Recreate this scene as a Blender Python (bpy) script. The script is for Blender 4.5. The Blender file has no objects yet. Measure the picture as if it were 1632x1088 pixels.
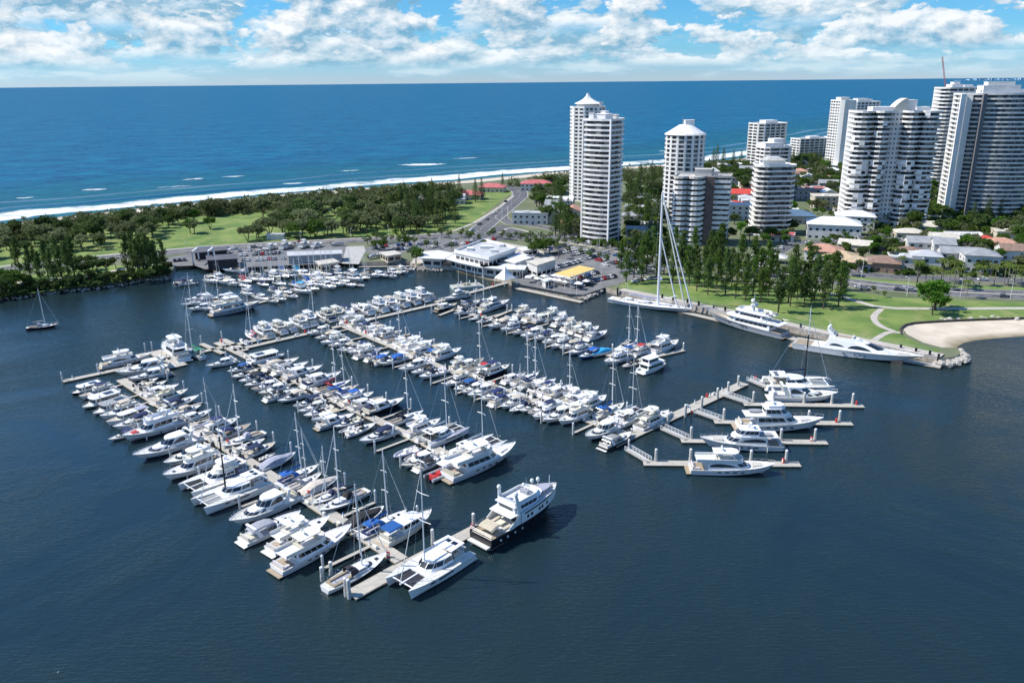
import bpy, bmesh, math, random
from mathutils import Vector, Matrix, geometry
R=math.radians; rnd=random.Random(7)
SC=bpy.context.scene; COL=SC.collection
# ---------------- camera, world, sun, exposure ----------------
CAMH=90.; PITCH=R(18.01); ROLL=R(-0.56); FPX=1270.
cd=bpy.data.cameras.new('camera'); cam=bpy.data.objects.new('camera',cd); COL.objects.link(cam)
cd.sensor_width=36.; cd.lens=36.*FPX/1632.; cd.clip_start=1.; cd.clip_end=400000.
cam.matrix_world=Matrix.Translation((0,0,CAMH))@Matrix.Rotation(math.pi/2-PITCH,4,'X')@Matrix.Rotation(ROLL,4,'Z')
SC.camera=cam
SC.render.resolution_x=1024; SC.render.resolution_y=682
SC.view_settings.view_transform='Standard'; SC.view_settings.look='None'; SC.view_settings.gamma=1.; SC.view_settings.exposure=0.42
SC.cycles.max_bounces=6; SC.cycles.transparent_max_bounces=8
SUN_EL=R(48.5); SUN_V=Vector((-.994*math.cos(SUN_EL),.105*math.cos(SUN_EL),math.sin(SUN_EL)))
SUN_ROT=math.atan2(SUN_V.x,SUN_V.y)
sl=bpy.data.lights.new('sun','SUN'); sl.energy=4.6; sl.angle=R(.5); sl.color=(1,.955,.88)
so=bpy.data.objects.new('sun',sl); COL.objects.link(so); so.rotation_euler=SUN_V.to_track_quat('Z','Y').to_euler()

class NT:
    def __init__(s,t): s.t=t; s.n=t.nodes; s.l=t.links; s.n.clear()
    def __call__(s,typ,**k):
        o=s.n.new(typ)
        for a,b in k.items():
            if a.startswith('i_'):
                key=a[2:]; key=int(key) if key.isdigit() else key.replace('_',' ')
                if isinstance(b,bpy.types.NodeSocket): s.l.new(b,o.inputs[key])
                else: o.inputs[key].default_value=b
            else: setattr(o,a,b)
        return o
    def math(s,op,a,b=None,c=None,clamp=False):
        o=s.n.new('ShaderNodeMath'); o.operation=op; o.use_clamp=clamp
        for i,v in enumerate((a,b,c)):
            if v is None: continue
            if isinstance(v,bpy.types.NodeSocket): s.l.new(v,o.inputs[i])
            else: o.inputs[i].default_value=v
        return o.outputs[0]
    def ramp(s,fac,pts,interp='LINEAR'):
        o=s.n.new('ShaderNodeValToRGB'); e=o.color_ramp.elements; o.color_ramp.interpolation=interp
        while len(e)>1: e.remove(e[-1])
        for i,(p,c) in enumerate(pts):
            if isinstance(c,(int,float)): c=(c,c,c)
            q=e[0] if i==0 else e.new(p)
            q.position=p; q.color=(*c[:3],1)
        s.l.new(fac,o.inputs[0]); return o.outputs[0]
    def mix(s,f,a,b,blend='MIX'):
        o=s.n.new('ShaderNodeMix'); o.data_type='RGBA'; o.blend_type=blend
        for i,v in ((0,f),(6,a),(7,b)):
            if isinstance(v,bpy.types.NodeSocket): s.l.new(v,o.inputs[i])
            else: o.inputs[i].default_value=v if i==0 else (*v[:3],1)
        return o.outputs[2]

def make_world():
    w=bpy.data.worlds.new('World'); SC.world=w; w.use_nodes=True; N=NT(w.node_tree)
    sky=N('ShaderNodeTexSky',sky_type='NISHITA'); sky.sun_disc=False; sky.sun_elevation=SUN_EL; sky.sun_rotation=SUN_ROT
    sky.altitude=90; sky.air_density=1.; sky.dust_density=.0; sky.ozone_density=2.6
    tc0=N('ShaderNodeTexCoord'); sp0=N('ShaderNodeSeparateXYZ',i_0=tc0.outputs['Generated'])
    hz=N.ramp(N.math('MULTIPLY',sp0.outputs[2],3.,clamp=True),((0,(.50,.72,1.24)),(.12,(.34,.76,1.2)),(.35,(.32,.80,1.18)),(1.,(.86,1.28,1.62))))
    tint=N.mix(1.,sky.outputs[0],hz,'MULTIPLY')
    bg=N('ShaderNodeBackground',i_Color=tint,i_Strength=.085)
    tc=N('ShaderNodeTexCoord'); sp=N('ShaderNodeSeparateXYZ',i_0=tc.outputs['Generated'])
    x,y,z=sp.outputs
    az=N.math('MULTIPLY',N.math('ARCTAN2',x,y),57.3)          # degrees, 0 ahead, + right
    el=N.math('MULTIPLY',N.math('ARCSINE',z),57.3)
    def dens(dx,dy,layer):
        kx,ky,off,sc,det=layer
        cv=N('ShaderNodeCombineXYZ',i_0=N.math('MULTIPLY',N.math('ADD',az,dx),kx),i_1=N.math('MULTIPLY',N.math('ADD',el,dy),ky),i_2=off)
        n=N('ShaderNodeTexNoise',i_Vector=cv.outputs[0],i_Scale=sc,i_Detail=det,i_Roughness=.60,i_Distortion=.1)
        return n.outputs[0]
    out=bg.outputs[0]
    # layers: kx,ky,offset,scale,detail | (elevation envelope) | threshold
    for (lay,env,th,soft,col_l,col_d,strg) in (
        ((.16,.9,3.1,1.0,7.),((.0,0),(.05,.9),(.16,.75),(.25,0),(1.,0)),.47,.12,(.74,.88,.95),(.42,.68,.86),.6),
        ((.15,.36,14.3,.9,9.),((.07,0),(.12,.85),(.22,1.),(.28,.45),(.33,.95),(.6,.8),(1.,0)),.49,.04,(.93,.97,1.0),(.24,.47,.64),1.),
        ((.24,.42,29.7,.8,9.),((.12,0),(.18,.85),(.45,1.),(.7,.6),(1.,0)),.50,.03,(.98,.99,1.0),(.20,.43,.62),1.)):
        d=dens(0,0,lay); d2=dens(-.45,.55,lay)
        e10=N.math('DIVIDE',el,12.,clamp=True)
        ev=N.ramp(e10,env)
        azr=N.ramp(N.math('MULTIPLY_ADD',az,1/80.,.5,clamp=True),((0,.07),(.5,.05),(.72,.0),(1.,.0)))
        azl=N.math('ADD',d,azr) if strg==1. else d
        # ramp colours cannot be negative; shift the threshold instead
        a=N.math('DIVIDE',N.math('SUBTRACT',azl,th),soft,clamp=True)
        a=N.math('MULTIPLY',N.math('MULTIPLY',a,ev),strg if strg<1 else .97)
        sh=N.math('MULTIPLY_ADD',N.math('SUBTRACT',d,d2),6.0,.40,clamp=True)
        c=N.mix(sh,col_d,col_l)
        cb=N('ShaderNodeBackground',i_Color=c,i_Strength=.78)
        mx=N('ShaderNodeMixShader',i_0=a); N.l.new(out,mx.inputs[1]); N.l.new(cb.outputs[0],mx.inputs[2]); out=mx.outputs[0]
    o=N('ShaderNodeOutputWorld'); N.l.new(out,o.inputs[0])
make_world()

# ---------------- pixel <-> ground helpers (used to read positions off the survey) ----------------
def G(px,py,z=0.):
    a=(px-816.)/FPX; b=-(py-544.)/FPX; c,s=math.cos(ROLL),math.sin(ROLL)
    a,b=a*c-b*s,a*s+b*c
    dx=a; dy=b*math.sin(PITCH)+math.cos(PITCH); dz=b*math.cos(PITCH)-math.sin(PITCH)
    t=(z-CAMH)/dz
    return Vector((dx*t,dy*t,z))
CI=cam.matrix_world.inverted()
def PX(p):
    q=CI@Vector(p)
    return (816+FPX*q.x/-q.z, 544-FPX*q.y/-q.z)

# ---------------- materials ----------------
MATS={}
def mat(name,col,rough=.5,metal=0.,var=0.,vs=2.,bump=0.,bs=20.,objvar=0.,spec=.5,col2=None,coord='Object',col3=None):
    if name in MATS: return MATS[name]
    m=bpy.data.materials.new(name); m.use_nodes=True; N=NT(m.node_tree); MATS[name]=m
    tc=N('ShaderNodeTexCoord'); c=None
    base=col
    if var or col2:
        n=N('ShaderNodeTexNoise',i_Vector=tc.outputs[coord],i_Scale=vs,i_Detail=5.,i_Roughness=.6)
        c2=col2 or tuple(max(0,k*(1-var)) for k in col); c1=col if col2 else tuple(min(1,k*(1+var*.6)) for k in col)
        base=N.mix(N.ramp(n.outputs[0],((.35,0),(.65,1))),c2,c1)
    if col3:
        n3=N('ShaderNodeTexNoise',i_Vector=tc.outputs[coord],i_Scale=vs*2.3,i_Detail=6.,i_Roughness=.7)
        base=N.mix(N.ramp(n3.outputs[0],((.54,0),(.66,.75))),base,col3)
    if objvar:
        oi=N('ShaderNodeObjectInfo'); f=N.math('MULTIPLY_ADD',oi.outputs['Random'],objvar*2,1-objvar)
        cc=N('ShaderNodeCombineColor',i_0=f,i_1=f,i_2=N.math('MULTIPLY',f,f))
        base=N.mix(1.,base,cc.outputs[0],'MULTIPLY')
    b=N('ShaderNodeBsdfPrincipled',i_Roughness=rough,i_Metallic=metal)
    b.inputs['Specular IOR Level'].default_value=spec
    if isinstance(base,bpy.types.NodeSocket): N.l.new(base,b.inputs['Base Color'])
    else: b.inputs['Base Color'].default_value=(*base,1)
    if bump:
        n2=N('ShaderNodeTexNoise',i_Vector=tc.outputs[coord],i_Scale=bs,i_Detail=3.)
        bp=N('ShaderNodeBump',i_Height=n2.outputs[0],i_Strength=bump,i_Distance=.1); N.l.new(bp.outputs[0],b.inputs['Normal'])
    o=N('ShaderNodeOutputMaterial'); N.l.new(b.outputs[0],o.inputs[0]); return m
WHITE=mat('gelcoat white',(.80,.80,.78),.28,var=.05,vs=.7,objvar=.06)
CREAM=mat('gelcoat cream',(.72,.69,.60),.32,var=.06,vs=.7,objvar=.05)
DECK=mat('nonslip deck',(.66,.65,.61),.7,var=.10,vs=1.5,objvar=.08)
TEAK=mat('teak deck',(.36,.29,.21),.7,var=.2,vs=3.,objvar=.1)
GLASS=mat('tinted glass',(.012,.016,.022),.06,spec=.8)
STEEL=mat('stainless rail',(.62,.63,.64),.25,metal=.85)
ALU=mat('anodised mast',(.80,.81,.82),.4,metal=.15)
BLACK=mat('black carbon',(.012,.012,.014),.35)
NAVY=mat('navy canvas',(.010,.022,.085),.85,var=.2,objvar=.15)
BLUE=mat('blue canvas',(.012,.10,.36),.85,var=.15,objvar=.1)
SKYB=mat('pale blue canvas',(.03,.34,.62),.85,var=.15)
RED=mat('red canvas',(.45,.03,.035),.8,var=.15)
PINK=mat('faded pink canvas',(.62,.22,.24),.85,var=.15)
GREEN=mat('green canvas',(.01,.20,.10),.85,var=.15)
GREYC=mat('grey canvas',(.30,.31,.33),.85,var=.15,objvar=.15)
BLKC=mat('black canvas',(.02,.02,.024),.85,var=.2,objvar=.2)
SAND_C=mat('beige canvas',(.52,.46,.36),.85,var=.15,objvar=.1)
SEAT=mat('vinyl seat',(.58,.55,.50),.6,objvar=.15)
RUB=mat('grey rubber tube',(.33,.34,.35),.6,objvar=.2)
OUTB=mat('outboard cowling',(.03,.03,.035),.3)
def hullmat(name,top,boot=(.015,.03,.06),zb=.16,stripe=None,zs=None):
    m=bpy.data.materials.new(name); m.use_nodes=True; N=NT(m.node_tree); MATS[name]=m
    tc=N('ShaderNodeTexCoord'); sp=N('ShaderNodeSeparateXYZ',i_0=tc.outputs['Object'])
    oi=N('ShaderNodeObjectInfo'); f=N.math('MULTIPLY_ADD',oi.outputs['Random'],.10,.94)
    n=N('ShaderNodeTexNoise',i_Vector=tc.outputs['Object'],i_Scale=1.2,i_Detail=4.)
    f=N.math('MULTIPLY',f,N.math('MULTIPLY_ADD',n.outputs[0],.12,.94))
    cc=N('ShaderNodeCombineColor',i_0=f,i_1=f,i_2=f)
    c=N.mix(N.math('GREATER_THAN',sp.outputs[2],zb),boot,top)
    if stripe:
        inb=N.math('MULTIPLY',N.math('GREATER_THAN',sp.outputs[2],zs[0]),N.math('LESS_THAN',sp.outputs[2],zs[1])); c=N.mix(inb,c,stripe)
    c=N.mix(1.,c,cc.outputs[0],'MULTIPLY')
    b=N('ShaderNodeBsdfPrincipled',i_Roughness=.22,**{'i_Base_Color':c}); o=N('ShaderNodeOutputMaterial'); N.l.new(b.outputs[0],o.inputs[0]); return m
H_WHITE=hullmat('hull white',(.80,.80,.79))
H_STRIPE=hullmat('hull white with navy line',(.80,.80,.79),(.08,.015,.01),.14,(.02,.04,.16),(.55,.68))
H_NAVY=hullmat('hull navy',(.010,.020,.06),(.25,.03,.02),.12)
H_BLACK=hullmat('hull black',(.014,.015,.02),(.7,.7,.7),.16)
H_GREY=hullmat('hull silver grey',(.42,.44,.47))
H_BLUE=hullmat('hull blue',(.02,.14,.40))
H_RED=hullmat('hull red',(.42,.03,.03))

# ---------------- mesh builder ----------------
def off2(poly,d):
    n=len(poly); A=sum(poly[i][0]*poly[(i+1)%n][1]-poly[(i+1)%n][0]*poly[i][1] for i in range(n)); sg=1 if A>0 else -1
    out=[]
    for i in range(n):
        p0=Vector(poly[i-1][:2]);p1=Vector(poly[i][:2]);p2=Vector(poly[(i+1)%n][:2])
        a=(p1-p0); b=(p2-p1)
        if a.length<1e-6: a=b
        if b.length<1e-6: b=a
        a=a.normalized(); b=b.normalized()
        na=Vector((a.y,-a.x))*sg; nb=Vector((b.y,-b.x))*sg; m=na+nb
        if m.length<1e-4: m=na
        m.normalize(); k=d/max(.35,m.dot(na)); q=p1+m*k; out.append((q.x,q.y))
    return out
class MB:
    def __init__(s): s.v=[];s.f=[];s.mi=[]
    def add(s,vs,fs,mi=0):
        o=len(s.v); s.v+=[tuple(v) for v in vs]; s.f+=[tuple(i+o for i in f) for f in fs]; s.mi+=[mi]*len(fs); return s
    def box(s,x0,x1,y0,y1,z0,z1,mi=0):
        return s.add([(x0,y0,z0),(x1,y0,z0),(x1,y1,z0),(x0,y1,z0),(x0,y0,z1),(x1,y0,z1),(x1,y1,z1),(x0,y1,z1)],
          [(0,3,2,1),(4,5,6,7),(0,1,5,4),(1,2,6,5),(2,3,7,6),(3,0,4,7)],mi)
    def obox(s,p,q,w,z0,z1,mi=0):            # oriented box from p to q (2D), width w
        p=Vector(p[:2]);q=Vector(q[:2]);d=(q-p).normalized();n=Vector((-d.y,d.x))*w/2
        c=[p-n,q-n,q+n,p+n]; return s.prism([(k.x,k.y) for k in c],z0,z1,mi=mi)
    def prism(s,poly,z0,z1,top=None,mi=0,cap=True,bot=True):
        n=len(poly); t=top or poly
        vs=[(p[0],p[1],z0) for p in poly]+[(p[0],p[1],z1) for p in t]
        fs=[(i,(i+1)%n,n+(i+1)%n,n+i) for i in range(n)]
        if cap: fs.append(tuple(range(n,2*n)))
        if bot: fs.append(tuple(range(n-1,-1,-1)))
        return s.add(vs,fs,mi)
    def loft(s,rings,caps=(1,1),closed=True,mi=0):
        n=len(rings[0]); vs=[p for r in rings for p in r]; fs=[]
        for k in range(len(rings)-1):
            for i in range(n if closed else n-1):
                j=(i+1)%n; fs.append((k*n+i,k*n+j,(k+1)*n+j,(k+1)*n+i))
        if caps[0]: fs.append(tuple(range(n-1,-1,-1)))
        if caps[1]: fs.append(tuple(range((len(rings)-1)*n,len(rings)*n)))
        return s.add(vs,fs,mi)
    def tube(s,p,q,r,n=6,r2=None,mi=0,cap=True):
        p=Vector(p);q=Vector(q);d=q-p
        if d.length<1e-6: return s
        d.normalize(); a=Vector((0,0,1)) if abs(d.z)<.9 else Vector((1,0,0)); u=d.cross(a).normalized(); w=d.cross(u); r2=r if r2 is None else r2
        R1=[p+(u*math.cos(t)+w*math.sin(t))*r for t in [2*math.pi*i/n for i in range(n)]]
        R2=[q+(u*math.cos(t)+w*math.sin(t))*r2 for t in [2*math.pi*i/n for i in range(n)]]
        return s.loft([R1,R2],(cap,cap),mi=mi)
    def path(s,pts,r,n=5,mi=0):
        for a,b in zip(pts,pts[1:]): s.tube(a,b,r,n,mi=mi)
        return s
    def dome(s,c,r,h=None,n=10,m=4,mi=0,full=False):
        h=h or r; rings=[]
        a0=-math.pi/2*.98 if full else 0
        for k in range(m+1):
            a=a0+(math.pi/2*.98-a0)*k/m; rr=r*math.cos(a)
            rings.append([(c[0]+rr*math.cos(2*math.pi*i/n),c[1]+rr*math.sin(2*math.pi*i/n),c[2]+h*math.sin(a)) for i in range(n)])
        return s.loft(rings,(1,1),mi=mi)
    def build(s,name,m,parent=None,smooth=False,fix=True,loc=None):
        me=bpy.data.meshes.new(name); me.from_pydata(s.v,[],s.f)
        ms=m if isinstance(m,(list,tuple)) else [m]
        for k in ms: me.materials.append(k)
        if len(ms)>1: me.polygons.foreach_set('material_index',s.mi)
        if fix:
            b=bmesh.new(); b.from_mesh(me); bmesh.ops.recalc_face_normals(b,faces=b.faces); b.to_mesh(me); b.free()
        if smooth: me.polygons.foreach_set('use_smooth',[True]*len(me.polygons))
        me.update()
        o=bpy.data.objects.new(name,me); COL.objects.link(o)
        if parent: o.parent=parent
        if loc is not None: o.location=loc
        return o
def empty(name,loc=(0,0,0),rz=0):
    o=bpy.data.objects.new(name,None); COL.objects.link(o); o.location=loc; o.rotation_euler=(0,0,rz); o.empty_display_size=.5; return o
def tag(o,label=None,cat=None,group=None,kind=None):
    if label: o['label']=label
    if cat: o['category']=cat
    if group: o['group']=group
    if kind: o['kind']=kind
    return o
KIDS={}
def kids(o):
    if o.name not in KIDS: KIDS[o.name]=list(o.children)
    return KIDS[o.name]
def copy_tree(o,parent=None,acc=None):
    c=o.copy(); COL.objects.link(c); c.parent=parent
    if acc is not None: acc.append(c)
    for k in kids(o): copy_tree(k,c,acc)
    return c
PROTO={}
def allkids(o): return [o]+[x for k in kids(o) for x in allkids(k)]
def inst(key,maker,loc,rz=0,s=1.,over=None):
    if key not in PROTO: PROTO[key]=[maker(),False]
    o,used=PROTO[key]
    if not used: PROTO[key][1]=True; c=o; fam=allkids(o)
    else: fam=[]; c=copy_tree(o,None,fam)
    c.location=loc; c.rotation_euler=(0,0,rz); c.scale=(s,s,s) if not isinstance(s,tuple) else s
    for k in fam:
        if k.type!='MESH' or not k.material_slots: continue
        b=k.name.split('.')[0]; sl_=k.material_slots[0]
        if over and b in over: sl_.link='OBJECT'; sl_.material=over[b]
        elif sl_.link=='OBJECT': sl_.link='DATA'
    return c
def ordn(n):
    w=['zeroth','first','second','third','fourth','fifth','sixth','seventh','eighth','ninth','tenth','eleventh','twelfth']
    if n<len(w): return w[n]
    return str(n)+('th' if 10<n%100<14 else {1:'st',2:'nd',3:'rd'}.get(n%10,'th'))
# ---------------- boats ----------------
def hull(root,L,B,fs,fb,m=H_WHITE,sail=False,rake=.05,draft=.5,deckmat=DECK,deck=True,flare=.80,off=(0,0),tag_='hull',bul=.10,dfrom=0.,sw=None):
    n=15; rings=[];dk=[]
    for k in range(n):
        t=k/(n-1)
        if sail: w=B/2*(.62+.38*math.sin(min(1,t/.5)*math.pi/2)) if t<.5 else B/2*(1-((t-.5)/.5)**2.0)
        else:
            w0=sw if sw else .90
            w=B/2*(w0+(1-w0)*min(1,t/.4)) if t<.45 else B/2*(1-((t-.45)/.55)**3.1)
        w=max(w,.03*B)
        wl=w*flare*(1-.45*max(0,(t-.35)/.65)**1.3); zs=fs+(fb-fs)*t**1.7
        if sail: zs=fs+(fb-fs)*(t**2)-.12*math.sin(t*math.pi)
        x=-L/2+L*t; xl=x-rake*L*t**5*1.4; xk=x-rake*L*t**4*2.6; cz=.12+.35*zs*t**2
        ox,oy=off
        half=[(xl,wl,cz),(x*.5+xl*.5,(w*.45+wl*.55),(zs*.55+cz*.45)),(x,w,zs)]
        st=[(a+ox,b+oy,c) for a,b,c in half]; pt=[(a+ox,-b+oy,c) for a,b,c in half]
        rings.append(pt[::-1]+[(xk+ox,oy,-draft*(1-t**3))]+st)
        wi=max(w-.10,.01); dk.append([(x-(.15 if k==n-1 else 0)+ox,-wi+oy,zs-bul),(x-(.15 if k==n-1 else 0)+ox,wi+oy,zs-bul)])
    b=MB(); b.loft(rings,(1,1),closed=False)
    # gunwale cap: ring between outer sheer and inner edge
    for sidx,di in ((0,0),(6,1)):
        vs=[];fs=[]
        for k in range(n):
            vs+= [rings[k][sidx],(dk[k][di][0],dk[k][di][1],rings[k][sidx][2]),(dk[k][di][0],dk[k][di][1],rings[k][sidx][2]-bul-.02)]
        for k in range(n-1):
            o=3*k; fs+=[(o,o+3,o+4,o+1),(o+1,o+4,o+5,o+2)]
        b.add(vs,fs)
    h=b.build(tag_,m,root,fix=True)
    if deck:
        d=MB(); dd=dk; d.loft(dd,(0,0),closed=False); d.build('deck',deckmat,root)
    return h
def foot(x0,x1,w,fr=.3):
    return [(x0,-w),(x1-1.6*fr*w,-w),(x1-.5*fr*w,-.74*w),(x1,-.32*w),(x1,.32*w),(x1-.5*fr*w,.74*w),(x1-1.6*fr*w,w),(x0,w)]
def lerp2(a,b,t): return [(p[0]+(q[0]-p[0])*t,p[1]+(q[1]-p[1])*t) for p,q in zip(a,b)]
def cabin(root,x0,x1,w,z0,z1,rf=.8,ra=.2,ins=.25,fr=.5,fa=.4,fb=.82,nside=3,roof=.08,over=.12,wm=WHITE,name='cabin',roofm=None,aft=False,gm=GLASS,ws='windscreen',fside=(.06,.94),lens=False):
    bt=foot(x0,x1,w,fr); tp=foot(x0+ra,x1-rf,w-ins,fr)
    MB().prism(bt,z0,z1,tp,bot=False).build(name,wm,root)
    A=off2(lerp2(bt,tp,fa),.02);Bq=off2(lerp2(bt,tp,fb),.02); za=z0+(z1-z0)*fa; zb=z0+(z1-z0)*fb
    def pane(b,i,u0,u1):
        j=(i+1)%8; f=lambda P,u:(P[i][0]+(P[j][0]-P[i][0])*u,P[i][1]+(P[j][1]-P[i][1])*u)
        a0,a1,c0,c1=f(A,u0),f(A,u1),f(Bq,u0),f(Bq,u1)
        b.add([(*a0,za),(*a1,za),(*c1,zb),(*c0,zb)],[(0,1,2,3)])
    f=MB()
    for i in range(1,6): pane(f,i,.04,.96)
    f.build(ws,gm,root)
    if lens:
        for i in (0,6):
            j=i+1; n=12; vs=[]
            for k in range(n+1):
                u=fside[0]+(fside[1]-fside[0])*k/n; uu=u if i==0 else 1-u; h_=math.sin((.10+.86*k/n)*math.pi)**.55*(1-.35*(k/n)**2)
                q=lambda P:(P[i][0]+(P[j][0]-P[i][0])*uu,P[i][1]+(P[j][1]-P[i][1])*uu)
                a_=q(A); c_=q(Bq); vs+=[(*a_,za),(a_[0]+(c_[0]-a_[0])*h_,a_[1]+(c_[1]-a_[1])*h_,za+(zb-za)*h_)]
            MB().add(vs,[(2*k,2*k+2,2*k+3,2*k+1) for k in range(n)]).build('side_window',gm,root)
    for i in (() if lens else (0,6)):
        b=MB()
        for k in range(nside):
            u0=fside[0]+(fside[1]-fside[0])*k/nside; u1=fside[0]+(fside[1]-fside[0])*(k+.93)/nside
            if i==6: u0,u1=1-u1,1-u0
            pane(b,i,u0,u1)
        b.build('side_window',gm,root)
    if aft:
        b=MB(); pane(b,7,.12,.88); b.build('aft_door',gm,root)
    if roof: MB().prism(off2(tp,over),z1+.002,z1+roof).build('roof',roofm or wm,root)
    return tp
def railing(root,L,B,fs,fb,t0=.55,sail=False,h=.55,r=.022):
    b=MB(); prev={}
    n=9
    for k in range(n):
        t=t0+(1-t0)*k/(n-1)
        if sail: w=B/2*(1-((t-.5)/.5)**2.0) if t>.5 else B/2*(.62+.38*math.sin(t/.5*math.pi/2))
        else: w=B/2*(1-((t-.45)/.55)**3.1) if t>.45 else B/2
        w=max(w-.08,.02); z=fs+(fb-fs)*t**1.7; x=-L/2+L*t-.1
        for sg in (-1,1):
            p=(x,sg*w,z);q=(x+.05,sg*w,z+h)
            b.tube(p,q,r,4)
            if sg in prev: b.tube(prev[sg],q,r,4); 
            prev[sg]=q
    b.tube(prev[-1],prev[1],r,4); b.build('rail',STEEL,root)
def fenders(root,L,B,fs,m=WHITE,n=3):
    for k in range(n):
        x=-L*.3+L*.5*k/max(1,n-1)
        for sg in (1,):
            f=MB().tube((x,sg*(B/2+.02),fs*.75),(x,sg*(B/2+.02),.15),.13,6); f.build('fender',NAVY if k%2 else m,root)
def radar(root,x,z,s=1.,name='radar_mast'):
    b=MB(); b.prism([(x-.35*s,-.18*s),(x+.2*s,-.12*s),(x+.2*s,.12*s),(x-.35*s,.18*s)],z,z+.9*s,[(x-.5*s,-.1*s),(x-.2*s,-.08*s),(x-.2*s,.08*s),(x-.5*s,.1*s)])
    b.tube((x-.3*s,0,z+.8*s),(x-.4*s,0,z+2.0*s),.03*s,4); b.box(x-.6*s,x-.3*s,-.6*s,.6*s,z+.72*s,z+.80*s)
    m=b.build(name,WHITE,root)
    MB().dome((x-.4*s,.42*s,z+.82*s),.26*s,.34*s,8).build('radar_dome',WHITE,m); return m
def outboards(root,x,z,n=1):
    for k in range(n):
        y=(k-(n-1)/2)*.75
        MB().prism([(x-.55,y-.24),(x+.05,y-.24),(x+.05,y+.24),(x-.55,y+.24)],z,z+.75,[(x-.45,y-.2),(x,y-.2),(x,y+.2),(x-.45,y+.2)]).box(x-.35,x-.15,y-.1,y+.1,z-.9,z).build('outboard_motor',OUTB,root)
def seats(root,x0,x1,w,z,n=3):
    b=MB(); b.box(x0,x0+.6,-w,w,z,z+.45); b.box(x0,x0+.2,-w,w,z+.45,z+.85)
    b.box(x0+.6,x1,-w,-w+.55,z,z+.45)
    b.build('cockpit_seat',SEAT,root)
# --- flybridge cruiser: nominal 14 m
def mk_fly(var=0):
    r=empty('flybridge_cruiser'); L,B=14.,4.5
    hull(r,L,B,1.25,2.15,H_STRIPE if var==2 else H_WHITE)
    # cockpit sole (sunk teak) and transom platform
    MB().box(-7.9,-7.0,-2.0,2.0,.32,.44).build('swim_platform',TEAK if var==2 else DECK,r)
    MB().box(-6.8,-4.1,-1.75,1.75,1.155,1.20).build('cockpit_sole',TEAK if var==0 else DECK,r); seats(r,-6.7,-5.2,1.5,1.2)
    tp=cabin(r,-4.0,3.4,1.85,1.25,3.05,rf=1.9,ra=-.2,ins=.28,fr=.55,fa=.42,fb=.86,nside=3,roof=0,aft=True)
    fb=off2(tp,.12); fb=[(p[0]-(1.3 if p[0]<-2 else 0),p[1]) for p in fb]
    f=MB().prism(fb,3.06,3.16); inn=off2(fb,-.14)
    n=len(fb)
    o1=off2(fb,.10)
    for i in range(n):
        j=(i+1)%n
        if i==n-1: continue
        f.add([(*fb[i],3.16),(*fb[j],3.16),(*o1[j],3.85),(*o1[i],3.85),(*inn[i],3.16),(*inn[j],3.16),(*fb[j],3.85),(*fb[i],3.85)],[(0,1,2,3),(4,5,6,7),(3,2,6,7)])
    f.build('flybridge',WHITE,r)
    s=MB().box(-3.6,-3.0,-1.2,1.2,3.17,3.6).box(-3.0,-1.6,.7,1.3,3.17,3.6); s.build('flybridge_seat',SEAT,r); MB().box(-.4,.1,-.9,-.2,3.17,3.75).build('helm_seat',SEAT,r); MB().box(.55,.95,-1.2,1.2,3.17,3.95).build('helm_console',WHITE,r)
    if var==0:    # hardtop
        t=foot(-3.4,.9,1.55,.4); MB().prism(t,5.05,5.17).build('hardtop',WHITE,r)
        p=MB()
        for x,y in ((-2.9,1.4),(-2.9,-1.4),(.2,1.2),(.2,-1.2)): p.tube((x-.3,y*1.08,3.8),(x,y,5.05),.05,5)
        p.build('hardtop_post',STEEL,r); radar(r,-1.6,5.17,.9)
    elif var==1:  # bimini canvas
        pts=[[(-3.2+.9*k,-1.45,4.85+.16*math.sin(k*math.pi/4)),(-3.2+.9*k,1.45,4.85+.16*math.sin(k*math.pi/4))] for k in range(5)]
        b=MB(); 
        for k in range(4):
            (a,c),(d,e)=pts[k],pts[k+1]; b.loft([[a,c,(c[0],c[1],c[2]-.08),(a[0],a[1],a[2]-.08)],[d,e,(e[0],e[1],e[2]-.08),(d[0],d[1],d[2]-.08)]],(k==0,k==3))
        b.build('canopy',NAVY,r)
        p=MB()
        for x in (-3.1,.3):
            for y in (-1.42,1.42): p.tube((-1.4,y,3.8),(x,y,4.8),.03,4)
        p.path([(-3.1,-1.42,4.8),(.3,-1.42,4.8),(.3,1.42,4.8),(-3.1,1.42,4.8),(-3.1,-1.42,4.8)],.03,4)
        p.build('canopy_frame',STEEL,r)
    else:         # radar arch, no top
        a=MB(); a.loft([[(-2.9,-1.75,3.6),(-2.3,-1.75,3.6),(-2.5,-1.65,3.6),(-2.9,-1.65,3.6)],[(-3.4,-1.6,4.9),(-3.0,-1.6,4.9),(-3.0,-1.5,4.9),(-3.4,-1.5,4.9)]]); a.loft([[(-2.9,1.75,3.6),(-2.3,1.75,3.6),(-2.5,1.65,3.6),(-2.9,1.65,3.6)],[(-3.4,1.6,4.9),(-3.0,1.6,4.9),(-3.0,1.5,4.9),(-3.4,1.5,4.9)]])
        a.box(-3.4,-3.0,-1.6,1.6,4.9,5.02); a.build('radar_arch',WHITE,r); MB().dome((-3.2,0,5.02),.3,.4,8).build('radar_dome',WHITE,r)
    railing(r,L,B,1.25,2.15,.5); 
    MB().box(4.1,4.75,-.35,.35,1.86,1.93).build('deck_hatch',GLASS,r)
    if var==2: MB().prism([(3.5,-.9),(4.9,-.7),(4.9,.7),(3.5,.9)],1.84,1.97).build('sun_pad',RED,r)
    fenders(r,L,B,1.3)
    return r
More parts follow.
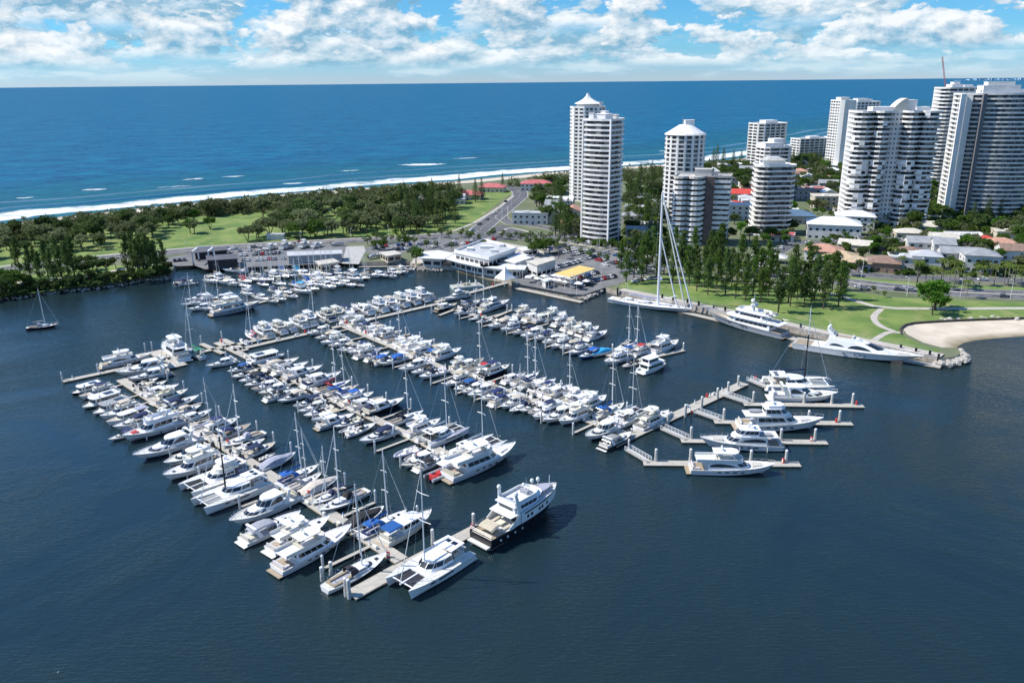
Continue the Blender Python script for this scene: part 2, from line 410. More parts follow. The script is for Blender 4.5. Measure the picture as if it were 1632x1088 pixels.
# --- express sport cruiser 12 m
def mk_sport(var=0):
    r=empty('sport_cruiser'); L,B=12.,3.8
    hull(r,L,B,1.05,1.75,H_WHITE if var!=2 else H_GREY,rake=.07)
    MB().box(-6.7,-6.0,-1.6,1.6,.30,.42).build('swim_platform',TEAK if var==2 else DECK,r)
    MB().box(-5.7,-1.0,-1.45,1.45,.955,1.0).build('cockpit_sole',TEAK if var==2 else DECK,r)
    seats(r,-5.6,-3.2,1.35,1.0)
    cabin(r,-.9,4.2,1.45,1.05,1.85,rf=2.2,ra=0,ins=.35,fr=.7,fa=.3,fb=.75,nside=2,roof=0,ws='deck_window',fside=(.1,.8))
    if var in (0,2):   # hardtop
        cabin(r,-2.6,1.6,1.5,1.2,2.75,rf=1.5,ra=-.5,ins=.3,fr=.6,fa=.35,fb=.9,nside=2,roof=.09,over=.08,name='pilothouse',lens=True)
    elif var==1:       # windscreen + arch + canvas
        bt=foot(-1.8,1.7,1.5,.7);tp=foot(-1.6,.9,1.4,.7)
        g=MB(); A=bt;Bt=tp
        for i in range(0,7): g.add([(*A[i],1.5),(*A[i+1],1.5),(*Bt[i+1],2.15),(*Bt[i],2.15)],[(0,1,2,3)])
        g.build('windscreen',GLASS,r)
        c=MB(); st=[(-4.6,1.35,2.35),(-3.6,1.4,2.75),(-2.2,1.42,2.85),(-.8,1.4,2.7),(.2,1.25,2.3)]
        c.loft([[(x,-w,z-.3),(x,-w*.8,z),(x,0,z+.1),(x,w*.8,z),(x,w,z-.3)] for x,w,z in st],(0,0),closed=False); c.build('canopy',NAVY,r)
        p=MB()
        for x,y in ((-4.5,1.35),(-.9,1.4)):
            for sg in (-1,1): p.tube((x+.2,sg*1.6,1.05),(x,sg*y,2.2),.035,4)
        p.path([(-4.5,-1.35,2.2),(-.9,-1.4,2.2),(-.9,1.4,2.2),(-4.5,1.35,2.2),(-4.5,-1.35,2.2)],.035,4)
        p.build('canopy_frame',STEEL,r)
    a=MB(); 
    for sg in (-1,1): a.loft([[(-3.6,sg*1.7,1.05),(-2.7,sg*1.7,1.05),(-2.7,sg*1.58,1.05),(-3.6,sg*1.58,1.05)],[(-4.3,sg*1.5,2.95),(-3.8,sg*1.5,2.95),(-3.8,sg*1.38,2.95),(-4.3,sg*1.38,2.95)]])
    a.box(-4.3,-3.8,-1.5,1.5,2.95,3.06); a.build('radar_arch',WHITE,r)
    if var!=1: MB().dome((-4.05,0,3.06),.22,.3,8).build('radar_dome',WHITE,r)
    railing(r,L,B,1.05,1.75,.5,h=.45); fenders(r,L,B,1.05,n=2)
    return r
# --- small open boat 7 m
def mk_open(var=0):
    r=empty('open_motorboat'); L,B=8.,2.6
    hull(r,L,B,.75,1.1,H_WHITE,rake=.06,deck=True)
    if var==2:   # full storage cover
        st=[(-3.7,1.1,.95),(-2.4,1.2,1.35),(-1.0,1.2,1.75),(.4,1.15,1.7),(1.8,.95,1.35),(3.3,.35,1.2)]
        MB().loft([[(x,-w,.72),(x,-w*.75,z*.9),(x,0,z),(x,w*.75,z*.9),(x,w,.72)] for x,w,z in st],(1,1),closed=False).build('boat_cover',NAVY,r)
    else:
        cabin(r,-.2,2.4,.85,.75,1.3,rf=.9,ra=0,ins=.2,fr=.7,fa=.35,fb=.8,nside=1,roof=0,ws='windscreen')
        g=MB(); A=foot(-.9,1.1,.95,.6);Bt=foot(-.8,.6,.85,.6)
        for i in range(0,7): g.add([(*A[i],1.2),(*A[i+1],1.2),(*Bt[i+1],1.75),(*Bt[i],1.75)],[(0,1,2,3)])
        g.build('wraparound_windscreen',GLASS,r)
        seats(r,-3.4,-2.0,.9,.68); MB().box(-1.3,-.8,-.75,-.25,.68,1.35).box(-1.3,-.8,.25,.75,.68,1.35).build('helm_seat',SEAT,r)
        if var==1:
            MB().loft([[(x,-1.0,z-.12),(x,-.8,z),(x,.8,z),(x,1.0,z-.12)] for x,z in ((-2.6,2.1),(-1.6,2.25),(-.6,2.25),(.3,2.1))],(0,0),closed=False).build('canopy',BLUE,r)
            p=MB()
            for x in (-2.5,.2):
                for sg in (-1,1): p.tube((-1.1,sg*1.15,.8),(x,sg*1.0,2.0),.03,4)
            p.path([(-2.5,-1,2.),(.2,-1,2.),(.2,1,2.),(-2.5,1,2.),(-2.5,-1,2.)],.03,4)
            p.build('canopy_frame',STEEL,r)
    outboards(r,-4.0,.7,2 if var else 1); return r
def mk_rib(var=0):
    r=empty('inflatable_tender'); L=7.
    pts=[(-3.5,1.0),(-1,1.05),(1.2,1.0),(2.4,.7),(3.1,.25),(3.1,-.25),(2.4,-.7),(1.2,-1.0),(-1,-1.05),(-3.5,-1.0)]
    b=MB()
    for p,q in zip(pts,pts[1:]): b.tube((*p,.45),(*q,.45),.27,8)
    b.build('inflatable_tube',RUB,r)
    MB().prism([(-3.3,-.85),(1.5,-.8),(2.7,-.2),(2.7,.2),(1.5,.8),(-3.3,.85)],.1,.35).build('hull',WHITE,r)
    MB().box(-.4,.4,-.4,.4,.35,1.15).build('helm_console',WHITE,r); MB().box(-1.8,-1.0,-.5,.5,.35,.85).box(-3.0,-2.5,-.7,.7,.35,.75).build('seat',RED if var else SEAT,r)
    if var: MB().box(-1.3,.5,-.8,.8,2.0,2.07).build('t_top',WHITE,r); MB().tube((-.9,.5,.4),(-.9,.6,2.0),.03,4).tube((-.9,-.5,.4),(-.9,-.6,2.0),.03,4).tube((.3,.4,.4),(.3,.6,2.0),.03,4).tube((.3,-.4,.4),(.3,-.6,2.0),.03,4).build('t_top_frame',STEEL,r)
    outboards(r,-3.5,.5,1); return r
def rig(r,xm,zd,H,Lb,bowx,bowz,sternx,sternz,B,m=ALU,cover=BLUE,fur=True,lower=None,boomz=1.5,rm=.17):
    ms=MB()
    ms.tube((xm,0,zd),(xm-.012*H,0,zd+H),rm,8,rm*.65)
    for f in (.42,.70):
        w=B*.30*(1.1-f*.4); z=zd+H*f; ms.tube((xm-.3,-w,z-.02),(xm,0,z+.05),.05,4).tube((xm-.3,w,z-.02),(xm,0,z+.05),.05,4)
    ms.tube((xm-.012*H,0,zd+H),(xm-.012*H,0,zd+H+.8),.02,4); mo=ms.build('mast',m,r)
    if lower: MB().tube((xm,0,zd),(xm-.012*H*.62,0,zd+H*.62),rm*1.5,8,rm*1.2).build('mast_sleeve',lower,mo)
    bo=MB(); bo.tube((xm-.1,0,zd+boomz),(xm-Lb,0,zd+boomz+.1),.08,6); bm=bo.build('boom',m,r)
    st=[(xm-.15,.12,.50),(xm-.2-Lb*.35,.17,.36),(xm-Lb*.8,.13,.24),(xm-Lb,.06,.14)]
    MB().loft([[(x,-w,zd+boomz+.03),(x,-w*.9,zd+boomz+h*.7),(x,0,zd+boomz+.06+h),(x,w*.9,zd+boomz+h*.7),(x,w,zd+boomz+.03)] for x,w,h in st],(1,1)).build('sail_cover',cover,bm)
    s=MB(); rw=.024; top=(xm-.012*H,0,zd+H*.97)
    s.tube(top,(sternx,0,sternz),rw,3)
    for sg in (-1,1):
        w=B*.46; s.path([(xm-.2,sg*w,zd-.2),(xm-.3,sg*B*.27,zd+H*.42),(xm-.3,sg*B*.22,zd+H*.70),top],rw,3)
    s.build('rigging',STEEL,r)
    if fur: MB().tube((bowx,0,bowz),(xm-.012*H+.1,0,zd+H*.92),.085,5,.04).build('furled_headsail',WHITE,r)
def mk_sloop(var=0):
    r=empty('sailing_yacht'); L,B=12.5,3.8
    hull(r,L,B,1.05,1.35,{0:H_STRIPE,1:H_NAVY,2:H_WHITE}[var],sail=True,flare=.72,rake=.07,bul=.05)
    cabin(r,-1.3,3.2,1.05,1.0,1.55,rf=1.3,ra=-.1,ins=.2,fr=.8,fa=.3,fb=.75,nside=3,roof=0,name='coachroof',ws='forward_window')
    MB().box(-4.9,-1.5,-.6,.6,1.0,1.03).build('cockpit_sole',TEAK if var==1 else GREYC,r)
    MB().box(-4.9,-1.5,-1.15,-.6,1.0,1.28).box(-4.9,-1.5,.6,1.15,1.0,1.28).box(-5.2,-4.9,-1.15,1.15,1.0,1.3).build('cockpit_seat',TEAK if var else SEAT,r)
    MB().loft([[(x,-w,1.2),(x,-w*.85,z),(x,0,z+.12),(x,w*.85,z),(x,w,1.2)] for x,w,z in ((-1.9,1.2,2.25),(-1.1,1.15,2.25),(-.2,.95,1.6))],(0,0),closed=False).build('spray_hood',{0:BLUE,1:NAVY,2:GREYC}[var],r)
    if var!=2:
        MB().loft([[(x,-1.25,2.75),(x,-.9,2.95),(x,.9,2.95),(x,1.25,2.75)] for x in (-4.9,-2.4)],(0,0),closed=False).build('canopy',{0:BLUE,1:NAVY}[var],r)
        p=MB(); [p.tube((x,sg*1.3,1.1),(x,sg*1.25,2.75),.03,4) for x in (-4.8,-2.5) for sg in (-1,1)]; p.path([(-4.8,-1.25,2.75),(-2.5,-1.25,2.75),(-2.5,1.25,2.75),(-4.8,1.25,2.75),(-4.8,-1.25,2.75)],.03,4); p.build('canopy_frame',STEEL,r)
    rig(r,1.0,1.5,15.5,4.6,6.0,1.35,-6.1,1.2,B,cover={0:BLUE,1:NAVY,2:SAND_C}[var])
    railing(r,L,B,1.05,1.35,.02,sail=True,h=.6,r=.018)
    MB().tube((-4.2,0,1.0),(-4.2,0,1.9),.06,5).dome((-4.2,0,1.9),.12,.1,6).build('steering_pedestal',STEEL,r)
    MB().box(3.6,4.2,-.28,.28,1.18,1.26).build('deck_hatch',GLASS,r); return r
def mk_cat(var=0,mast=True):
    r=empty('sailing_catamaran' if mast else 'power_catamaran'); L,B=15.5,7.8
    hm=WHITE
    for sg in (-1,1):
        hull(r,L,2.0,1.7,2.0,H_WHITE,flare=.62,rake=.015,off=(0,sg*2.9),deck=True,bul=.02,sw=.8)
        MB().box(-8.3,-7.7,sg*2.9-.7,sg*2.9+.7,.35,.55).box(-7.9,-7.2,sg*2.9-.7,sg*2.9+.7,.8,1.0).build('stern_step',DECK,r)
        MB().box(-2,1.5,sg*2.9+(sg*.905)-.02,sg*2.9+(sg*.905)+.02,1.15,1.4).box(2.3,3.4,sg*2.9+(sg*.84)-.02,sg*2.9+(sg*.84)+.02,1.2,1.42).build('hull_window',GLASS,r)
    MB().prism([(-6.6,-2.2),(2.9,-2.2),(2.9,2.2),(-6.6,2.2)],.9,1.86).build('bridge_deck',WHITE,r)
    MB().box(3.0,6.4,-2.0,-.16,1.62,1.66).box(3.0,6.4,.16,2.0,1.62,1.66).build('trampoline',BLKC if var==0 else GREYC,r)
    MB().tube((6.5,-2.9,1.75),(6.5,2.9,1.75),.12,6).box(2.9,7.1,-.14,.14,1.6,1.8).build('crossbeam',WHITE,r)
    tp=cabin(r,-3.2,2.6,2.55,1.87,3.1,rf=1.7,ra=0,ins=.5,fr=.75,fa=.35,fb=.85,nside=2,roof=.1,over=.15,name='saloon',aft=True)
    MB().box(-6.4,-3.3,-2.1,2.1,1.865,1.9).build('cockpit_sole',TEAK,r)
    MB().box(-6.3,-5.7,-2.0,2.0,1.9,2.35).box(-5.7,-4.2,1.4,2.0,1.9,2.35).box(-5.2,-4.4,-.2,.9,1.9,2.5).build('cockpit_seat',SEAT,r)
    MB().prism([(-6.6,-2.1),(-3.0,-2.3),(-3.0,2.3),(-6.6,2.1)],3.72,3.84).build('hardtop',WHITE,r)
    p=MB(); [p.tube((x,sg*2.0,1.9),(x,sg*2.0,3.72),.06,5) for x in (-6.4,-3.4) for sg in (-1,1)]; p.build('hardtop_post',WHITE,r)
    MB().box(-5.8,-4.9,-1.4,-.2,3.85,3.89).box(-5.8,-4.9,.2,1.4,3.85,3.89).build('solar_panel',GLASS,r)
    if mast: rig(r,1.3,3.1,18.5,6.2,7.0,1.8,-6.6,3.8,B*.8,m=ALU,cover=WHITE if var==0 else NAVY,lower=BLKC if var==1 else None,boomz=1.7,rm=.13)
    else:
        MB().prism(foot(-4.6,.6,1.9,.5),3.2,3.95,foot(-4.6,.3,1.95,.5)).build('flybridge',WHITE,r)
        MB().prism(foot(-4.2,-.3,1.7,.4),5.2,5.3).build('flybridge_hardtop',WHITE,r); q=MB(); [q.tube((x,y,3.9),(x,y,5.2),.05,5) for x in (-3.9,-.9) for y in (-1.5,1.5)]; q.build('flybridge_post',STEEL,r)
        radar(r,-2.2,5.3,.9)
    MB().tube((-7.4,-1.6,2.0),(-6.4,-1.2,3.2),.05,4).tube((-7.4,1.6,2.0),(-6.4,1.2,3.2),.05,4).build('davit',STEEL,r)
    MB().loft([[(x,-w,1.5),(x,-w*1.1,1.85),(x,w*1.1,1.85),(x,w,1.5)] for x,w in ((-8.1,.9),(-7.5,1.1),(-7.0,.9))],(1,1)).build('dinghy',GREYC,r)
    railing(r,L,B,1.75,2.0,.6,h=.5); return r
def mk_house(var=0):
    r=empty('houseboat'); L,B=12.,4.4
    hull(r,L,B,.8,1.0,H_WHITE,rake=.02,flare=.92,sw=.96)
    cabin(r,-4.6,3.6,1.95,.82,2.75,rf=.3,ra=.1,ins=.06,fr=.2,fa=.42,fb=.86,nside=6,roof=.1,over=.35,aft=True)
    if var:
        cabin(r,-4.0,1.8,1.6,2.86,4.5,rf=.9,ra=.1,ins=.1,fr=.3,fa=.35,fb=.85,nside=5,roof=.1,over=.3,aft=True,name='upper_cabin')
    else:
        MB().box(-3.4,-.8,-1.2,1.2,2.86,2.94).build('solar_panel',GLASS,r)
        q=MB(); pts=[(-4.8,-1.9),(2.6,-1.9),(2.6,1.9),(-4.8,1.9),(-4.8,-1.9)]
        for a,c in zip(pts,pts[1:]): q.tube((*a,3.6),(*c,3.6),.03,4)
        [q.tube((*a,2.85),(*a,3.6),.03,4) for a in pts[:4]]; q.build('roof_rail',STEEL,r)
    MB().box(-6.8,-6.0,-1.9,1.9,.35,.5).build('swim_platform',DECK,r); MB().box(-5.9,-4.7,-1.9,-1.5,.72,1.4).box(-5.9,-4.7,1.5,1.9,.72,1.4).build('deck_locker',WHITE,r)
    fenders(r,L,B,.85); railing(r,L,B,.8,1.0,.7,h=.7); return r
def mk_motoryacht(var=0):
    """large yacht, nominal 21 m; 0 = hardtop sport, 1 = enclosed bridge, 2 = three-deck"""
    r=empty('motor_yacht'); L,B=21.,5.6
    hull(r,L,B,1.7,3.0,{3:H_STRIPE}.get(var,H_WHITE),rake=.06)
    MB().box(-11.6,-10.5,-2.4,2.4,.4,.55).build('swim_platform',TEAK,r)
    MB().box(-10.2,-6.4,-2.2,2.2,1.605,1.66).build('cockpit_sole',TEAK,r); seats(r,-10.0,-8.2,1.9,1.66)
    tp=cabin(r,-6.2,4.6,2.4,1.7,3.9,rf=2.4,ra=-.2,ins=.3,fr=.6,fa=.42,fb=.85,nside=4,roof=0,aft=True,lens=var in (0,1))
    fb=off2(tp,.15); fb=[(p[0]-(2.6 if p[0]<-3 else 0),p[1]) for p in fb]
    MB().prism(fb,3.91,4.03).build('boat_deck',DECK,r)
    if var in (0,3):
        f=MB(); inn=off2(fb,-.15)
        for i in range(len(fb)-1):
            j=i+1; f.add([(*fb[i],4.03),(*fb[j],4.03),(*fb[j],4.75),(*fb[i],4.75),(*inn[i],4.03),(*inn[j],4.03),(*inn[j],4.75),(*inn[i],4.75)],[(0,1,2,3),(4,5,6,7),(3,2,6,7)])
        f.build('flybridge',WHITE,r); t=foot(-5.0,1.2,1.95,.4); MB().prism(t,6.2,6.36).build('hardtop',WHITE,r)
        q=MB(); [q.tube((x-.3,y*1.05,4.6),(x,y,6.2),.08,5) for x,y in ((-4.4,1.7),(-4.4,-1.7),(.2,1.5),(.2,-1.5))]; q.build('hardtop_post',WHITE,r)
        MB().box(-4.8,-4.0,-1.6,1.6,4.03,4.5).box(-4.0,-2.4,.9,1.6,4.03,4.5).box(.1,.6,-1.0,1.0,4.03,4.9).build('flybridge_seat',SEAT,r); radar(r,-2.4,6.36,1.1)
    else:
        t2=cabin(r,-4.2,2.0,1.9,4.04,5.7,rf=1.6,ra=0,ins=.25,fr=.5,fa=.35,fb=.85,nside=3,roof=.12,over=.35,name='wheelhouse',aft=True)
        if var==2:
            MB().prism(foot(-3.6,.6,1.6,.4),5.85,6.5,foot(-3.6,.3,1.65,.4)).build('sun_deck_screen',WHITE,r)
        radar(r,-1.6,5.83,1.6)
        MB().loft([[(x,-w+.9,4.1),(x,-w*1.1+.9,4.55),(x,w*1.1+.9,4.55),(x,w+.9,4.1)] for x,w in ((-7.6,.6),(-6.6,.8),(-5.2,.7),(-4.5,.2))],(1,1)).build('tender',GREYC,r)
    # hull ports
    for sg in (-1,1):
        b=MB()
        for k in range(4): b.box(-4+1.9*k,-3.1+1.9*k,sg*2.62-.03,sg*2.62+.03,1.15,1.42)
        b.build('hull_window',GLASS,r)
    MB().prism([(4.7,-1.3),(7.2,-.9),(7.2,.9),(4.7,1.3)],2.42,2.72).build('sun_pad',SEAT,r)
    railing(r,L,B,1.7,3.0,.42,h=.75,r=.03); fenders(r,L,B,1.9,n=4); return r
def mk_expedition():
    r=empty('expedition_yacht'); L,B=24.,7.0
    fs,fb=2.3,3.5
    hull(r,L,B,fs,fb,H_BLACK,rake=.05,flare=.96,deckmat=DECK,bul=.3,draft=1.3)
    def P(t,dz,off=.03):
        w=B/2*(.90+.10*min(1,t/.4)) if t<.45 else B/2*(1-((t-.45)/.55)**3.1)
        return (-L/2+L*t,max(w,.06)+off,fs+(fb-fs)*t**1.7+dz)
    hb=lambda t:2.3 if t<.72 else 2.3-1.1*(t-.72)/.28
    N_=16
    for sg in (-1,1):
        b=MB(); m=lambda p:(p[0],p[1]*sg,p[2])
        for k in range(N_):
            t=.36+.635*k/N_;u=.36+.635*(k+1)/N_
            b.add([m(P(t,-.02)),m(P(u,-.02)),m(P(u,hb(u))),m(P(t,hb(t))),m(P(t,hb(t),-.12)),m(P(u,hb(u),-.12)),m(P(u,hb(u)-.5,-.12)),m(P(t,hb(t)-.5,-.12))],[(0,1,2,3),(3,2,5,4),(4,5,6,7)])
        b.build('bulwark',WHITE,r)
        for t in (.43,.48,.585,.625,.70): MB().add([m(P(t,.55,.06)),m(P(t+.026,.55,.06)),m(P(t+.026,1.25,.06)),m(P(t,1.25,.06))],[(0,1,2,3)]).build('hull_window',GLASS,r)
        MB().add([m(P(.40+.045*k,z_,.05)) for k in range(11) for z_ in (1.75,2.1)],[(2*k,2*k+2,2*k+3,2*k+1) for k in range(10)]).build('window_band',GLASS,r)
        b=MB(); [b.tube((x,sg*3.1,1.3),(x,sg*3.42,1.3),.24,10) for x in (-9.4,-7.4,-5.2,-3.)]; b.build('porthole',WHITE,r)
    dk=MB(); rows=[[( *P(.36+.62*k/N_,0)[:1], -P(.36+.62*k/N_,0)[1]+.1, P(.36+.62*k/N_,hb(.36+.62*k/N_)-.35)[2]),(P(.36+.62*k/N_,0)[0],P(.36+.62*k/N_,0)[1]-.1,P(.36+.62*k/N_,hb(.36+.62*k/N_)-.35)[2])] for k in range(N_+1)]
    dk.loft(rows,(0,0),closed=False); dk.build('fore_deck',DECK,r)
    MB().add([(-3.36,-3.4,1.9),(-3.36,3.4,1.9),(-3.36,3.4,4.4),(-3.36,-3.4,4.4)],[(0,1,2,3)]).build('saloon_bulkhead',WHITE,r)
    MB().box(-3.42,-3.37,-2.0,2.0,2.1,4.0).build('saloon_door',GLASS,r)
    MB().box(-13.1,-12.,-2.8,2.8,.45,.7).build('swim_platform',DECK,r)
    MB().box(-11.5,-3.4,-2.9,2.9,2.02,2.06).build('aft_deck',TEAK,r)
    q=MB()
    for z in (2.75,3.15): q.path([(-7.2,-3.2,z),(-11.8,-3.05,z),(-11.8,3.05,z),(-7.2,3.2,z)],.04,4)
    [q.tube((x,y,2.2),(x,y,3.15),.04,4) for x,y in ((-11.8,-3.05),(-11.8,0),(-11.8,3.05),(-9.6,-3.1),(-9.6,3.1))]; q.build('rail',STEEL,r)
    MB().loft([[(x,-2.1,z-.3),(x,-1.8,z),(x,1.8,z),(x,2.1,z-.3)] for x,z in ((-10.8,3.3),(-9.6,3.75),(-8.2,3.85))],(0,0),closed=False).build('boat_cover',SAND_C,r)
    MB().box(-7.8,-4.2,-2.3,-1.6,2.06,2.5).box(-7.8,-4.2,1.6,2.3,2.06,2.5).build('settee',SAND_C,r); MB().box(-6.9,-5.0,-.8,.8,2.65,2.75).tube((-6,0,2.06),(-6,0,2.65),.15,6).build('deck_table',CREAM,r)
    # flying wings beside the aft deck
    for sg in (-1,1): MB().loft([[(-3.4,sg*3.42,2.3),(-3.4,sg*3.28,2.3),(-3.4,sg*3.28,4.7),(-3.4,sg*3.42,4.7)],[(-6.8,sg*3.36,2.3),(-6.8,sg*3.22,2.3),(-6.8,sg*3.22,2.9),(-6.8,sg*3.36,2.9)]]).build('side_wing',WHITE,r)
    cabin(r,-4.4,4.6,2.6,4.45,6.2,rf=-.4,ra=0,ins=.15,fr=.45,fa=.42,fb=.82,nside=5,roof=.16,over=.35,name='wheelhouse',aft=True)
    MB().prism([(-6.2,-3.1),(-3.4,-3.3),(-3.4,3.3),(-6.2,3.1)],4.6,4.75).build('upper_deck',WHITE,r)
    # open flybridge with coaming, seats, arch
    f=MB(); A=foot(-4.2,4.2,2.5,.45); I=off2(A,-.18)
    for i_ in range(8):
        j_=(i_+1)%8; f.add([(*A[i_],6.37),(*A[j_],6.37),(*A[j_],7.1),(*A[i_],7.1),(*I[i_],6.37),(*I[j_],6.37),(*I[j_],7.1),(*I[i_],7.1)],[(0,1,2,3),(4,5,6,7),(3,2,6,7)])
    f.build('flybridge',WHITE,r)
    MB().prism(off2(A,-.2),6.375,6.42).build('flybridge_sole',DECK,r); MB().box(1.0,1.7,-1.,1.,6.42,7.3).build('helm_console',GREYC,r); MB().box(-3.8,-3.1,-1.8,1.8,6.42,6.9).build('flybridge_seat',GREYC,r)
    for sg in (-1,1):
        a=MB().loft([[(-3.8,sg*2.9,4.7),(-2.4,sg*2.9,4.7),(-2.4,sg*2.6,4.7),(-3.8,sg*2.6,4.7)],[(-4.2,sg*2.5,8.6),(-3.5,sg*2.5,8.6),(-3.5,sg*2.3,8.6),(-4.2,sg*2.3,8.6)]]).build('radar_post',WHITE,r)
        MB().dome((-3.85,sg*2.4,9.1),.5,.6,10,full=True).build('satellite_dome',WHITE,a)
    radar(r,2.6,6.4,1.7)
    for x,y in ((6.2,2.1),(7.6,1.6)): MB().dome((x,y,6.7),.45,.55,10,full=True).tube((x,y,5.2),(x,y,6.3),.07,6).build('satellite_dome',WHITE,r)
    MB().loft([[(x,-w-.5,5.2),(x,-w*1.2-.5,5.9),(x,w*1.2-.5,5.9),(x,w-.5,5.2)] for x,w in ((4.9,.8),(6.0,1.),(7.8,.9),(9.0,.25))],(1,1)).build('tender',GREYC,r)
    MB().tube((9.6,0,4.6),(9.6,0,7.4),.08,6).build('fore_mast',WHITE,r); MB().box(9.0,10.2,-.5,.5,4.55,4.95).build('anchor_winch',GREYC,r)
    fenders(r,L,B,2.0,n=4); return r
def mk_trawler(cv=BLUE):
    r=empty('trawler_yacht'); L,B=13.,4.2
    hull(r,L,B,1.3,2.1,H_WHITE,rake=.04,flare=.88)
    cabin(r,-2.4,3.2,1.6,1.2,2.9,rf=.6,ra=0,ins=.12,fr=.35,fa=.45,fb=.85,nside=4,roof=.1,over=.2,aft=True)
    MB().loft([[(x,-1.7,2.95),(x,-1.4,3.15),(x,1.4,3.15),(x,1.7,2.95)] for x in (-6.0,-2.5)],(0,0),closed=False).build('canopy',cv,r)
    q=MB(); [q.tube((x,sg*1.65,1.2),(x,sg*1.65,2.95),.035,4) for x in (-5.8,-4.2) for sg in (-1,1)]; q.path([(-5.8,-1.65,2.93),(-4.2,-1.65,2.93),(-4.2,1.65,2.93),(-5.8,1.65,2.93),(-5.8,-1.65,2.93)],.03,4); q.build('canopy_frame',STEEL,r)
    seats(r,-6.0,-4.0,1.4,1.2); MB().tube((-.5,0,3.0),(-.5,0,5.2),.06,6).box(-.6,-.4,-.7,.7,4.4,4.5).build('mast',WHITE,r)
    railing(r,L,B,1.3,2.1,.45); fenders(r,L,B,1.3); MB().box(-7.1,-6.5,-1.7,1.7,.35,.47).build('swim_platform',TEAK,r); return r
def mk_superyacht_sail():
    r=empty('sailing_superyacht'); L,B=38.,8.
    hull(r,L,B,1.9,2.5,H_WHITE,sail=True,flare=.7,rake=.07,deckmat=DECK,bul=.08)
    for x0,x1,w in ((-13,-7,1.9),(-5.6,1.2,2.3)):
        cabin(r,x0,x1,w,1.8,2.75,rf=1.6,ra=1.0,ins=.4,fr=.9,fa=.3,fb=.75,nside=5,roof=.08,over=.05,name='deckhouse')
    MB().box(-16.8,-13.6,-1.8,1.8,1.85,2.25).build('cockpit_seat',SEAT,r)
    H=48.; xm=3.2; m=MB().tube((xm,0,1.9),(xm-.3,0,H),.52,10,.36)
    for f in (.28,.48,.66,.82):
        w=3.0*(1.15-f*.5); z=H*f; m.tube((xm-.6,-w,z),(xm,0,z+.3),.1,5).tube((xm-.6,w,z),(xm,0,z+.3),.1,5)
    m.tube((xm-.3,0,H),(xm-.3,0,H+1.8),.05,4); mo=m.build('mast',WHITE,r)
    MB().dome((xm+.3,1.3,12.5),.7,.8,10,full=True).tube((xm,0,12),(xm+.3,1.3,12),.1,4).build('satellite_dome',WHITE,mo)
    MB().tube((xm-.4,0,4.0),(xm-13,0,4.5),.34,8,.26).build('boom',WHITE,r); 
    MB().loft([[(x,-.35,4.2),(x,-.3,4.9),(x,.3,4.9),(x,.35,4.2)] for x in (xm-.7,xm-12.5)],(1,1)).build('sail_cover',GREYC,r)
    for x0,ft in ((18.0,.97),(15.0,.965),(11.6,.64)):
        MB().tube((x0,0,2.5),(xm-.1,0,H*ft),.34,7,.2).build('furled_headsail',WHITE,r)
    MB().tube((xm+.4,0,4.0),(xm+8.5,-.6,7.0),.16,6).build('spinnaker_pole',WHITE,r)
    s=MB(); top=(xm-.3,0,H*.97); s.tube(top,(-18.4,0,2.2),.035,4)
    for sg in (-1,1): s.path([(xm-.4,sg*3.8,1.9),(xm-.6,sg*3.0,H*.28),(xm-.6,sg*2.7,H*.48),(xm-.6,sg*2.4,H*.66),(xm-.6,sg*2.1,H*.82),top],.035,4)
    s.build('rigging',STEEL,r)
    for x in (8.5,12.,15.): MB().box(x,x+.9,-.45,.45,2.15,2.28).build('deck_hatch',GLASS,r)
    for sg in (-1,1):
        b=MB(); [b.box(x,x+.9,sg*3.33-.04,sg*3.33+.04,1.25,1.5) for x in (-6,-3.5,-1,1.5)]; b.build('hull_window',GLASS,r)
    railing(r,L,B,1.95,2.5,.05,sail=True,h=.7,r=.03); return r
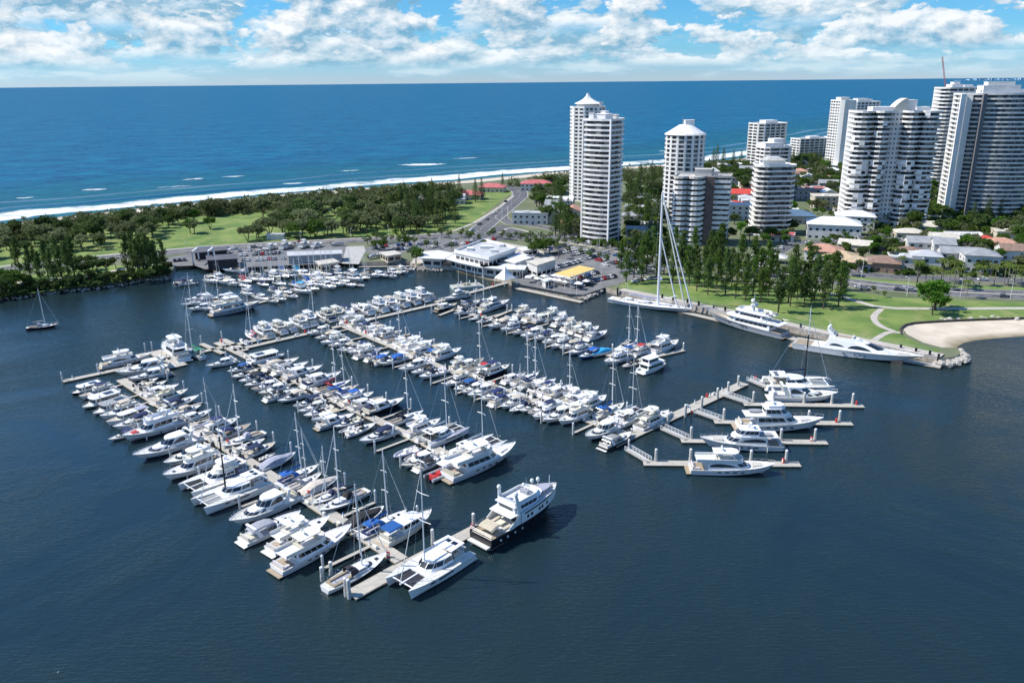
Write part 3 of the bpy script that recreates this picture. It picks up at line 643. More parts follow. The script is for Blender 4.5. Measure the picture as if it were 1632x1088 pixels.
def mk_superyacht_motor():
    r=empty('motor_superyacht'); L,B=34.,7.4
    hull(r,L,B,2.2,4.2,H_GREY,rake=.07,deckmat=TEAK,bul=.3)
    MB().box(-18.2,-17.,-3.,3.,.5,.8).build('swim_platform',TEAK,r)
    cabin(r,-12.,8.0,2.9,2.0,4.6,rf=2.5,ra=0,ins=.25,fr=.7,fa=.45,fb=.80,nside=7,roof=.16,over=.0,name='main_deckhouse',aft=True)
    MB().prism(foot(-16.2,7.4,3.4,.6),4.77,4.95).build('upper_deck',WHITE,r)
    cabin(r,-8.4,5.2,2.5,4.96,7.1,rf=2.6,ra=0,ins=.3,fr=.6,fa=.42,fb=.82,nside=6,roof=.14,over=.0,name='bridge_deckhouse',aft=True)
    MB().prism(foot(-12.4,3.6,2.9,.5),7.25,7.42).build('sun_deck',WHITE,r)
    f=MB(); P=foot(-10,2.6,2.5,.5); Q=off2(P,-.15)
    for i in range(7): f.add([(*P[i],7.43),(*P[i+1],7.43),(*P[i+1],8.3),(*P[i],8.3),(*Q[i],7.43),(*Q[i+1],7.43),(*Q[i+1],8.3),(*Q[i],8.3)],[(0,1,2,3),(4,5,6,7),(3,2,6,7)])
    f.build('sun_deck_screen',WHITE,r)
    MB().box(-9,-7.4,-1.6,1.6,7.45,8.0).box(-6.5,-5,.5,2,7.45,7.95).build('lounge_seat',SEAT,r)
    m=MB().prism([(-3.6,-.8),(-1.2,-.6),(-1.2,.6),(-3.6,.8)],7.45,10.4,[(-3.9,-.45),(-2.9,-.35),(-2.9,.35),(-3.9,.45)]).box(-4.4,-2.6,-1.9,1.9,9.6,9.75).tube((-3.4,0,10.4),(-3.5,0,14.),.09,5).tube((-3.4,-.9,12.),(-3.4,.9,12.),.05,4); mo=m.build('radar_mast',WHITE,r)
    for x,y,z,q in ((-3.6,-1.5,9.75,.6),(-3.6,1.5,9.75,.6),(-3.0,0,10.9,.85)): MB().dome((x,y,z+q*.6),q,q,10,full=True).build('satellite_dome',WHITE,mo)
    for y in (-1.7,1.7): MB().loft([[(x,y-w,7.5),(x,y-w*1.2,8.1),(x,y+w*1.2,8.1),(x,y+w,7.5)] for x,w in ((-14.6+2.4,.5),(-11.5,.7),(-10.4,.2))],(1,1)).build('tender',GREYC,r)
    for sg in (-1,1):
        b=MB(); [b.box(x,x+.55,sg*3.56-.05,sg*3.56+.05,1.9,2.4) for x in (-3,-2,-1,5-1,)]; b.build('hull_window',GLASS,r)
        q=MB(); q.path([(-16,sg*3.3,5.8),(-8.6,sg*3.3,5.8)],.05,4); [q.tube((x,sg*3.3,4.95),(x,sg*3.3,5.8),.04,4) for x in (-16,-13.5,-11,-8.6)]; q.build('rail',STEEL,r)
    railing(r,L,B,2.3,4.2,.6,h=.7,r=.04); MB().tube((13.5,0,4.),(13.5,0,6.3),.08,5).build('jack_staff',WHITE,r); return r
def mk_superyacht_sleek():
    r=empty('sleek_superyacht'); L,B=41.,8.
    hull(r,L,B,2.3,3.6,H_WHITE,rake=.09,flare=.9,deckmat=DECK,bul=.15)
    MB().box(-21.8,-20.5,-3.4,3.4,.5,.8).build('swim_platform',TEAK,r)
    MB().box(-20.,-11.,-3.2,3.2,2.17,2.2).build('aft_deck',TEAK,r)
    bt=foot(-11,12.5,3.3,1.1); tp=foot(-8.5,3.0,2.5,1.0); MB().prism(bt,2.3,5.4,tp,bot=False).build('deckhouse',WHITE,r)
    # swoosh windows each side and raked windscreen
    for sg in (-1,1):
        def S(x,z):
            t=(z-2.3)/3.1; x1b,x1t=12.5-1.6*1.1*3.3,3.0-1.6*2.5; w=3.3+(2.5-3.3)*t; xe=x1b+(x1t-x1b)*t
            return (x,sg*(w+.03),z)
        for lo,hi,x0,x1 in ((3.2,4.6,-2.6,5.0),(3.4,4.3,-8.6,-3.6)):
            n=10; vs=[];fs=[]
            for k in range(n+1):
                u=k/n; x=x0+(x1-x0)*u; top=lo+(hi-lo)*math.sin(u*math.pi)**.6*(1-.35*u); lowz=lo-.02
                vs+=[S(x,lowz),S(x,max(top,lowz+.02))]
            for k in range(n): fs.append((2*k,2*k+2,2*k+3,2*k+1))
            MB().add(vs,fs).build('side_window',GLASS,r)
        b=MB(); [b.box(x,x+1.1,sg*3.86-.04,sg*3.86+.04,1.35,1.6) for x in (-4,)]; [b.tube((x,sg*3.7,1.5),(x,sg*(3.86 if x<2 else 3.8),1.5),.22,8) for x in (0.,1.6,3.2)]; b.build('hull_window',GLASS,r)
    A=off2(lerp2(bt,tp,.45),.03);Bq=off2(lerp2(bt,tp,.92),.03); za=2.3+3.1*.45;zb=2.3+3.1*.92; g=MB()
    for i in range(2,5): g.add([(*A[i],za),(*A[i+1],za),(*Bq[i+1],zb),(*Bq[i],zb)],[(0,1,2,3)])
    g.build('windscreen',GLASS,r)
    MB().prism(foot(-9.2,1.6,2.4,.8),5.42,6.2,foot(-9.0,.4,2.2,.8)).build('flybridge',WHITE,r)
    MB().box(-8,-2,-1.6,1.6,6.21,6.25).build('flybridge_sole',TEAK,r); MB().box(-2,-1.2,-1.4,1.4,6.2,6.8).box(-7.8,-7,-1.6,1.6,6.2,6.7).build('flybridge_seat',SEAT,r)
    m=MB(); [m.loft([[(-8,sg*2.2,5.6),(-6,sg*2.2,5.6),(-6.2,sg*2.0,5.6),(-8,sg*2.0,5.6)],[(-10,sg*1.5,8.4),(-9,sg*1.5,8.4),(-9,sg*1.35,8.4),(-10,sg*1.35,8.4)]]) for sg in (-1,1)]; m.box(-10,-8.8,-1.5,1.5,8.4,8.6).tube((-9.4,0,8.6),(-9.6,0,11.),.08,5); mo=m.build('radar_arch',WHITE,r)
    for y in (-1.,1.): MB().dome((-9.4,y,9.1),.55,.6,10,full=True).build('satellite_dome',WHITE,mo)
    MB().prism([(12.8,-1.4),(16,-.8),(16,.8),(12.8,1.4)],3.0,3.4).build('sun_pad',SEAT,r)
    railing(r,L,B,2.3,3.6,.62,h=.6,r=.035); return r
def mk_bigcatsail():
    r=mk_cat(1,True); r.name='sailing_catamaran'; return r
def mk_barge():
    r=empty('work_barge'); MB().prism([(-7,-3.2),(7,-3.2),(7,3.2),(-7,3.2)],-.3,1.0).build('hull',mat('barge steel',(.50,.55,.52),.6,var=.25,vs=.6),r)
    MB().box(-6.6,6.6,-2.9,2.9,1.0,1.05).build('deck',mat('barge deck',(.45,.44,.38),.8,var=.3,vs=1.),r)
    for x,y in ((-4.5,-1.6),(-2,1.2),(0,-1.4),(2.2,1.5),(4.4,-1.2),(5.3,1.8)): MB().tube((x,y,1.05),(x,y,2.5),.28,8).dome((x,y,2.5),.3,.3,8).build('buoy_post',WHITE,r)
    for x in (-3.6,0.4,4.2): MB().tube((x,0,1.05),(x,0,8.5),.09,6).build('spud_pole',ALU,r)
    MB().box(-1.5,1.6,-.8,.8,1.05,1.9).build('equipment_box',SAND_C,r); return r
# ---------------- water ----------------
def water_mat(name,base,rough,scales,strength,depthcol=None,spec=.5,ior=1.33,crest=None):
    m=bpy.data.materials.new(name); m.use_nodes=True; N=NT(m.node_tree)
    tc=N('ShaderNodeTexCoord'); h=None
    for i,(sc,amp,rot,st) in enumerate(scales):
        mp=N('ShaderNodeMapping',i_Vector=tc.outputs['Object']); mp.inputs['Rotation'].default_value=(0,0,R(rot)); mp.inputs['Scale'].default_value=(sc,sc*st,sc)
        n=N('ShaderNodeTexNoise',i_Vector=mp.outputs[0],i_Scale=1.,i_Detail=3.,i_Roughness=.55,i_Distortion=.4)
        v=N.math('MULTIPLY',n.outputs[0],amp); h=v if h is None else N.math('ADD',h,v)
    # ruffled and slick patches: wind streaks change the strength of the ripples
    big=N('ShaderNodeTexNoise',i_Vector=tc.outputs['Object'],i_Scale=.012,i_Detail=5.,i_Roughness=.6,i_Distortion=1.)
    pat=N.ramp(big.outputs[0],((.38,.18),(.62,1.)))
    bp=N('ShaderNodeBump',i_Height=N.math('MULTIPLY',h,pat),i_Strength=strength,i_Distance=1.)
    c=base
    if depthcol: c=N.mix(N.ramp(big.outputs[0],((.3,0),(.7,1))),base,depthcol)
    if crest:      # swell light painted into the colour: noise streaks, paler crests, darker troughs
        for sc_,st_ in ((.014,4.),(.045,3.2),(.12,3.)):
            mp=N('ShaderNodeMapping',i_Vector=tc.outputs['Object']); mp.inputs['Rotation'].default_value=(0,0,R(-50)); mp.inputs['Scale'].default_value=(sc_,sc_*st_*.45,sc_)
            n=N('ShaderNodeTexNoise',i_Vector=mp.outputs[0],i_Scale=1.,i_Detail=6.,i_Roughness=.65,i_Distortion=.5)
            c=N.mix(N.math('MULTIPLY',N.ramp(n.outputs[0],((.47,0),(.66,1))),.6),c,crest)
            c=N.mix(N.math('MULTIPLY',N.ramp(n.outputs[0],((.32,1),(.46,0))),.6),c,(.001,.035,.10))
    b=N('ShaderNodeBsdfPrincipled',i_Roughness=rough,i_IOR=ior); b.inputs['Specular IOR Level'].default_value=spec
    if isinstance(c,bpy.types.NodeSocket): N.l.new(c,b.inputs['Base Color'])
    else: b.inputs['Base Color'].default_value=(*c,1)
    N.l.new(bp.outputs[0],b.inputs['Normal']); o=N('ShaderNodeOutputMaterial'); N.l.new(b.outputs[0],o.inputs[0]); return m
M_RIVER=water_mat('estuary water',(.008,.022,.033),.06,((.75,.26,20,1.6),(.30,.28,38,7.),(.22,.10,-42,2.4),(2.2,.07,70,1.)),.8,(.015,.030,.027),spec=.62)
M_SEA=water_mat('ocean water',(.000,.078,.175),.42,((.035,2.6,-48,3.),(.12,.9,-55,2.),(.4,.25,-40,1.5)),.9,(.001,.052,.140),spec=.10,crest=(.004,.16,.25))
def poly_obj(name,pts,z,m,kind='structure',parent=None,skirt=None,zb=-1.5):
    """flat sheet from a 2D outline (any shape), optional skirt down to zb pushed out by `skirt`"""
    P=[Vector((p[0],p[1],0)) for p in pts]; n=len(P)
    tri=geometry.tessellate_polygon([P]); b=MB(); b.add([(p.x,p.y,z) for p in P],[tuple(t) for t in tri],0)
    if skirt is not None:
        q=off2([(p.x,p.y) for p in P],skirt)
        b.add([(p.x,p.y,z) for p in P]+[(x,y,zb) for x,y in q],[(i,(i+1)%n,n+(i+1)%n,n+i) for i in range(n)],1)
    me=b.build(name,m,parent,fix=False)
    bm=bmesh.new(); bm.from_mesh(me.data)
    bmesh.ops.recalc_face_normals(bm,faces=bm.faces)
    up=[f for f in bm.faces if abs(f.normal.z)>.9 and f.material_index==0]
    if up and sum(f.normal.z*f.calc_area() for f in up)<0: bmesh.ops.reverse_faces(bm,faces=bm.faces)
    bm.to_mesh(me.data); bm.free()
    if kind: me['kind']=kind
    return me
SEAR=150000.
sea=poly_obj('sea',[(SEAR*math.cos(a),SEAR*math.sin(a)) for a in [2*math.pi*i/64 for i in range(64)]],-.12,M_SEA)
# ---------------- land outline (read from the photograph, at the waterline) ----------------
bank=[(0,478),(17,472),(50,468),(83,464),(116,461),(154,457),(179,454),(215,447),(240,443),(272,441)]
slot=[(280,428),(300,427),(309,424),(322,424),(326,430),(456,424),(545,420),(552,417),(566,419),(572,423),(655,421),(664,428),(690,429),(704,428)]
cove=[(722,427),(750,434),(776,441),(800,449),(812,452)]
quay=[(820,456),(860,464),(905,473),(930,476),(946,468),(958,462),(985,470),(1040,481),(1098,493),(1160,506),(1240,524),(1300,538),(1380,555),(1440,567),(1497,579),(1522,576),(1531,570),(1524,562)]
beachtop=[(1500,556),(1470,548),(1445,535),(1437,524),(1447,517),(1480,514),(1540,511),(1632,508),(1750,505)]
coast=[(1632,152),(1560,170),(1500,190),(1420,212),(1340,232),(1270,246),(1180,257),(1050,265),(900,276),(830,283),(760,290),(690,295),(600,302),(520,308),(430,316),(320,327),(200,340),(100,351),(0,364)]
gp=lambda L,z=0:[(G(*p,z).x,G(*p,z).y) for p in L]
right=[(900,600),(2600,1500),(8500,5200),(8800,6000)]
land_out=[(-1300,-560)]+[(-700,-60)]+gp(bank)+gp(slot)+gp(cove)+gp(quay)+gp(beachtop,1.2)+[(420,420)]+right+[(7000,7400)]+gp(coast,1.8)+[(-760,190),(-1500,-330)]
M_SOIL=mat('suburban ground',(.16,.17,.10),.95,var=.45,vs=.05,col2=(.09,.12,.05),bump=.3,bs=2.)
M_GRASS=mat('park grass',(.190,.250,.060),.95,vs=.06,col2=(.080,.155,.026),col3=(.30,.27,.12),bump=.25,bs=6.)
M_GRASS2=mat('dry grass',(.20,.26,.06),.95,vs=.06,col2=(.10,.21,.03),bump=.25,bs=6.)
M_ROCK=mat('rock revetment',(.26,.23,.19),.95,var=.5,vs=.9,bump=1.,bs=2.)
M_CONC=mat('concrete',(.42,.41,.38),.9,var=.18,vs=.4,bump=.1,bs=8.)
M_PAVE=mat('pale pavement',(.46,.42,.37),.9,var=.12,vs=.3)
M_ASPH=mat('asphalt',(.105,.108,.115),.92,var=.25,vs=.12)
M_ASPH2=mat('worn asphalt',(.17,.17,.17),.92,var=.22,vs=.15)
M_PAINT=mat('road paint',(.75,.75,.72),.8)
M_SAND=mat('beach sand',(.56,.45,.31),.95,vs=.12,col2=(.44,.35,.23),bump=.2,bs=3.)
M_WET=mat('wet sand',(.22,.17,.11),.5,var=.2,vs=.2)
land=poly_obj('ground',land_out,1.8,[M_SOIL,M_ROCK],skirt=1.6)
# estuary sheet: its far edge runs under the land
mid=[(-1400,-440),(-720,60)]+gp([(-60,420),(240,395),(560,385),(760,385),(1000,400),(1250,430)])+[(420,430),(3000,1500)]
riv=poly_obj('estuary_water',[(-1400,-900)]+mid+[(4000,-900)],0.,M_RIVER)
ZL=1.8
def sheet(name,px,m,dz=.02,z=None,kind='structure'):
    return poly_obj(name,[(G(*p,ZL).x,G(*p,ZL).y) for p in px],(ZL if z is None else z)+dz,m,kind)
def strip(name,pts,w,m,z=ZL+.03,kind='structure',world=False,kerb=0):
    P=[Vector(p) if world else G(*p,ZL).to_2d() for p in pts]; L=[];Rr=[]
    # smooth once
    Q=[P[0]]
    for a,b in zip(P,P[1:]): Q+= [a*.75+b*.25,a*.25+b*.75]
    Q.append(P[-1]); P=Q
    for i,p in enumerate(P):
        d=(P[min(i+1,len(P)-1)]-P[max(i-1,0)]).normalized(); n=Vector((-d.y,d.x))
        L.append(p+n*w/2); Rr.append(p-n*w/2)
    b=MB(); k=len(P); b.add([(p.x,p.y,z) for p in L]+[(p.x,p.y,z) for p in Rr],[(k+i,k+i+1,i+1,i) for i in range(k-1)])
    if kerb:
        for S,sg in ((L,1),(Rr,-1)):
            O=[]
            for i,p in enumerate(P): O.append(S[i]+(S[i]-p).normalized()*.35)
            b.add([(p.x,p.y,z) for p in S]+[(p.x,p.y,z+kerb) for p in S]+[(p.x,p.y,z+kerb) for p in O]+[(p.x,p.y,z-.05) for p in O],
               [(i,i+1,k+i+1,k+i) for i in range(k-1)]+[(k+i,k+i+1,2*k+i+1,2*k+i) for i in range(k-1)]+[(2*k+i,2*k+i+1,3*k+i+1,3*k+i) for i in range(k-1)],1)
    o=b.build(name,[m,M_PAVE],None,fix=False)
    if kind: o['kind']=kind
    return o,P
def dashes(name,P,off,z,w=.18,dash=3.,gap=4.,solid=False,m=None):
    b=MB(); acc=0.; on=True
    for a,c in zip(P,P[1:]):
        d=(c-a); L=d.length
        if L<1e-3: continue
        d/=L; n=Vector((-d.y,d.x)); t=0.
        while t<L:
            seg=L-t if solid else min(L-t,dash)
            p=a+d*t+n*off; q=a+d*(t+seg)+n*off
            b.add([(*(p-n*w/2),z),(*(q-n*w/2),z),(*(q+n*w/2),z),(*(p+n*w/2),z)],[(0,1,2,3)])
            t+=seg+(0 if solid else gap)
    o=b.build(name,m or M_PAINT,None,fix=False); o['kind']='structure'; return o
# sloping beaches: rows from the top of the beach to under the water
def beach(name,top,bot,zt,zb,m,n=6,zf=None):
    rows=[]
    for k in range(n+1):
        t=k/n; rows.append([(a[0]+(b[0]-a[0])*t,a[1]+(b[1]-a[1])*t,zt+(zb-zt)*t) for a,b in zip(top,bot)])
    b=MB(); b.loft(rows,(0,0),closed=False); o=b.build(name,m,None,fix=False); 
    bm=bmesh.new(); bm.from_mesh(o.data); bmesh.ops.recalc_face_normals(bm,faces=bm.faces)
    if sum(f.normal.z for f in bm.faces)<0: bmesh.ops.reverse_faces(bm,faces=bm.faces)
    bm.to_mesh(o.data); bm.free(); o['kind']='structure'; return o
def sandmat(name,dry,wet,z0,z1):
    m=bpy.data.materials.new(name); m.use_nodes=True; N=NT(m.node_tree); tc=N('ShaderNodeTexCoord'); sp=N('ShaderNodeSeparateXYZ',i_0=tc.outputs['Object'])
    n=N('ShaderNodeTexNoise',i_Vector=tc.outputs['Object'],i_Scale=.15,i_Detail=6.)
    hh=N.math('ADD',sp.outputs[2],N.math('MULTIPLY',N.math('SUBTRACT',n.outputs[0],.5),.5))
    f=N('ShaderNodeMapRange',i_0=hh); f.inputs[1].default_value=z0; f.inputs[2].default_value=z1
    c=N.mix(f.outputs[0],wet,N.mix(N.ramp(n.outputs[0],((.4,0),(.6,1))),dry,tuple(k*.85 for k in dry)))
    b=N('ShaderNodeBsdfPrincipled',i_Roughness=.9,**{'i_Base_Color':c}); o=N('ShaderNodeOutputMaterial'); N.l.new(b.outputs[0],o.inputs[0]); return m
M_BEACH=sandmat('estuary beach sand',(.64,.55,.43),(.22,.18,.10),.05,.45)
M_OBEACH=sandmat('ocean beach sand',(.62,.54,.43),(.34,.29,.22),.1,.9)
beach('beach_sand',gp([(1500,556),(1470,548),(1445,535),(1437,524),(1447,517),(1480,514),(1540,511),(1632,508),(1760,505)],1.3),
      gp([(1532,572),(1529,566),(1532,560),(1538,554),(1548,549),(1565,545),(1592,542),(1640,538),(1780,536)],0),1.55,-.18,M_BEACH)
beach('cove_sand',gp([(664,425),(700,424),(730,422),(765,428),(795,436),(815,440)],1.8),gp([(672,431),(704,430),(728,433),(752,440),(780,447),(812,453)],0),1.84,-.25,M_BEACH)
cw=[Vector(p) for p in gp([(1700,140),(1632,152)]+coast[1:],1.8)]+[Vector((-760,190)),Vector((-1500,-330))]
def offl(P,d):
    out=[]
    for i,p in enumerate(P):
        t=(P[min(i+1,len(P)-1)]-P[max(i-1,0)]).normalized(); n=Vector((t.y,-t.x)); out.append(p+n*d)
    return out
# subdivide the coast
cs=[]
for a,b in zip(cw,cw[1:]):
    k=max(1,int((b-a).length/60)); cs+=[a.lerp(b,i/k) for i in range(k)]
cs.append(cw[-1])
tst=offl(cs,10)[len(cs)//2]; SGN=1 if (tst-Vector((0,0))).length>cs[len(cs)//2].length else -1
wob=lambda i,a:a*(math.sin(i*.9)+.6*math.sin(i*2.3+1))
beach('ocean_beach',[(p.x,p.y) for p in offl(cs,-6*SGN)],[(p.x,p.y) for p in offl(cs,42*SGN)],2.1,-.7,M_OBEACH,n=4)
def foam_mat(name,th,sc,st):
    m=bpy.data.materials.new(name); m.use_nodes=True; N=NT(m.node_tree)
    uv=N('ShaderNodeUVMap'); sp=N('ShaderNodeSeparateXYZ',i_0=uv.outputs[0]); tc=N('ShaderNodeTexCoord')
    n=N('ShaderNodeTexNoise',i_Vector=tc.outputs['Object'],i_Scale=sc,i_Detail=8.,i_Roughness=.65)
    n2=N('ShaderNodeTexNoise',i_Vector=tc.outputs['Object'],i_Scale=sc*.16,i_Detail=2.)
    edge=N.ramp(sp.outputs[1],((0,0),(.25,1),(.6,.9),(1,0)))
    v=N.math('ADD',N.math('MULTIPLY',edge,.5),N.math('ADD',N.math('MULTIPLY',n.outputs[0],.5),N.math('MULTIPLY',n2.outputs[0],.45)))
    a=N.math('DIVIDE',N.math('SUBTRACT',v,th),st,clamp=True)
    b=N('ShaderNodeBsdfPrincipled',i_Roughness=.8); b.inputs['Base Color'].default_value=(.80,.84,.85,1); N.l.new(a,b.inputs['Alpha'])
    o=N('ShaderNodeOutputMaterial'); N.l.new(b.outputs[0],o.inputs[0]); return m
def ribbon(name,A,B_,z,m):
    k=len(A); b=MB(); b.add([(p.x,p.y,z) for p in A]+[(p.x,p.y,z) for p in B_],[(i,i+1,k+i+1,k+i) for i in range(k-1)])
    o=b.build(name,m,None,fix=False); uv=o.data.uv_layers.new(name='UVMap')
    for lp in o.data.loops:
        vi=lp.vertex_index; uv.data[lp.index].uv=((vi%k)/k*50,1. if vi>=k else 0.)
    o['kind']='structure'; return o
M_F1=foam_mat('surf foam',.80,.055,.2); M_F2=foam_mat('breaker foam',1.06,.03,.10)
wobl=lambda P,d,a:[p for p in [offl(P,(d+wob(i,a))*SGN)[i] for i in range(len(P))]]
def shallow_mat():
    m=bpy.data.materials.new('shallow sea'); m.use_nodes=True; N=NT(m.node_tree); uv=N('ShaderNodeUVMap'); sp=N('ShaderNodeSeparateXYZ',i_0=uv.outputs[0]); tc=N('ShaderNodeTexCoord')
    n=N('ShaderNodeTexNoise',i_Vector=tc.outputs['Object'],i_Scale=.02,i_Detail=5.)
    a=N.math('MULTIPLY',N.math('SUBTRACT',N.math('ADD',N.math('SUBTRACT',1.,sp.outputs[1]),N.math('MULTIPLY',n.outputs[0],.5)),.25,clamp=True),.62,clamp=True)
    b=N('ShaderNodeBsdfPrincipled',i_Roughness=.4); b.inputs['Base Color'].default_value=(.015,.17,.20,1); b.inputs['Specular IOR Level'].default_value=.15; N.l.new(a,b.inputs['Alpha'])
    o=N('ShaderNodeOutputMaterial'); N.l.new(b.outputs[0],o.inputs[0]); return m
ribbon('shallow_sea',wobl(cs,30,2),wobl(cs,330,12),-.06,shallow_mat())
ribbon('surf',wobl(cs,31,3),wobl(cs,100,9),.02,M_F1)
ribbon('surf',wobl(cs,84,8),wobl(cs,112,10),.02,M_F2)
ribbon('surf',wobl(cs,150,10),wobl(cs,172,12),.02,M_F2)
M_FP=foam_mat('whitecap foam',.86,.13,.16)
for x,y,wpx,hm in ((150,302,42,26),(312,285,26,20),(372,281,36,20),(556,272,34,20),(672,262,78,45),(300,286,20,16),(742,252,40,22),(1080,240,60,30),(40,315,30,20),(1170,246,40,26),(470,292,40,18),(1290,232,60,30)):
    a=G(x-wpx/2,y+1).to_2d(); b_=G(x+wpx/2,y-1).to_2d(); d=(b_-a); n=Vector((-d.y,d.x)).normalized()
    L=[a.lerp(b_,k/8) for k in range(9)]; wd=[hm*math.sin((k+.3)/8.6*math.pi)*.5 for k in range(9)]
    ribbon('breaking_wave',[p-n*w for p,w in zip(L,wd)],[p+n*w for p,w in zip(L,wd)],.06,M_FP)
# dark swell lines near the shore (rolling wave crests with real height)
M_SWELL=water_mat('swell water',(.002,.07,.14),.2,((.12,.5,-50,2.),(.4,.2,-40,1.)),.8,spec=.3)
for d,hh in ((92,1.3),(132,.9)):
    A=wobl(cs,d,8); rows=[]
    for k in range(5):
        t=k/4; rows.append([(q.x,q.y,-.15+hh*math.sin(t*math.pi)*(.55+.45*math.sin(i*.7+d))) for i,q in enumerate(wobl(cs,d+t*14,8))])
    b=MB(); b.loft(rows,(0,0),closed=False); o=b.build('wave_crest',M_SWELL,None,fix=False,smooth=True); o['kind']='structure'
    bm=bmesh.new(); bm.from_mesh(o.data); 
    if sum(f.normal.z for f in bm.faces)<0: bmesh.ops.reverse_faces(bm,faces=bm.faces)
    bm.to_mesh(o.data); bm.free()
# ---------------- parks, roads, pavements ----------------
sheet('park_lawn',[(-200,470),(0,440),(150,418),(240,405),(290,395),(400,386),(545,379),(700,372),(752,358),(800,318),(830,300),(815,296),(760,302),(600,315),(430,330),(200,356),(0,385),(-200,410)],M_GRASS)
sheet('riverbank_lawn',[(-260,520),(0,474),(116,458),(179,451),(240,440),(268,436),(262,420),(160,424),(0,446),(-260,480)],M_GRASS2,.024)
sheet('quayside_lawn',[(1000,448),(1060,440),(1130,445),(1230,458),(1300,458),(1345,462),(1420,474),(1632,482),(1760,486),(1760,503),(1632,506),(1540,509),(1480,512),(1445,515),(1433,523),(1440,535),(1468,549),(1500,558),(1480,563),(1400,547),(1300,526),(1200,504),(1100,483),(1040,470),(985,458)],M_GRASS)
rd=[]
def road(name,pts,w,m=M_ASPH,z=ZL+.03,centre='dash',edge=True,kerb=.12):
    o,P=strip(name,pts,w,m,z,kerb=kerb)
    if centre=='dash': dashes('lane_marking',P,0,z+.006)
    if centre=='double': dashes('lane_marking',P,-.2,z+.006,solid=True); dashes('lane_marking',P,w*.25,z+.006); dashes('lane_marking',P,-w*.25,z+.006)
    if edge:
        for s in (-1,1): dashes('lane_marking',P,s*(w/2-.4),z+.006,solid=True,w=.15)
    return P
road('coastal_road',[(-220,462),(0,431),(120,417),(250,404),(400,392),(545,384),(700,377),(775,373),(860,376),(930,384),(1000,396),(1090,412),(1180,427),(1262,438),(1345,449),(1440,460),(1540,467),(1632,470),(1800,474)],15,centre='double')
strip('median_strip',[(1150,425),(1262,438),(1345,449),(1440,460),(1540,467),(1632,470),(1800,474)],1.6,M_PAVE,ZL+.16,kerb=0)
strip('median_strip',[(-220,462),(0,431),(120,417),(250,404),(400,392),(545,384),(690,377.5)],1.2,M_PAVE,ZL+.16,kerb=0)
strip('road_verge',[(1345,442),(1440,452),(1540,458),(1632,460),(1800,464)],4.,M_GRASS2,ZL+.06)
road('beach_road',[(757,372),(790,345),(815,325),(832,310),(822,300),(800,297)],13,z=ZL+.038)
road('side_street',[(940,384),(905,372),(860,360),(800,355),(800,330)],8,z=ZL+.036,edge=False)
road('service_road',[(1262,432),(1330,432),(1400,440),(1500,444),(1632,448),(1800,452)],9,z=ZL+.034,edge=False)
road('suburban_street',[(1230,440),(1222,420),(1240,400),(1275,385),(1330,386),(1400,372),(1480,372),(1632,350)],8,z=ZL+.036,edge=False)
sheet('intersection_paving',[(725,379),(752,368),(800,358),(830,366),(850,380),(790,384)],M_ASPH,.040)
sheet('car_park',[(575,400),(600,388),(690,381),(770,380),(800,383),(770,392),(715,402),(660,402),(600,407)],M_ASPH2,.03)
sheet('car_park',[(860,404),(880,386),(960,398),(1060,414),(1085,424),(1040,436),(985,452),(965,458),(930,470),(905,468),(822,452),(812,436)],M_ASPH2,.028)
sheet('boatyard_apron',[(268,425),(262,412),(330,400),(430,394),(545,388),(574,398),(572,419),(545,419),(456,423),(326,429),(310,423)],M_ASPH2,.03)
sheet('boat_ramp',[(545,420),(552,393),(580,392),(583,400),(576,412),(572,421)],M_CONC,.04)
sheet('plaza_paving',[(655,420),(664,402),(712,404),(790,384),(855,396),(885,410),(860,424),(812,446),(770,432),(720,424)],M_PAVE,.036)
strip('footpath',[(1180,450),(1260,455),(1320,466),(1365,480),(1405,491),(1500,492),(1632,491),(1780,492)],3.2,M_PAVE,ZL+.045)
strip('footpath',[(1405,492),(1392,503),(1394,512),(1405,521),(1425,528)],2.4,M_PAVE,ZL+.05)
strip('footpath',[(1390,545),(1400,537),(1418,528),(1440,531)],2.2,M_PAVE,ZL+.055)
strip('footpath',[(-200,452),(0,424),(120,411),(250,399),(400,388),(545,381),(690,374),(740,364),(790,335),(818,312)],2.4,M_PAVE,ZL+.05)
strip('footpath',[(1050,415),(1000,404),(935,391),(860,383)],2.6,M_PAVE,ZL+.05)
strip('footpath',[(0,454),(80,446),(170,436),(195,428),(270,418)],5.,M_PAVE,ZL+.04)
strip('footpath',[(850,372),(830,366),(810,362),(795,372)],2.,M_PAVE,ZL+.05)
# quay promenade + wall
qp=gp([(985,470),(1040,481),(1098,493),(1160,506),(1240,524),(1300,538),(1380,555),(1440,567),(1497,579)],0)
qv=[Vector(p) for p in qp]
b=MB(); A=offl(qv,.3);Bq=offl(qv,-4.2); 
if (Bq[3]-Vector((0,0))).length<(A[3]-Vector((0,0))).length: A,Bq=offl(qv,-.3),offl(qv,4.2)
k=len(A); rows=[[(p.x,p.y,-.8) for p in A],[(p.x,p.y,2.25) for p in A],[(p.x,p.y,2.25) for p in Bq],[(p.x,p.y,1.5) for p in Bq]]
b.loft(rows,(0,0),closed=False); qw=b.build('quay_wall',mat('quay stone',(.40,.37,.34),.95,var=.35,vs=.8,bump=.6,bs=3.),None)
tag(qw,'long grey stone quay wall with promenade beside the superyachts','quay wall')
strip('promenade',[((p+q)/2) for p,q in zip(A,Bq)],3.6,M_PAVE,2.262,world=True)
fe=empty('quay_fence',(qv[0].x,qv[0].y,2.26)); tag(fe,'thin steel fence along the inner edge of the quay promenade','fence')
b=MB();o0=Vector((qv[0].x,qv[0].y,2.26)); PP=[]
for a,c in zip(Bq,Bq[1:]):
    n=max(1,int((c-a).length/3)); PP+=[a.lerp(c,i/n) for i in range(n)]
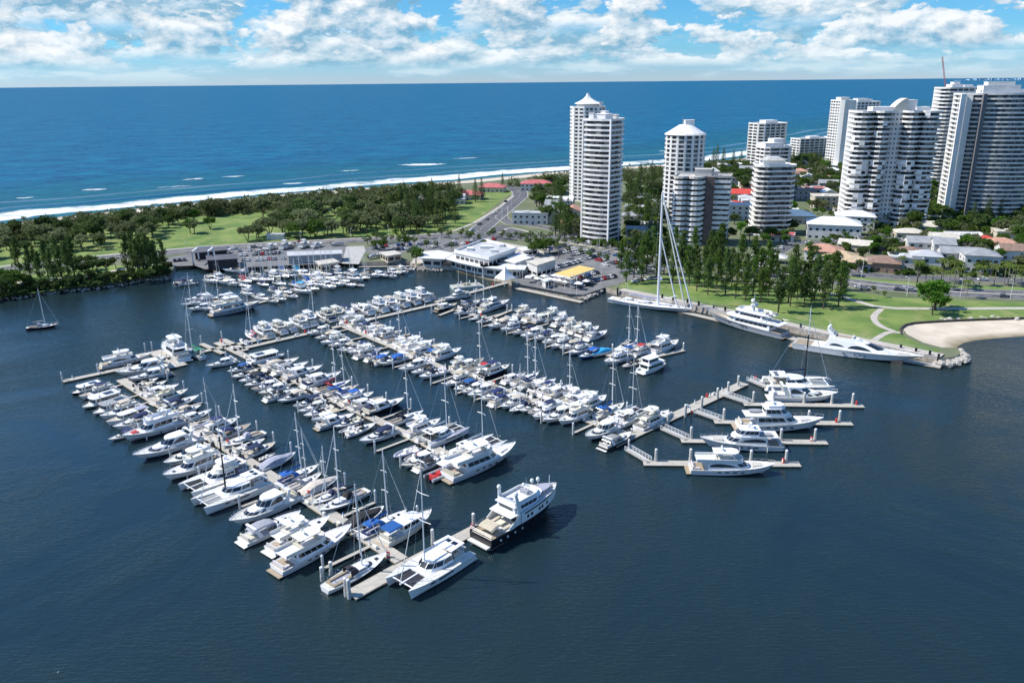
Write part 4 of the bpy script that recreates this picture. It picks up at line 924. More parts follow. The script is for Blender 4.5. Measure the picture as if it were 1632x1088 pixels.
for p,q in zip(PP,PP[1:]):
    for zz in (.55,1.05): b.tube((p.x-o0.x,p.y-o0.y,zz),(q.x-o0.x,q.y-o0.y,zz),.035,4)
b.build('rail',GREYC,fe)
fp0=MB().tube((0,0,0),(0,0,1.1),.05,4).build('fence_post',GREYC,fe)
for i_,p in enumerate(PP):
    q=fp0 if i_==0 else fp0.copy()
    if i_: COL.objects.link(q); q.parent=fe
    q.location=(p.x-o0.x,p.y-o0.y,0)
bw=strip('beach_retaining_wall',[(1437,533),(1434,524),(1446,516),(1480,513),(1540,510),(1632,507),(1760,504)],.6,mat('dark timber wall',(.07,.06,.05),.9,var=.3,vs=1.),2.25,kind=None)[0]
tag(bw,'low dark timber wall between the beach sand and the lawn','retaining wall')
me=bw.data; b=bmesh.new(); b.from_mesh(me); r_=bmesh.ops.extrude_face_region(b,geom=list(b.faces)); bmesh.ops.translate(b,verts=[v for v in r_['geom'] if isinstance(v,bmesh.types.BMVert)],vec=(0,0,-1.)); bmesh.ops.recalc_face_normals(b,faces=b.faces); b.to_mesh(me); b.free()
# far coast on the horizon, right
far=G(1580,132.2); hz=MB(); prev=None; random.seed(3)
M_FAR=mat('haze tinted distant city',(.30,.46,.58),.9)  # pale blue puts the distance haze into the base colour
d0=far.length; 
fr=empty('distant_city',(0,0,0)); tag(fr,'tiny pale blue city skyline on the horizon at the right','city skyline')
b=MB()
for k in range(46):
    u=k/45; px=1528+u*125; p=G(px,130.4); p=p*(30000/p.length); hgt=rnd.choice((15,25,35,45,60)) if .05<u else 12; w=rnd.uniform(120,330)
    b.box(p.x-w/2,p.x+w/2,p.y-100,p.y+100,-5,hgt)
b.build('tower_block',M_FAR,fr)
# ---------------- docks ----------------
M_DOCK=None
def dockmat():
    m=bpy.data.materials.new('pontoon deck'); m.use_nodes=True; N=NT(m.node_tree); tc=N('ShaderNodeTexCoord')
    n=N('ShaderNodeTexNoise',i_Vector=tc.outputs['Object'],i_Scale=.35,i_Detail=6.,i_Roughness=.65)
    br=N('ShaderNodeTexBrick',i_Vector=tc.outputs['Object'],i_Scale=1.); br.inputs['Color1'].default_value=(.47,.44,.38,1); br.inputs['Color2'].default_value=(.41,.38,.33,1); br.inputs['Mortar'].default_value=(.14,.13,.11,1)
    br.inputs['Mortar Size'].default_value=.035; br.inputs['Brick Width'].default_value=2.4; br.inputs['Row Height'].default_value=4.; br.offset=0
    c=N.mix(.35,br.outputs[0],N.mix(n.outputs[0],(.24,.22,.18),(.58,.55,.48)))
    b=N('ShaderNodeBsdfPrincipled',i_Roughness=.9,**{'i_Base_Color':c}); o=N('ShaderNodeOutputMaterial'); N.l.new(b.outputs[0],o.inputs[0]); return m
M_DOCK=dockmat(); M_FLOAT=mat('pontoon float',(.045,.045,.042),.8,var=.4,vs=1.2); M_WALER=mat('timber waler',(.34,.29,.22),.9,var=.3,vs=2.)
def g2(p): return G(*p,.5).to_2d()
def pontoon(a,b,w,label,name='pontoon',group=None,ext=0):
    a=g2(a) if not isinstance(a,Vector) else a; b=g2(b) if not isinstance(b,Vector) else b
    d=(b-a); L=d.length+ext; rz=math.atan2(d.y,d.x)
    o=empty(name,(a.x,a.y,0),rz); tag(o,label,'pontoon',group)
    MB().box(0,L,-w/2,w/2,.36,.5).build('deck',M_DOCK,o)
    f=MB(); n=max(1,int(L/3.2))
    for k in range(n): f.box(L*k/n+.15,L*(k+1)/n-.15,-w/2+.12,w/2-.12,-.35,.358)
    f.build('float',M_FLOAT,o)
    MB().box(0,L,w/2,w/2+.09,.22,.47).box(0,L,-w/2-.09,-w/2,.22,.47).build('edge_waler',M_WALER,o)
    return o,a,b
def mk_pile():
    r=empty('mooring_pile'); MB().tube((0,0,-1.2),(0,0,3.3),.27,8).build('post',mat('pile sleeve',(.62,.62,.60),.6,var=.25,vs=1.5),r)
    MB().tube((0,0,3.3),(0,0,3.65),.31,8,.03).build('cap',WHITE,r); return r
def mk_pile2():
    r=empty('mooring_pile'); MB().tube((0,0,-1.2),(0,0,3.9),.36,10).tube((0,0,0),(0,0,1.5),.42,10).build('post',mat('heavy pile',(.55,.54,.50),.7,var=.3,vs=1.),r)
    MB().dome((0,0,3.9),.37,.3,10).build('cap',WHITE,r); return r
PILES=[]
def pile(x,y,big=0,s=1.):
    o=inst('pile%d'%big,mk_pile2 if big else mk_pile,(x,y,0),rnd.uniform(0,3),(1,1,s)); PILES.append(o); return o
def pilepx(px,py,big=0,s=1.): p=G(px,py,0); return pile(p.x,p.y,big,s)
def piles_done(): pass
def mk_ped():
    r=empty('service_pedestal'); MB().prism([(-.16,-.13),(.16,-.13),(.16,.13),(-.16,.13)],.5,1.55,[(-.12,-.1),(.12,-.1),(.12,.1),(-.12,.1)]).build('body',WHITE,r); MB().box(-.14,.14,-.12,.12,1.552,1.72).build('lamp_head',mat('pedestal blue',(.05,.12,.35),.5),r); return r
def mk_box():
    r=empty('dock_box'); MB().box(-.65,.65,-.32,.32,.5,1.0).build('body',WHITE,r); MB().prism([(-.68,-.35),(.68,-.35),(.68,.35),(-.68,.35)],1.002,1.16,[(-.6,-.2),(.6,-.2),(.6,.2),(-.6,.2)]).build('lid',CREAM,r); return r
def mk_life():
    r=empty('fire_hose_cabinet'); MB().box(-.3,.3,-.2,.2,.5,1.7).build('body',mat('safety red',(.55,.04,.03),.5),r); MB().box(-.22,.22,.201,.22,.8,1.5).build('door',WHITE,r); return r
FURN=[]
piers={}
def pier(key,a,b,w,label):
    o,A,B=pontoon(a,b,w,label,'main_pontoon'); piers[key]=(A,B,w)
    d=(B-A); L=d.length; d/=L; n=Vector((-d.y,d.x)); s=3.
    while s<L-2:
        p=A+d*s+n*(w/2-.35)*rnd.choice((-1,1)); FURN.append((inst('ped',mk_ped,(p.x,p.y,0),math.atan2(d.y,d.x)),'service pedestal',key))
        if rnd.random()<.55:
            p=A+d*(s+1.8)+n*(w/2-.42)*rnd.choice((-1,1)); FURN.append((inst('box',mk_box,(p.x,p.y,0),math.atan2(d.y,d.x)),'dock box',key))
        if rnd.random()<.14:
            p=A+d*(s-1.4)+n*(w/2-.3); FURN.append((inst('life',mk_life,(p.x,p.y,0),math.atan2(d.y,d.x)),'fire hose cabinet',key))
        s+=rnd.uniform(5.5,8.5)
    return o
PN={'A':'the front-left pier','T':'the far-left pontoon','B':'the second pier','K':'the link pontoon in the middle','C':'the central pier','D':'the quay-side pier','E':'the inner basin','F':'the finger-berth walkway at right','S':'the shore walkway'}
pier('A',(193,604),(640,892),3.0,'long sand-coloured pier running down to the catamaran at the front left')
pier('T',(100,607),(430,537),2.4,'cross pontoon at the outer left end with the green-covered yacht')
pier('B',(346,545),(742,737),2.7,'second long pier from the left ending at the white pilothouse motor yacht')
pier('K',(372,558),(692,485),2.4,'link pontoon in the middle with a row of white flybridge boats')
pier('C1',(548,519),(712,588),2.6,'shoreward half of the crowded central pier'); piers['C']=piers['C1']
pier('C',(712,588),(996,690),2.6,'outer half of the central pier ending at the finger-berth walkway')
pier('D',(694,483),(1012,577),2.5,'long pier of white flybridge boats nearest the superyacht quay')
pier('F',(975,708),(1186,610),3.2,'diagonal walkway with gangways down to the four long finger berths')
pier('S',(694,481),(812,449),2.4,'shore walkway from the marina pier up to the white pavilion')
pier('E',(396,486),(470,468),2.0,'short pontoon in the inner basin behind the big grey-sided yacht')
pier('E2',(470,462),(600,432),2.0,'inner basin pontoon with cruisers moored before the boatyard quay')
pontoon((558,948),(636,905),3.4,'wide near pontoon stub with dark piles beside the front sailing yacht','end_pontoon')
pontoon((636,905),(766,838),3.0,'near pontoon between the big catamaran and the black expedition yacht','end_pontoon')
pontoon((246,559),(288,583),4.6,'broad stub pontoon beside the green-covered yacht','stub_pontoon')
pontoon((321,547),(356,563),1.8,'narrow empty finger just left of the second pier root','stub_pontoon')
pontoon((354,540),(392,558),2.4,'empty finger sticking out at the root of the second pier','stub_pontoon')
pontoon((1005,576),(1090,557),2.2,'short cross pontoon behind the white ferry','end_pontoon')
pontoon((975,563),(1003,541),1.6,'lone narrow finger with a white pile near the quay channel','stub_pontoon')
pontoon((700,502),(732,490),1.4,'finger beside the low dark sport boat near the cove','stub_pontoon')
pontoon((788,505),(817,493),1.4,'finger with a tall pile beside the navy-trimmed flybridge yacht','stub_pontoon')
pontoon((820,458),(928,481),2.6,'white floating pontoon along the fuel and terrace quay','quay_pontoon')
pontoon((1235,531),(1278,543),3.,'floating pontoon between the grey and the sleek white superyacht','quay_pontoon')
pontoon((1440,573),(1500,584),3.,'floating pontoon under the sleek superyacht bow','quay_pontoon')
pontoon((1090,497),(1150,511),2.6,'floating pontoon behind the tall-masted sailing superyacht','quay_pontoon')
pontoon((572,425),(655,424),1.6,'thin pontoon below the boat ramp in the inner basin','stub_pontoon')
FING=[('front',(1025,737),(1275,739)),('second nearest',(1085,701),(1318,704)),('third nearest',(1138,671),(1358,674)),('farthest',(1185,643),(1376,646))]
GW=[((1000,716),(1034,736)),((1056,683),(1094,700)),((1108,656),(1148,670)),((1152,629),(1194,643)),((1193,605),(1228,620))]
for i,(nm,a,b) in enumerate(FING): pontoon(a,b,2.6,f'{nm} of the four long finger berths at the right','finger_pontoon','long finger berths at the right')
for i,(a,b) in enumerate(GW):
    A=g2(a);B=g2(b); d=B-A; L=d.length; o=empty('gangway',(A.x,A.y,0),math.atan2(d.y,d.x)); tag(o,f'railed gangway, {ordn(i+1)} from the near end of the finger-berth walkway','gangway','railed gangways to the finger berths')
    MB().box(0,L,-.9,.9,.52,.62).build('deck',M_DOCK,o)
    for sg in (-1,1):
        q=MB(); q.box(0,L,sg*.9-.05,sg*.9+.05,1.6,1.72).box(0,L,sg*.9-.04,sg*.9+.04,1.1,1.16)
        n=int(L/1.1); [q.box(L*k/n-.04,L*k/n+.04,sg*.9-.04,sg*.9+.04,.62,1.6) for k in range(n+1)]; q.build('handrail',ALU,o)
pontoon(G(1228,620,.5).to_2d(),G(1300,621,.5).to_2d(),2.4,'short pontoon behind the upper sport yacht and big sailing catamaran','finger_pontoon','long finger berths at the right')
for x,y in ((1249,739),(1294,704),(1334,674),(1366,646),(1205,606),(1103,662),(752,846),(618,890)):
    p=G(x,y,.5).to_2d(); FURN.append((inst('life',mk_life,(p.x,p.y+.6,0),rnd.uniform(0,3)),'fire hose cabinet','F' if x>800 else 'A'))
# piles read off the photograph
for x,y in ((1045,737),(1100,737),(1196,739),(1252,739),(1101,701),(1244,704),(1298,704),(1153,671),(1288,674),(1337,674),(1200,643),(1232,643),(1281,644),(1325,645),(1358,646),(1002,718),(1064,679),(1092,664),(1118,651),(1143,637),(1160,627),(1176,617),
   (100,608),(157,594),(243,558),(232,560),(321,548),(354,541),(361,574),(688,499),(816,497),(976,562),(1003,541),(1089,560),(1000,578),(944,560)): pilepx(x,y,1 if x>1003 and y>600 else 0,.92)
for x,y,s in ((514,925,.75),(528,915,.7),(552,949,.95),(557,953,1.),(690,868,.9),(755,842,.9)): pilepx(x,y,1,s)
MK=PILES[-3]
# ---------------- boats: data ----------------
BOATS=[]
MAK={'fly':(mk_fly,14,0),'flyb':(lambda:mk_fly(1),14,1),'flyr':(lambda:mk_fly(2),14,2),'spo':(mk_sport,12,0),'spc':(lambda:mk_sport(1),12,1),'spg':(lambda:mk_sport(2),12,2),
 'open':(mk_open,8,0),'opc':(lambda:mk_open(1),8,1),'cov':(lambda:mk_open(2),8,2),'rib':(mk_rib,7,0),'ribr':(lambda:mk_rib(1),7,1),
 'slo':(mk_sloop,12.5,0),'slon':(lambda:mk_sloop(1),12.5,1),'slow':(lambda:mk_sloop(2),12.5,2),'cat':(mk_cat,15.5,0),'catb':(lambda:mk_cat(1),15.5,1),'pcat':(lambda:mk_cat(0,False),15.5,2),
 'hb':(mk_house,12,0),'ferry':(lambda:mk_house(1),12,1),'my':(mk_motoryacht,21,0),'my1':(lambda:mk_motoryacht(1),21,1),'my2':(lambda:mk_motoryacht(2),21,2),'my3':(lambda:mk_motoryacht(3),21,3),'tr':(mk_trawler,13,0)}
DESC={'fly':('white flybridge cruiser with a hardtop','flybridge cruiser'),'flyb':('flybridge cruiser with a %s bimini','flybridge cruiser'),'flyr':('flybridge cruiser with red sun pad','flybridge cruiser'),
 'spo':('low white hardtop sport cruiser','sport cruiser'),'spc':('sport cruiser with a %s canopy','sport cruiser'),'spg':('grey-hulled sport cruiser','sport cruiser'),'open':('small open white motorboat','motorboat'),
 'opc':('small motorboat under a %s canopy','motorboat'),'cov':('small boat wrapped in a %s cover','motorboat'),'rib':('grey inflatable tender','tender'),'ribr':('inflatable with red seats','tender'),
 'slo':('sailing yacht with %s sail cover','sailing yacht'),'slon':('dark-hulled sailing yacht','sailing yacht'),'slow':('white sailing yacht, beige sail cover','sailing yacht'),'cat':('white sailing catamaran','catamaran'),
 'catb':('sailing catamaran with black lower mast','catamaran'),'pcat':('white power catamaran','catamaran'),'hb':('flat-roofed white houseboat','houseboat'),'ferry':('two-deck white ferry boat','ferry'),
 'my':('large white motor yacht with hardtop','motor yacht'),'my1':('large motor yacht with enclosed bridge','motor yacht'),'my2':('three-deck white motor yacht','motor yacht'),'my3':('large pilothouse motor yacht','motor yacht'),'tr':('trawler yacht with %s awning','trawler yacht')}
CV={'n':(NAVY,'navy'),'b':(BLUE,'blue'),'s':(SKYB,'pale blue'),'r':(RED,'red'),'p':(PINK,'pink'),'g':(GREEN,'green'),'k':(BLKC,'black'),'y':(GREYC,'grey'),'e':(SAND_C,'beige')}
HC={'N':H_NAVY,'K':H_BLACK,'G':H_GREY,'B':H_BLUE,'R':H_RED}
def boat(px,py,code,L,hd,opt='',row='A',label=None,group=None):
    """px,py = middle of the boat at deck height; hd = heading of the bow in degrees (world)"""
    mk,L0,_=MAK[code]; p=G(px,py,1.3); over={}; cn=None
    for ch in opt:
        if ch in CV:
            m,cn=CV[ch]
            for k in ('canopy','sail_cover','boat_cover','spray_hood'): over[k]=m
        if ch in HC: over['hull']=HC[ch]
    if '%s' in DESC[code][0] and cn is None:
        if code in ('flyb','spc','cov'): cn='navy'
        elif code in ('opc','slo','tr'): cn='blue'
    if cn is None and code in ('slow','slon') : cn=None
    s=L/L0*rnd.uniform(.985,1.015); s=(s,s*rnd.uniform(.93,1.06),s*rnd.uniform(.92,1.06))
    if not label:
        k=rnd.random()
        if k<.14: over['deck']=rnd.choice((TEAK,SAND_C,GREYC))
        k=rnd.random()
        if k<.22: over['roof']=rnd.choice((CREAM,GREYC,SAND_C))
        k=rnd.random()
        if 'hull' not in over and code!='spg' and k<.14: over['hull']=rnd.choice((H_STRIPE,H_STRIPE,CREAM))
        if rnd.random()<.3: over['hardtop']=over['flybridge']=CREAM
        if rnd.random()<.22: over['cockpit_seat']=over['flybridge_seat']=rnd.choice((NAVY,GREYC,BLKC,SAND_C))
    o=inst(code,mk,(p.x,p.y,0),R(hd+rnd.uniform(-2.6,2.6)),s,over)
    d=DESC[code][0]; 
    if '%s' in d: d=d%cn
    if 'N' in opt or 'K' in opt: d='dark-hulled '+d.replace('white ','').replace('dark-hulled ','')
    if 'B' in opt: d='blue-hulled '+d.replace('white ','')
    o['label']=label or d; o['category']=DESC[code][1]
    BOATS.append([o,row,group,bool(label),d]); return o
def rowb(row,base,txt,side):
    """txt: 'x,y,code,L[,opt[,dh]]; ...'"""
    for e in txt.replace('\n','').split(';'):
        if not e.strip(): continue
        f=[q.strip() for q in e.split(',')]
        hd=base+(180 if 'I' in (f[4] if len(f)>4 else '') else 0)+(float(f[5]) if len(f)>5 else 0)
        boat(float(f[0]),float(f[1]),f[2],float(f[3]),hd,(f[4] if len(f)>4 else ''),row+side)
# front-left pier, outer (left) side: bows point lower-left
rowb('A',-130,'''139,617,hb,10,nN;156,624,flyb,11,n;163,637,hb,12,;180,646,hb,12,;193,654,flyb,12,e;203,663,tr,12,y;214,671,spc,12,n;196,690,opc,8,n;228,668,spo,10,I;
244,684,flyr,17;267,712,spo,17.5;300,725,open,13,;307,744,fly,15;346,762,pcat,16;370,785,catb,17;420,811,spo,17;434,838,spc,14,yI;479,850,fly,15,I;503,873,my3,18.5,I;569,907,slow,15,kI;
176,640,open,7,I;219,652,open,7,I''','l')
rowb('A',50,'''612,832,slo,13.5,;650,839,tr,14,b;580,823,cov,11,k;547,796,slow,13.5,kI;524,787,slo,10,nI;508,772,cov,11,e;484,765,slow,10,;475,754,slo,12.5,b;441,733,cov,11,y;413,714,opc,10,n;396,707,open,9.5,r;
387,698,slow,13,yI;371,686,spc,11,n;352,676,flyb,11,n;330,672,slow,10;312,661,spo,10;300,650,opc,8,e;287,640,spc,12,n;272,630,fly,11,;258,620,spo,11;245,612,opc,8,e;233,606,open,8;341,682,open,7;425,722,rib,5''','r')
# far-left cross pontoon
for a in ((203,573,'my',17,38,'','large white motor yacht moored on the far side of the outer left pontoon'),(229,588,'spo',17,218,'','long white sport cruiser moored inside the outer left pontoon'),(238,598,'spg',13,218,'','grey-sided cruiser squeezed between the pontoon and the front-left pier'),
   (277,561,'fly',19,133,'','broad cream flybridge yacht beside the stub pontoon at upper left'),(309,561,'slo',14,133,'g','sailing yacht with green cover at the upper left'),(353,577,'spo',10.5,220,'','lone small white cruiser hanging off the second pier root')):
    boat(a[0],a[1],a[2],a[3],a[4],a[5],'T',label=a[6])
rowb('B',-137,'''382,586,opc,8.5,b;391,594,open,9;402,601,opc,9,k;413,607,open,10,r;424,614,spo,10;437,620,spo,10.5;449,627,spc,11,kI;467,631,opc,10,e;492,640,opc,10,n;500,648,spo,10;509,654,open,10;519,662,tr,9,e;
536,669,spg,12,I;554,671,open,9,p;557,679,rib,7;574,682,open,10,I;603,693,spc,12,n;647,716,rib,8,n;660,722,ribr,6.5;668,731,spo,11;688,734,spc,10,kI;711,747,ribr,11,RI''','l')
rowb('B',43,'''425,569,hb,13,;449,579,spc,13,e;464,586,spo,13;484,592,spg,14,k;498,600,open,10;514,604,spo,14;531,614,slow,13,r;545,620,slo,12,;557,627,spc,11,n;570,633,flyb,11,b;585,640,spo,11;598,648,opc,9,n;
614,646,spg,14,K;646,664,slow,13,k;675,679,fly,12;707,691,cat,14,;764,712,cat,14.5,;769,736,my3,22''','r')
rowb('K',133,'''402,534,slow,12,p;418,528,fly,14,;440,522,fly,13,;456,519,spo,12;474,513,flyb,13,e;488,509,fly,14;502,506,slow,12;517,503,fly,13;532,501,fly,13;547,498,flyb,13,n;561,497,spc,12,k;576,492,spo,15,;600,488,fly,14;616,484,flyb,14,e;633,480,fly,14,;650,476,fly,14,;667,472,fly,14,;
390,542,open,8,r;680,470,spo,10''','f')
rowb('C',-135,'''508,527,spo,11;520,534,spc,10,e;531,541,fly,11;542,546,spo,10;553,552,opc,9,e;563,554,spo,10;575,556,flyb,11,n;588,561,fly,11,I;602,566,spc,10,nI;614,572,opc,11,bI;626,573,spc,12,b;660,582,spo,13,;675,588,spc,10,k;690,594,open,11,;
730,605,flyb,11,e;742,613,opc,9.5,b;754,618,spo,10;768,622,spo,12;786,629,spc,11,;804,634,spc,11,nI;818,640,spo,11;832,645,slow,11,n;847,647,open,9;860,651,spo,10;872,656,flyb,12,;890,661,spo,13;916,663,fly,13;960,686,spo,14;884,652,fly,10''','l')
rowb('C',45,'''563,507,fly,11;575,512,fly,11;587,517,spc,10,n;598,522,spo,10;610,527,flyb,11,e;622,532,fly,11,;634,537,slow,12;646,541,spo,11;655,545,flyb,11,k;666,551,fly,14;680,557,my,15,;694,562,opc,10,b;712,563,fly,13,n;735,578,fly,10;752,578,spo,11;762,583,slow,12;776,588,flyb,11,r;790,590,flyb,13,nK;
838,601,slow,13;850,608,slo,12,n;866,612,spo,11;878,618,flyb,11,n;892,622,spo,12;905,627,slow,11;918,630,fly,11,;932,633,spo,12;945,640,fly,12,k;972,652,slo,13;1004,661,cat,12.5,;1042,668,fly,14,;820,600,spo,10;858,620,open,8,r''','r')
boat(984,699,'spc',12,45,'yK','C',label='grey-black workboat tied at the corner of the finger-berth walkway')
rowb('D',-137,'''740,496,open,11;760,504,slow,9;772,509,open,9,n;797,516,spc,13,e;815,521,fly,11;832,526,open,11;848,531,spo,12;866,535,spc,11,;880,541,spo,11;894,547,fly,11;909,550,spo,11;923,557,flyb,11,;940,563,opc,11,bB;958,560,cov,11,s;984,571,fly,13;1004,578,open,8''','l')
rowb('D',43,'''712,488,spg,12,K;750,483,spc,12,n;768,478,slow,12,y;780,490,spo,11;790,486,my2,16;838,498,fly,12;853,503,spo,12;868,506,spg,12;884,503,fly,13;899,511,fly,12;912,518,flyb,11,e;925,523,spo,11;938,526,fly,12;951,533,spc,12,y;
999,551,slow,12;1012,556,slo,13,;1025,557,flyb,11,r;1040,553,spo,11;1060,552,fly,15''','r')
boat(727,472,'my2',14,223,'','D',label='compact three-deck cruiser at the foot of the shore walkway')
boat(1041,583,'ferry',12.5,43,'','D',label='white two-deck ferry with dark window rows off the end of the pier')
# inner basin
rowb('E',217,'''316,475,spo,12;326,480,fly,11;334,486,slow,11;343,489,flyb,11,e;307,481,slow,10;320,489,spo,11;352,482,slow,11;362,478,fly,11;350,474,spo,10;338,473,open,8;300,450,open,9;281,450,open,9,,-100''','o')
boat(377,492,'my3',21,37,'G','E',label='long grey-sided motor yacht lying outermost in the inner basin')
rowb('E',-42,'''398,466,fly,11;410,470,opc,9,n;421,474,spo,11;434,477,open,10;446,474,fly,10;455,464,spo,11;440,462,spc,10,n;464,470,open,10;482,462,flyb,14,s;497,459,spo,12;512,452,fly,12;524,455,spo,12;537,451,spo,12;546,446,flyb,11,k;566,443,fly,14;
594,437,spc,13,k;608,437,spo,11;621,438,open,11;629,433,spo,11;641,431,fly,10;652,427,open,9;556,452,spo,11;572,452,open,8;508,443,fly,11;528,441,spo,11''','f')
rowb('E',-44,'''338,446,spo,12;352,447,my2,15;369,450,tr,11,e;391,446,slo,12,r;402,443,slow,11;415,443,slow,12;427,443,slo,12,n;439,439,fly,11;451,438,slow,12;463,437,flyb,11;476,430,slo,12,s;489,437,spo,12;500,436,slow,12;540,434,fly,11;
375,430,open,14,I,40;384,452,slow,10;420,451,slo,10,n;446,450,slow,11;470,452,slow,10,b;493,447,slo,11;520,441,slow,10;557,437,slow,11,n;580,440,slow,10;432,431,slow,11;452,429,slo,10;512,433,slow,10,b;528,430,slow,10;345,437,slow,10;360,439,open,8;408,434,open,8'''  ,'q')
for a in ((294,449,'opc',10,60,'n','small motorboat with navy canopy beside the travel-lift slot'),(68,518,'slow',11.5,25,'N','lone navy-hulled sailing yacht at anchor at far left')): boat(a[0],a[1],a[2],a[3],a[4],a[5],'E',label=a[6])
# finger berths
boat(1167,745,'my',20.5,-3,'','F',label='white motor yacht with hardtop on the nearest long finger berth')
boat(1180,706,'my1',21,177,'','F',label='white motor yacht, bow left, on the second finger berth')
boat(1243,676,'my2',23,-3,'','F',label='largest three-deck motor yacht on the third finger berth')
boat(1281,631,'spo',19,-3,'','F',label='streamlined white sport yacht on the farthest finger berth')
boat(1272,612,'catb',20,-3,'n','F',label='big sailing catamaran with tall mast behind the farthest finger berth')
# heroes
h=inst('exped',mk_expedition,(*G(829,823,1.8).to_2d(),.5),R(47),1.0); tag(h,'black-hulled white expedition yacht at the outer end of the near pontoon','expedition yacht')
h=boat(686,905,'cat',17,-130,'','A',label='big white sailing catamaran with grey trampolines, nearest the camera')
def qplace(key,mk,a,b,label,cat,L,z=1.6):
    A=G(*a,z);B=G(*b,z); d=B-A; c=(A+B)/2; o=inst(key,mk,(c.x,c.y,0),math.atan2(d.y,d.x),1.); tag(o,label,cat); return o
qplace('sys',mk_superyacht_sail,(979,476),(1098,494),'sailing superyacht with one enormous white mast along the quay','superyacht',38)
qplace('sym',mk_superyacht_motor,(1243,530),(1133,504),'silver-grey three-deck motor superyacht with domed radar mast','superyacht',34)
qplace('syk',mk_superyacht_sleek,(1268,545),(1470,576),'long sleek white superyacht with swooping dark windows','superyacht',41)
bg_=inst('barge',mk_barge,(*G(743,455,.8).to_2d(),0),R(20)); tag(bg_,'flat pale work barge with posts in front of the cove','barge')
# labels for the rest: numbered along each side of its pier, seen left to right in the place
RW={'Al':"front-left pier's outer row",'Ar':"front-left pier's inner row",'Bl':"second pier's left row",'Br':"second pier's right row",'Kf':"middle link pontoon's row",'Cl':"central pier's near row",'Cr':"central pier's far row",'Dl':"quay-side pier's near row",'Dr':"quay-side pier's far row",'Eo':"inner basin's outer edge",'Ef':"inner basin's middle row",'Eq':"row below the boatyard"}
GRP={'A':'boats berthed on the front-left pier','B':'boats berthed on the second pier','K':'boats on the middle link pontoon','C':'boats berthed on the central pier','D':'boats on the pier nearest the quay','E':'boats in the inner basin','T':'boats on the outer left pontoon','F':'yachts on the long finger berths'}
bpy.context.view_layer.update()
for key,nm in RW.items():
    L=sorted([b for b in BOATS if b[1]==key and not b[3]],key=lambda b:PX(b[0].location)[0])
    for i,b in enumerate(L): b[0]['label']=f'{b[4]}, {ordn(i+1)} from left in {nm}'
for b in BOATS: b[0]['group']=GRP[b[1][0]]
# fingers between berths and piles at their ends, for every pier side with boats
FP=[]
for key,nm,side in (('A','Al',-1),('A','Ar',1),('B','Bl',-1),('B','Br',1),('C','Cl',-1),('C','Cr',1),('C1','Cl',-1),('C1','Cr',1),('D','Dl',-1),('D','Dr',1)):
    A,B,w=piers[key]; d=B-A; Lp=d.length; d=d/Lp; n=Vector((-d.y,d.x))*side
    bs=[]
    for b in BOATS:
        if b[1]!=nm: continue
        q=Vector(b[0].location[:2])-A; s=q.dot(d)
        if 0<s<Lp: bs.append((s,abs(q.dot(n)),b[0].scale[0]*MAK['fly'][1]))
    bs.sort()
    for (s1,o1,_),(s2,o2,_) in list(zip(bs,bs[1:]))[::2]:
        if s2-s1>3.2:
            s=(s1+s2)/2; p=A+d*s+n*(w/2); e=p+n*min(10.5,max(o1,o2)+3.5); FP.append((p,e,nm))
for i,(p,e,nm) in enumerate(FP): pass
def mk_finger():
    o=empty('berth_finger'); MB().box(0,10,-.42,.42,.34,.48).build('deck',M_DOCK,o); MB().box(.3,9.8,-.32,.32,-.3,.338).build('float',M_FLOAT,o); return o
cnt={}
FP.sort(key=lambda f:PX((f[1].x,f[1].y,0))[0])
for p,e,nm in FP:
    d=e-p; cnt[nm]=cnt.get(nm,0)+1
    o=inst('finger',mk_finger,(p.x,p.y,0),math.atan2(d.y,d.x),(d.length/10,1,1)); tag(o,f'narrow berth finger, {ordn(cnt[nm])} from the left, {RW[nm]}','pontoon','narrow fingers between the berths')
    q=e+d.normalized()*.4; pile(q.x,q.y)
PILES.sort(key=lambda o:PX(o.location)[0])
for i,o in enumerate(PILES): tag(o,f'white-capped mooring pile, {ordn(i+1)} from the left of all the marina piles','mooring pile','white-capped mooring piles')
fc={}
for o,c,k in sorted(FURN,key=lambda f:PX(f[0].location)[0]):
    k={'C1':'C','E2':'E'}.get(k,k); fc[(c,k)]=fc.get((c,k),0)+1
    w={'service pedestal':'blue-topped service pedestal','dock box':'white dock box','fire hose cabinet':'red fire hose cabinet'}[c]
    tag(o,f'{w}, {ordn(fc[(c,k)])} from the left on {PN[k]}',c,{'service pedestal':'service pedestals on the piers','dock box':'dock boxes on the piers','fire hose cabinet':'fire hose cabinets on the piers'}[c])
# ---------------- trees ----------------
def leafmat(name,c1,c2,ov=.25):
    m=bpy.data.materials.new(name); m.use_nodes=True; N=NT(m.node_tree); tc=N('ShaderNodeTexCoord'); oi=N('ShaderNodeObjectInfo')
    n=N('ShaderNodeTexNoise',i_Vector=tc.outputs['Object'],i_Scale=.9,i_Detail=4.)
    c=N.mix(N.ramp(n.outputs[0],((.35,0),(.65,1))),c1,c2)
    f=N.math('MULTIPLY_ADD',oi.outputs['Random'],ov*2,1-ov); cc=N('ShaderNodeCombineColor',i_0=f,i_1=f,i_2=N.math('MULTIPLY',f,.9)); c=N.mix(1.,c,cc.outputs[0],'MULTIPLY'); c=N.mix(N.math('MULTIPLY',N.math('FRACT',N.math('MULTIPLY',oi.outputs['Random'],7.31)),.35),c,(.13,.15,.05))
    b=N('ShaderNodeBsdfDiffuse',i_Color=c); t=N('ShaderNodeBsdfTranslucent',i_Color=c); mx=N('ShaderNodeMixShader',i_0=.35); N.l.new(b.outputs[0],mx.inputs[1]); N.l.new(t.outputs[0],mx.inputs[2])
    o=N('ShaderNodeOutputMaterial'); N.l.new(mx.outputs[0],o.inputs[0]); return m
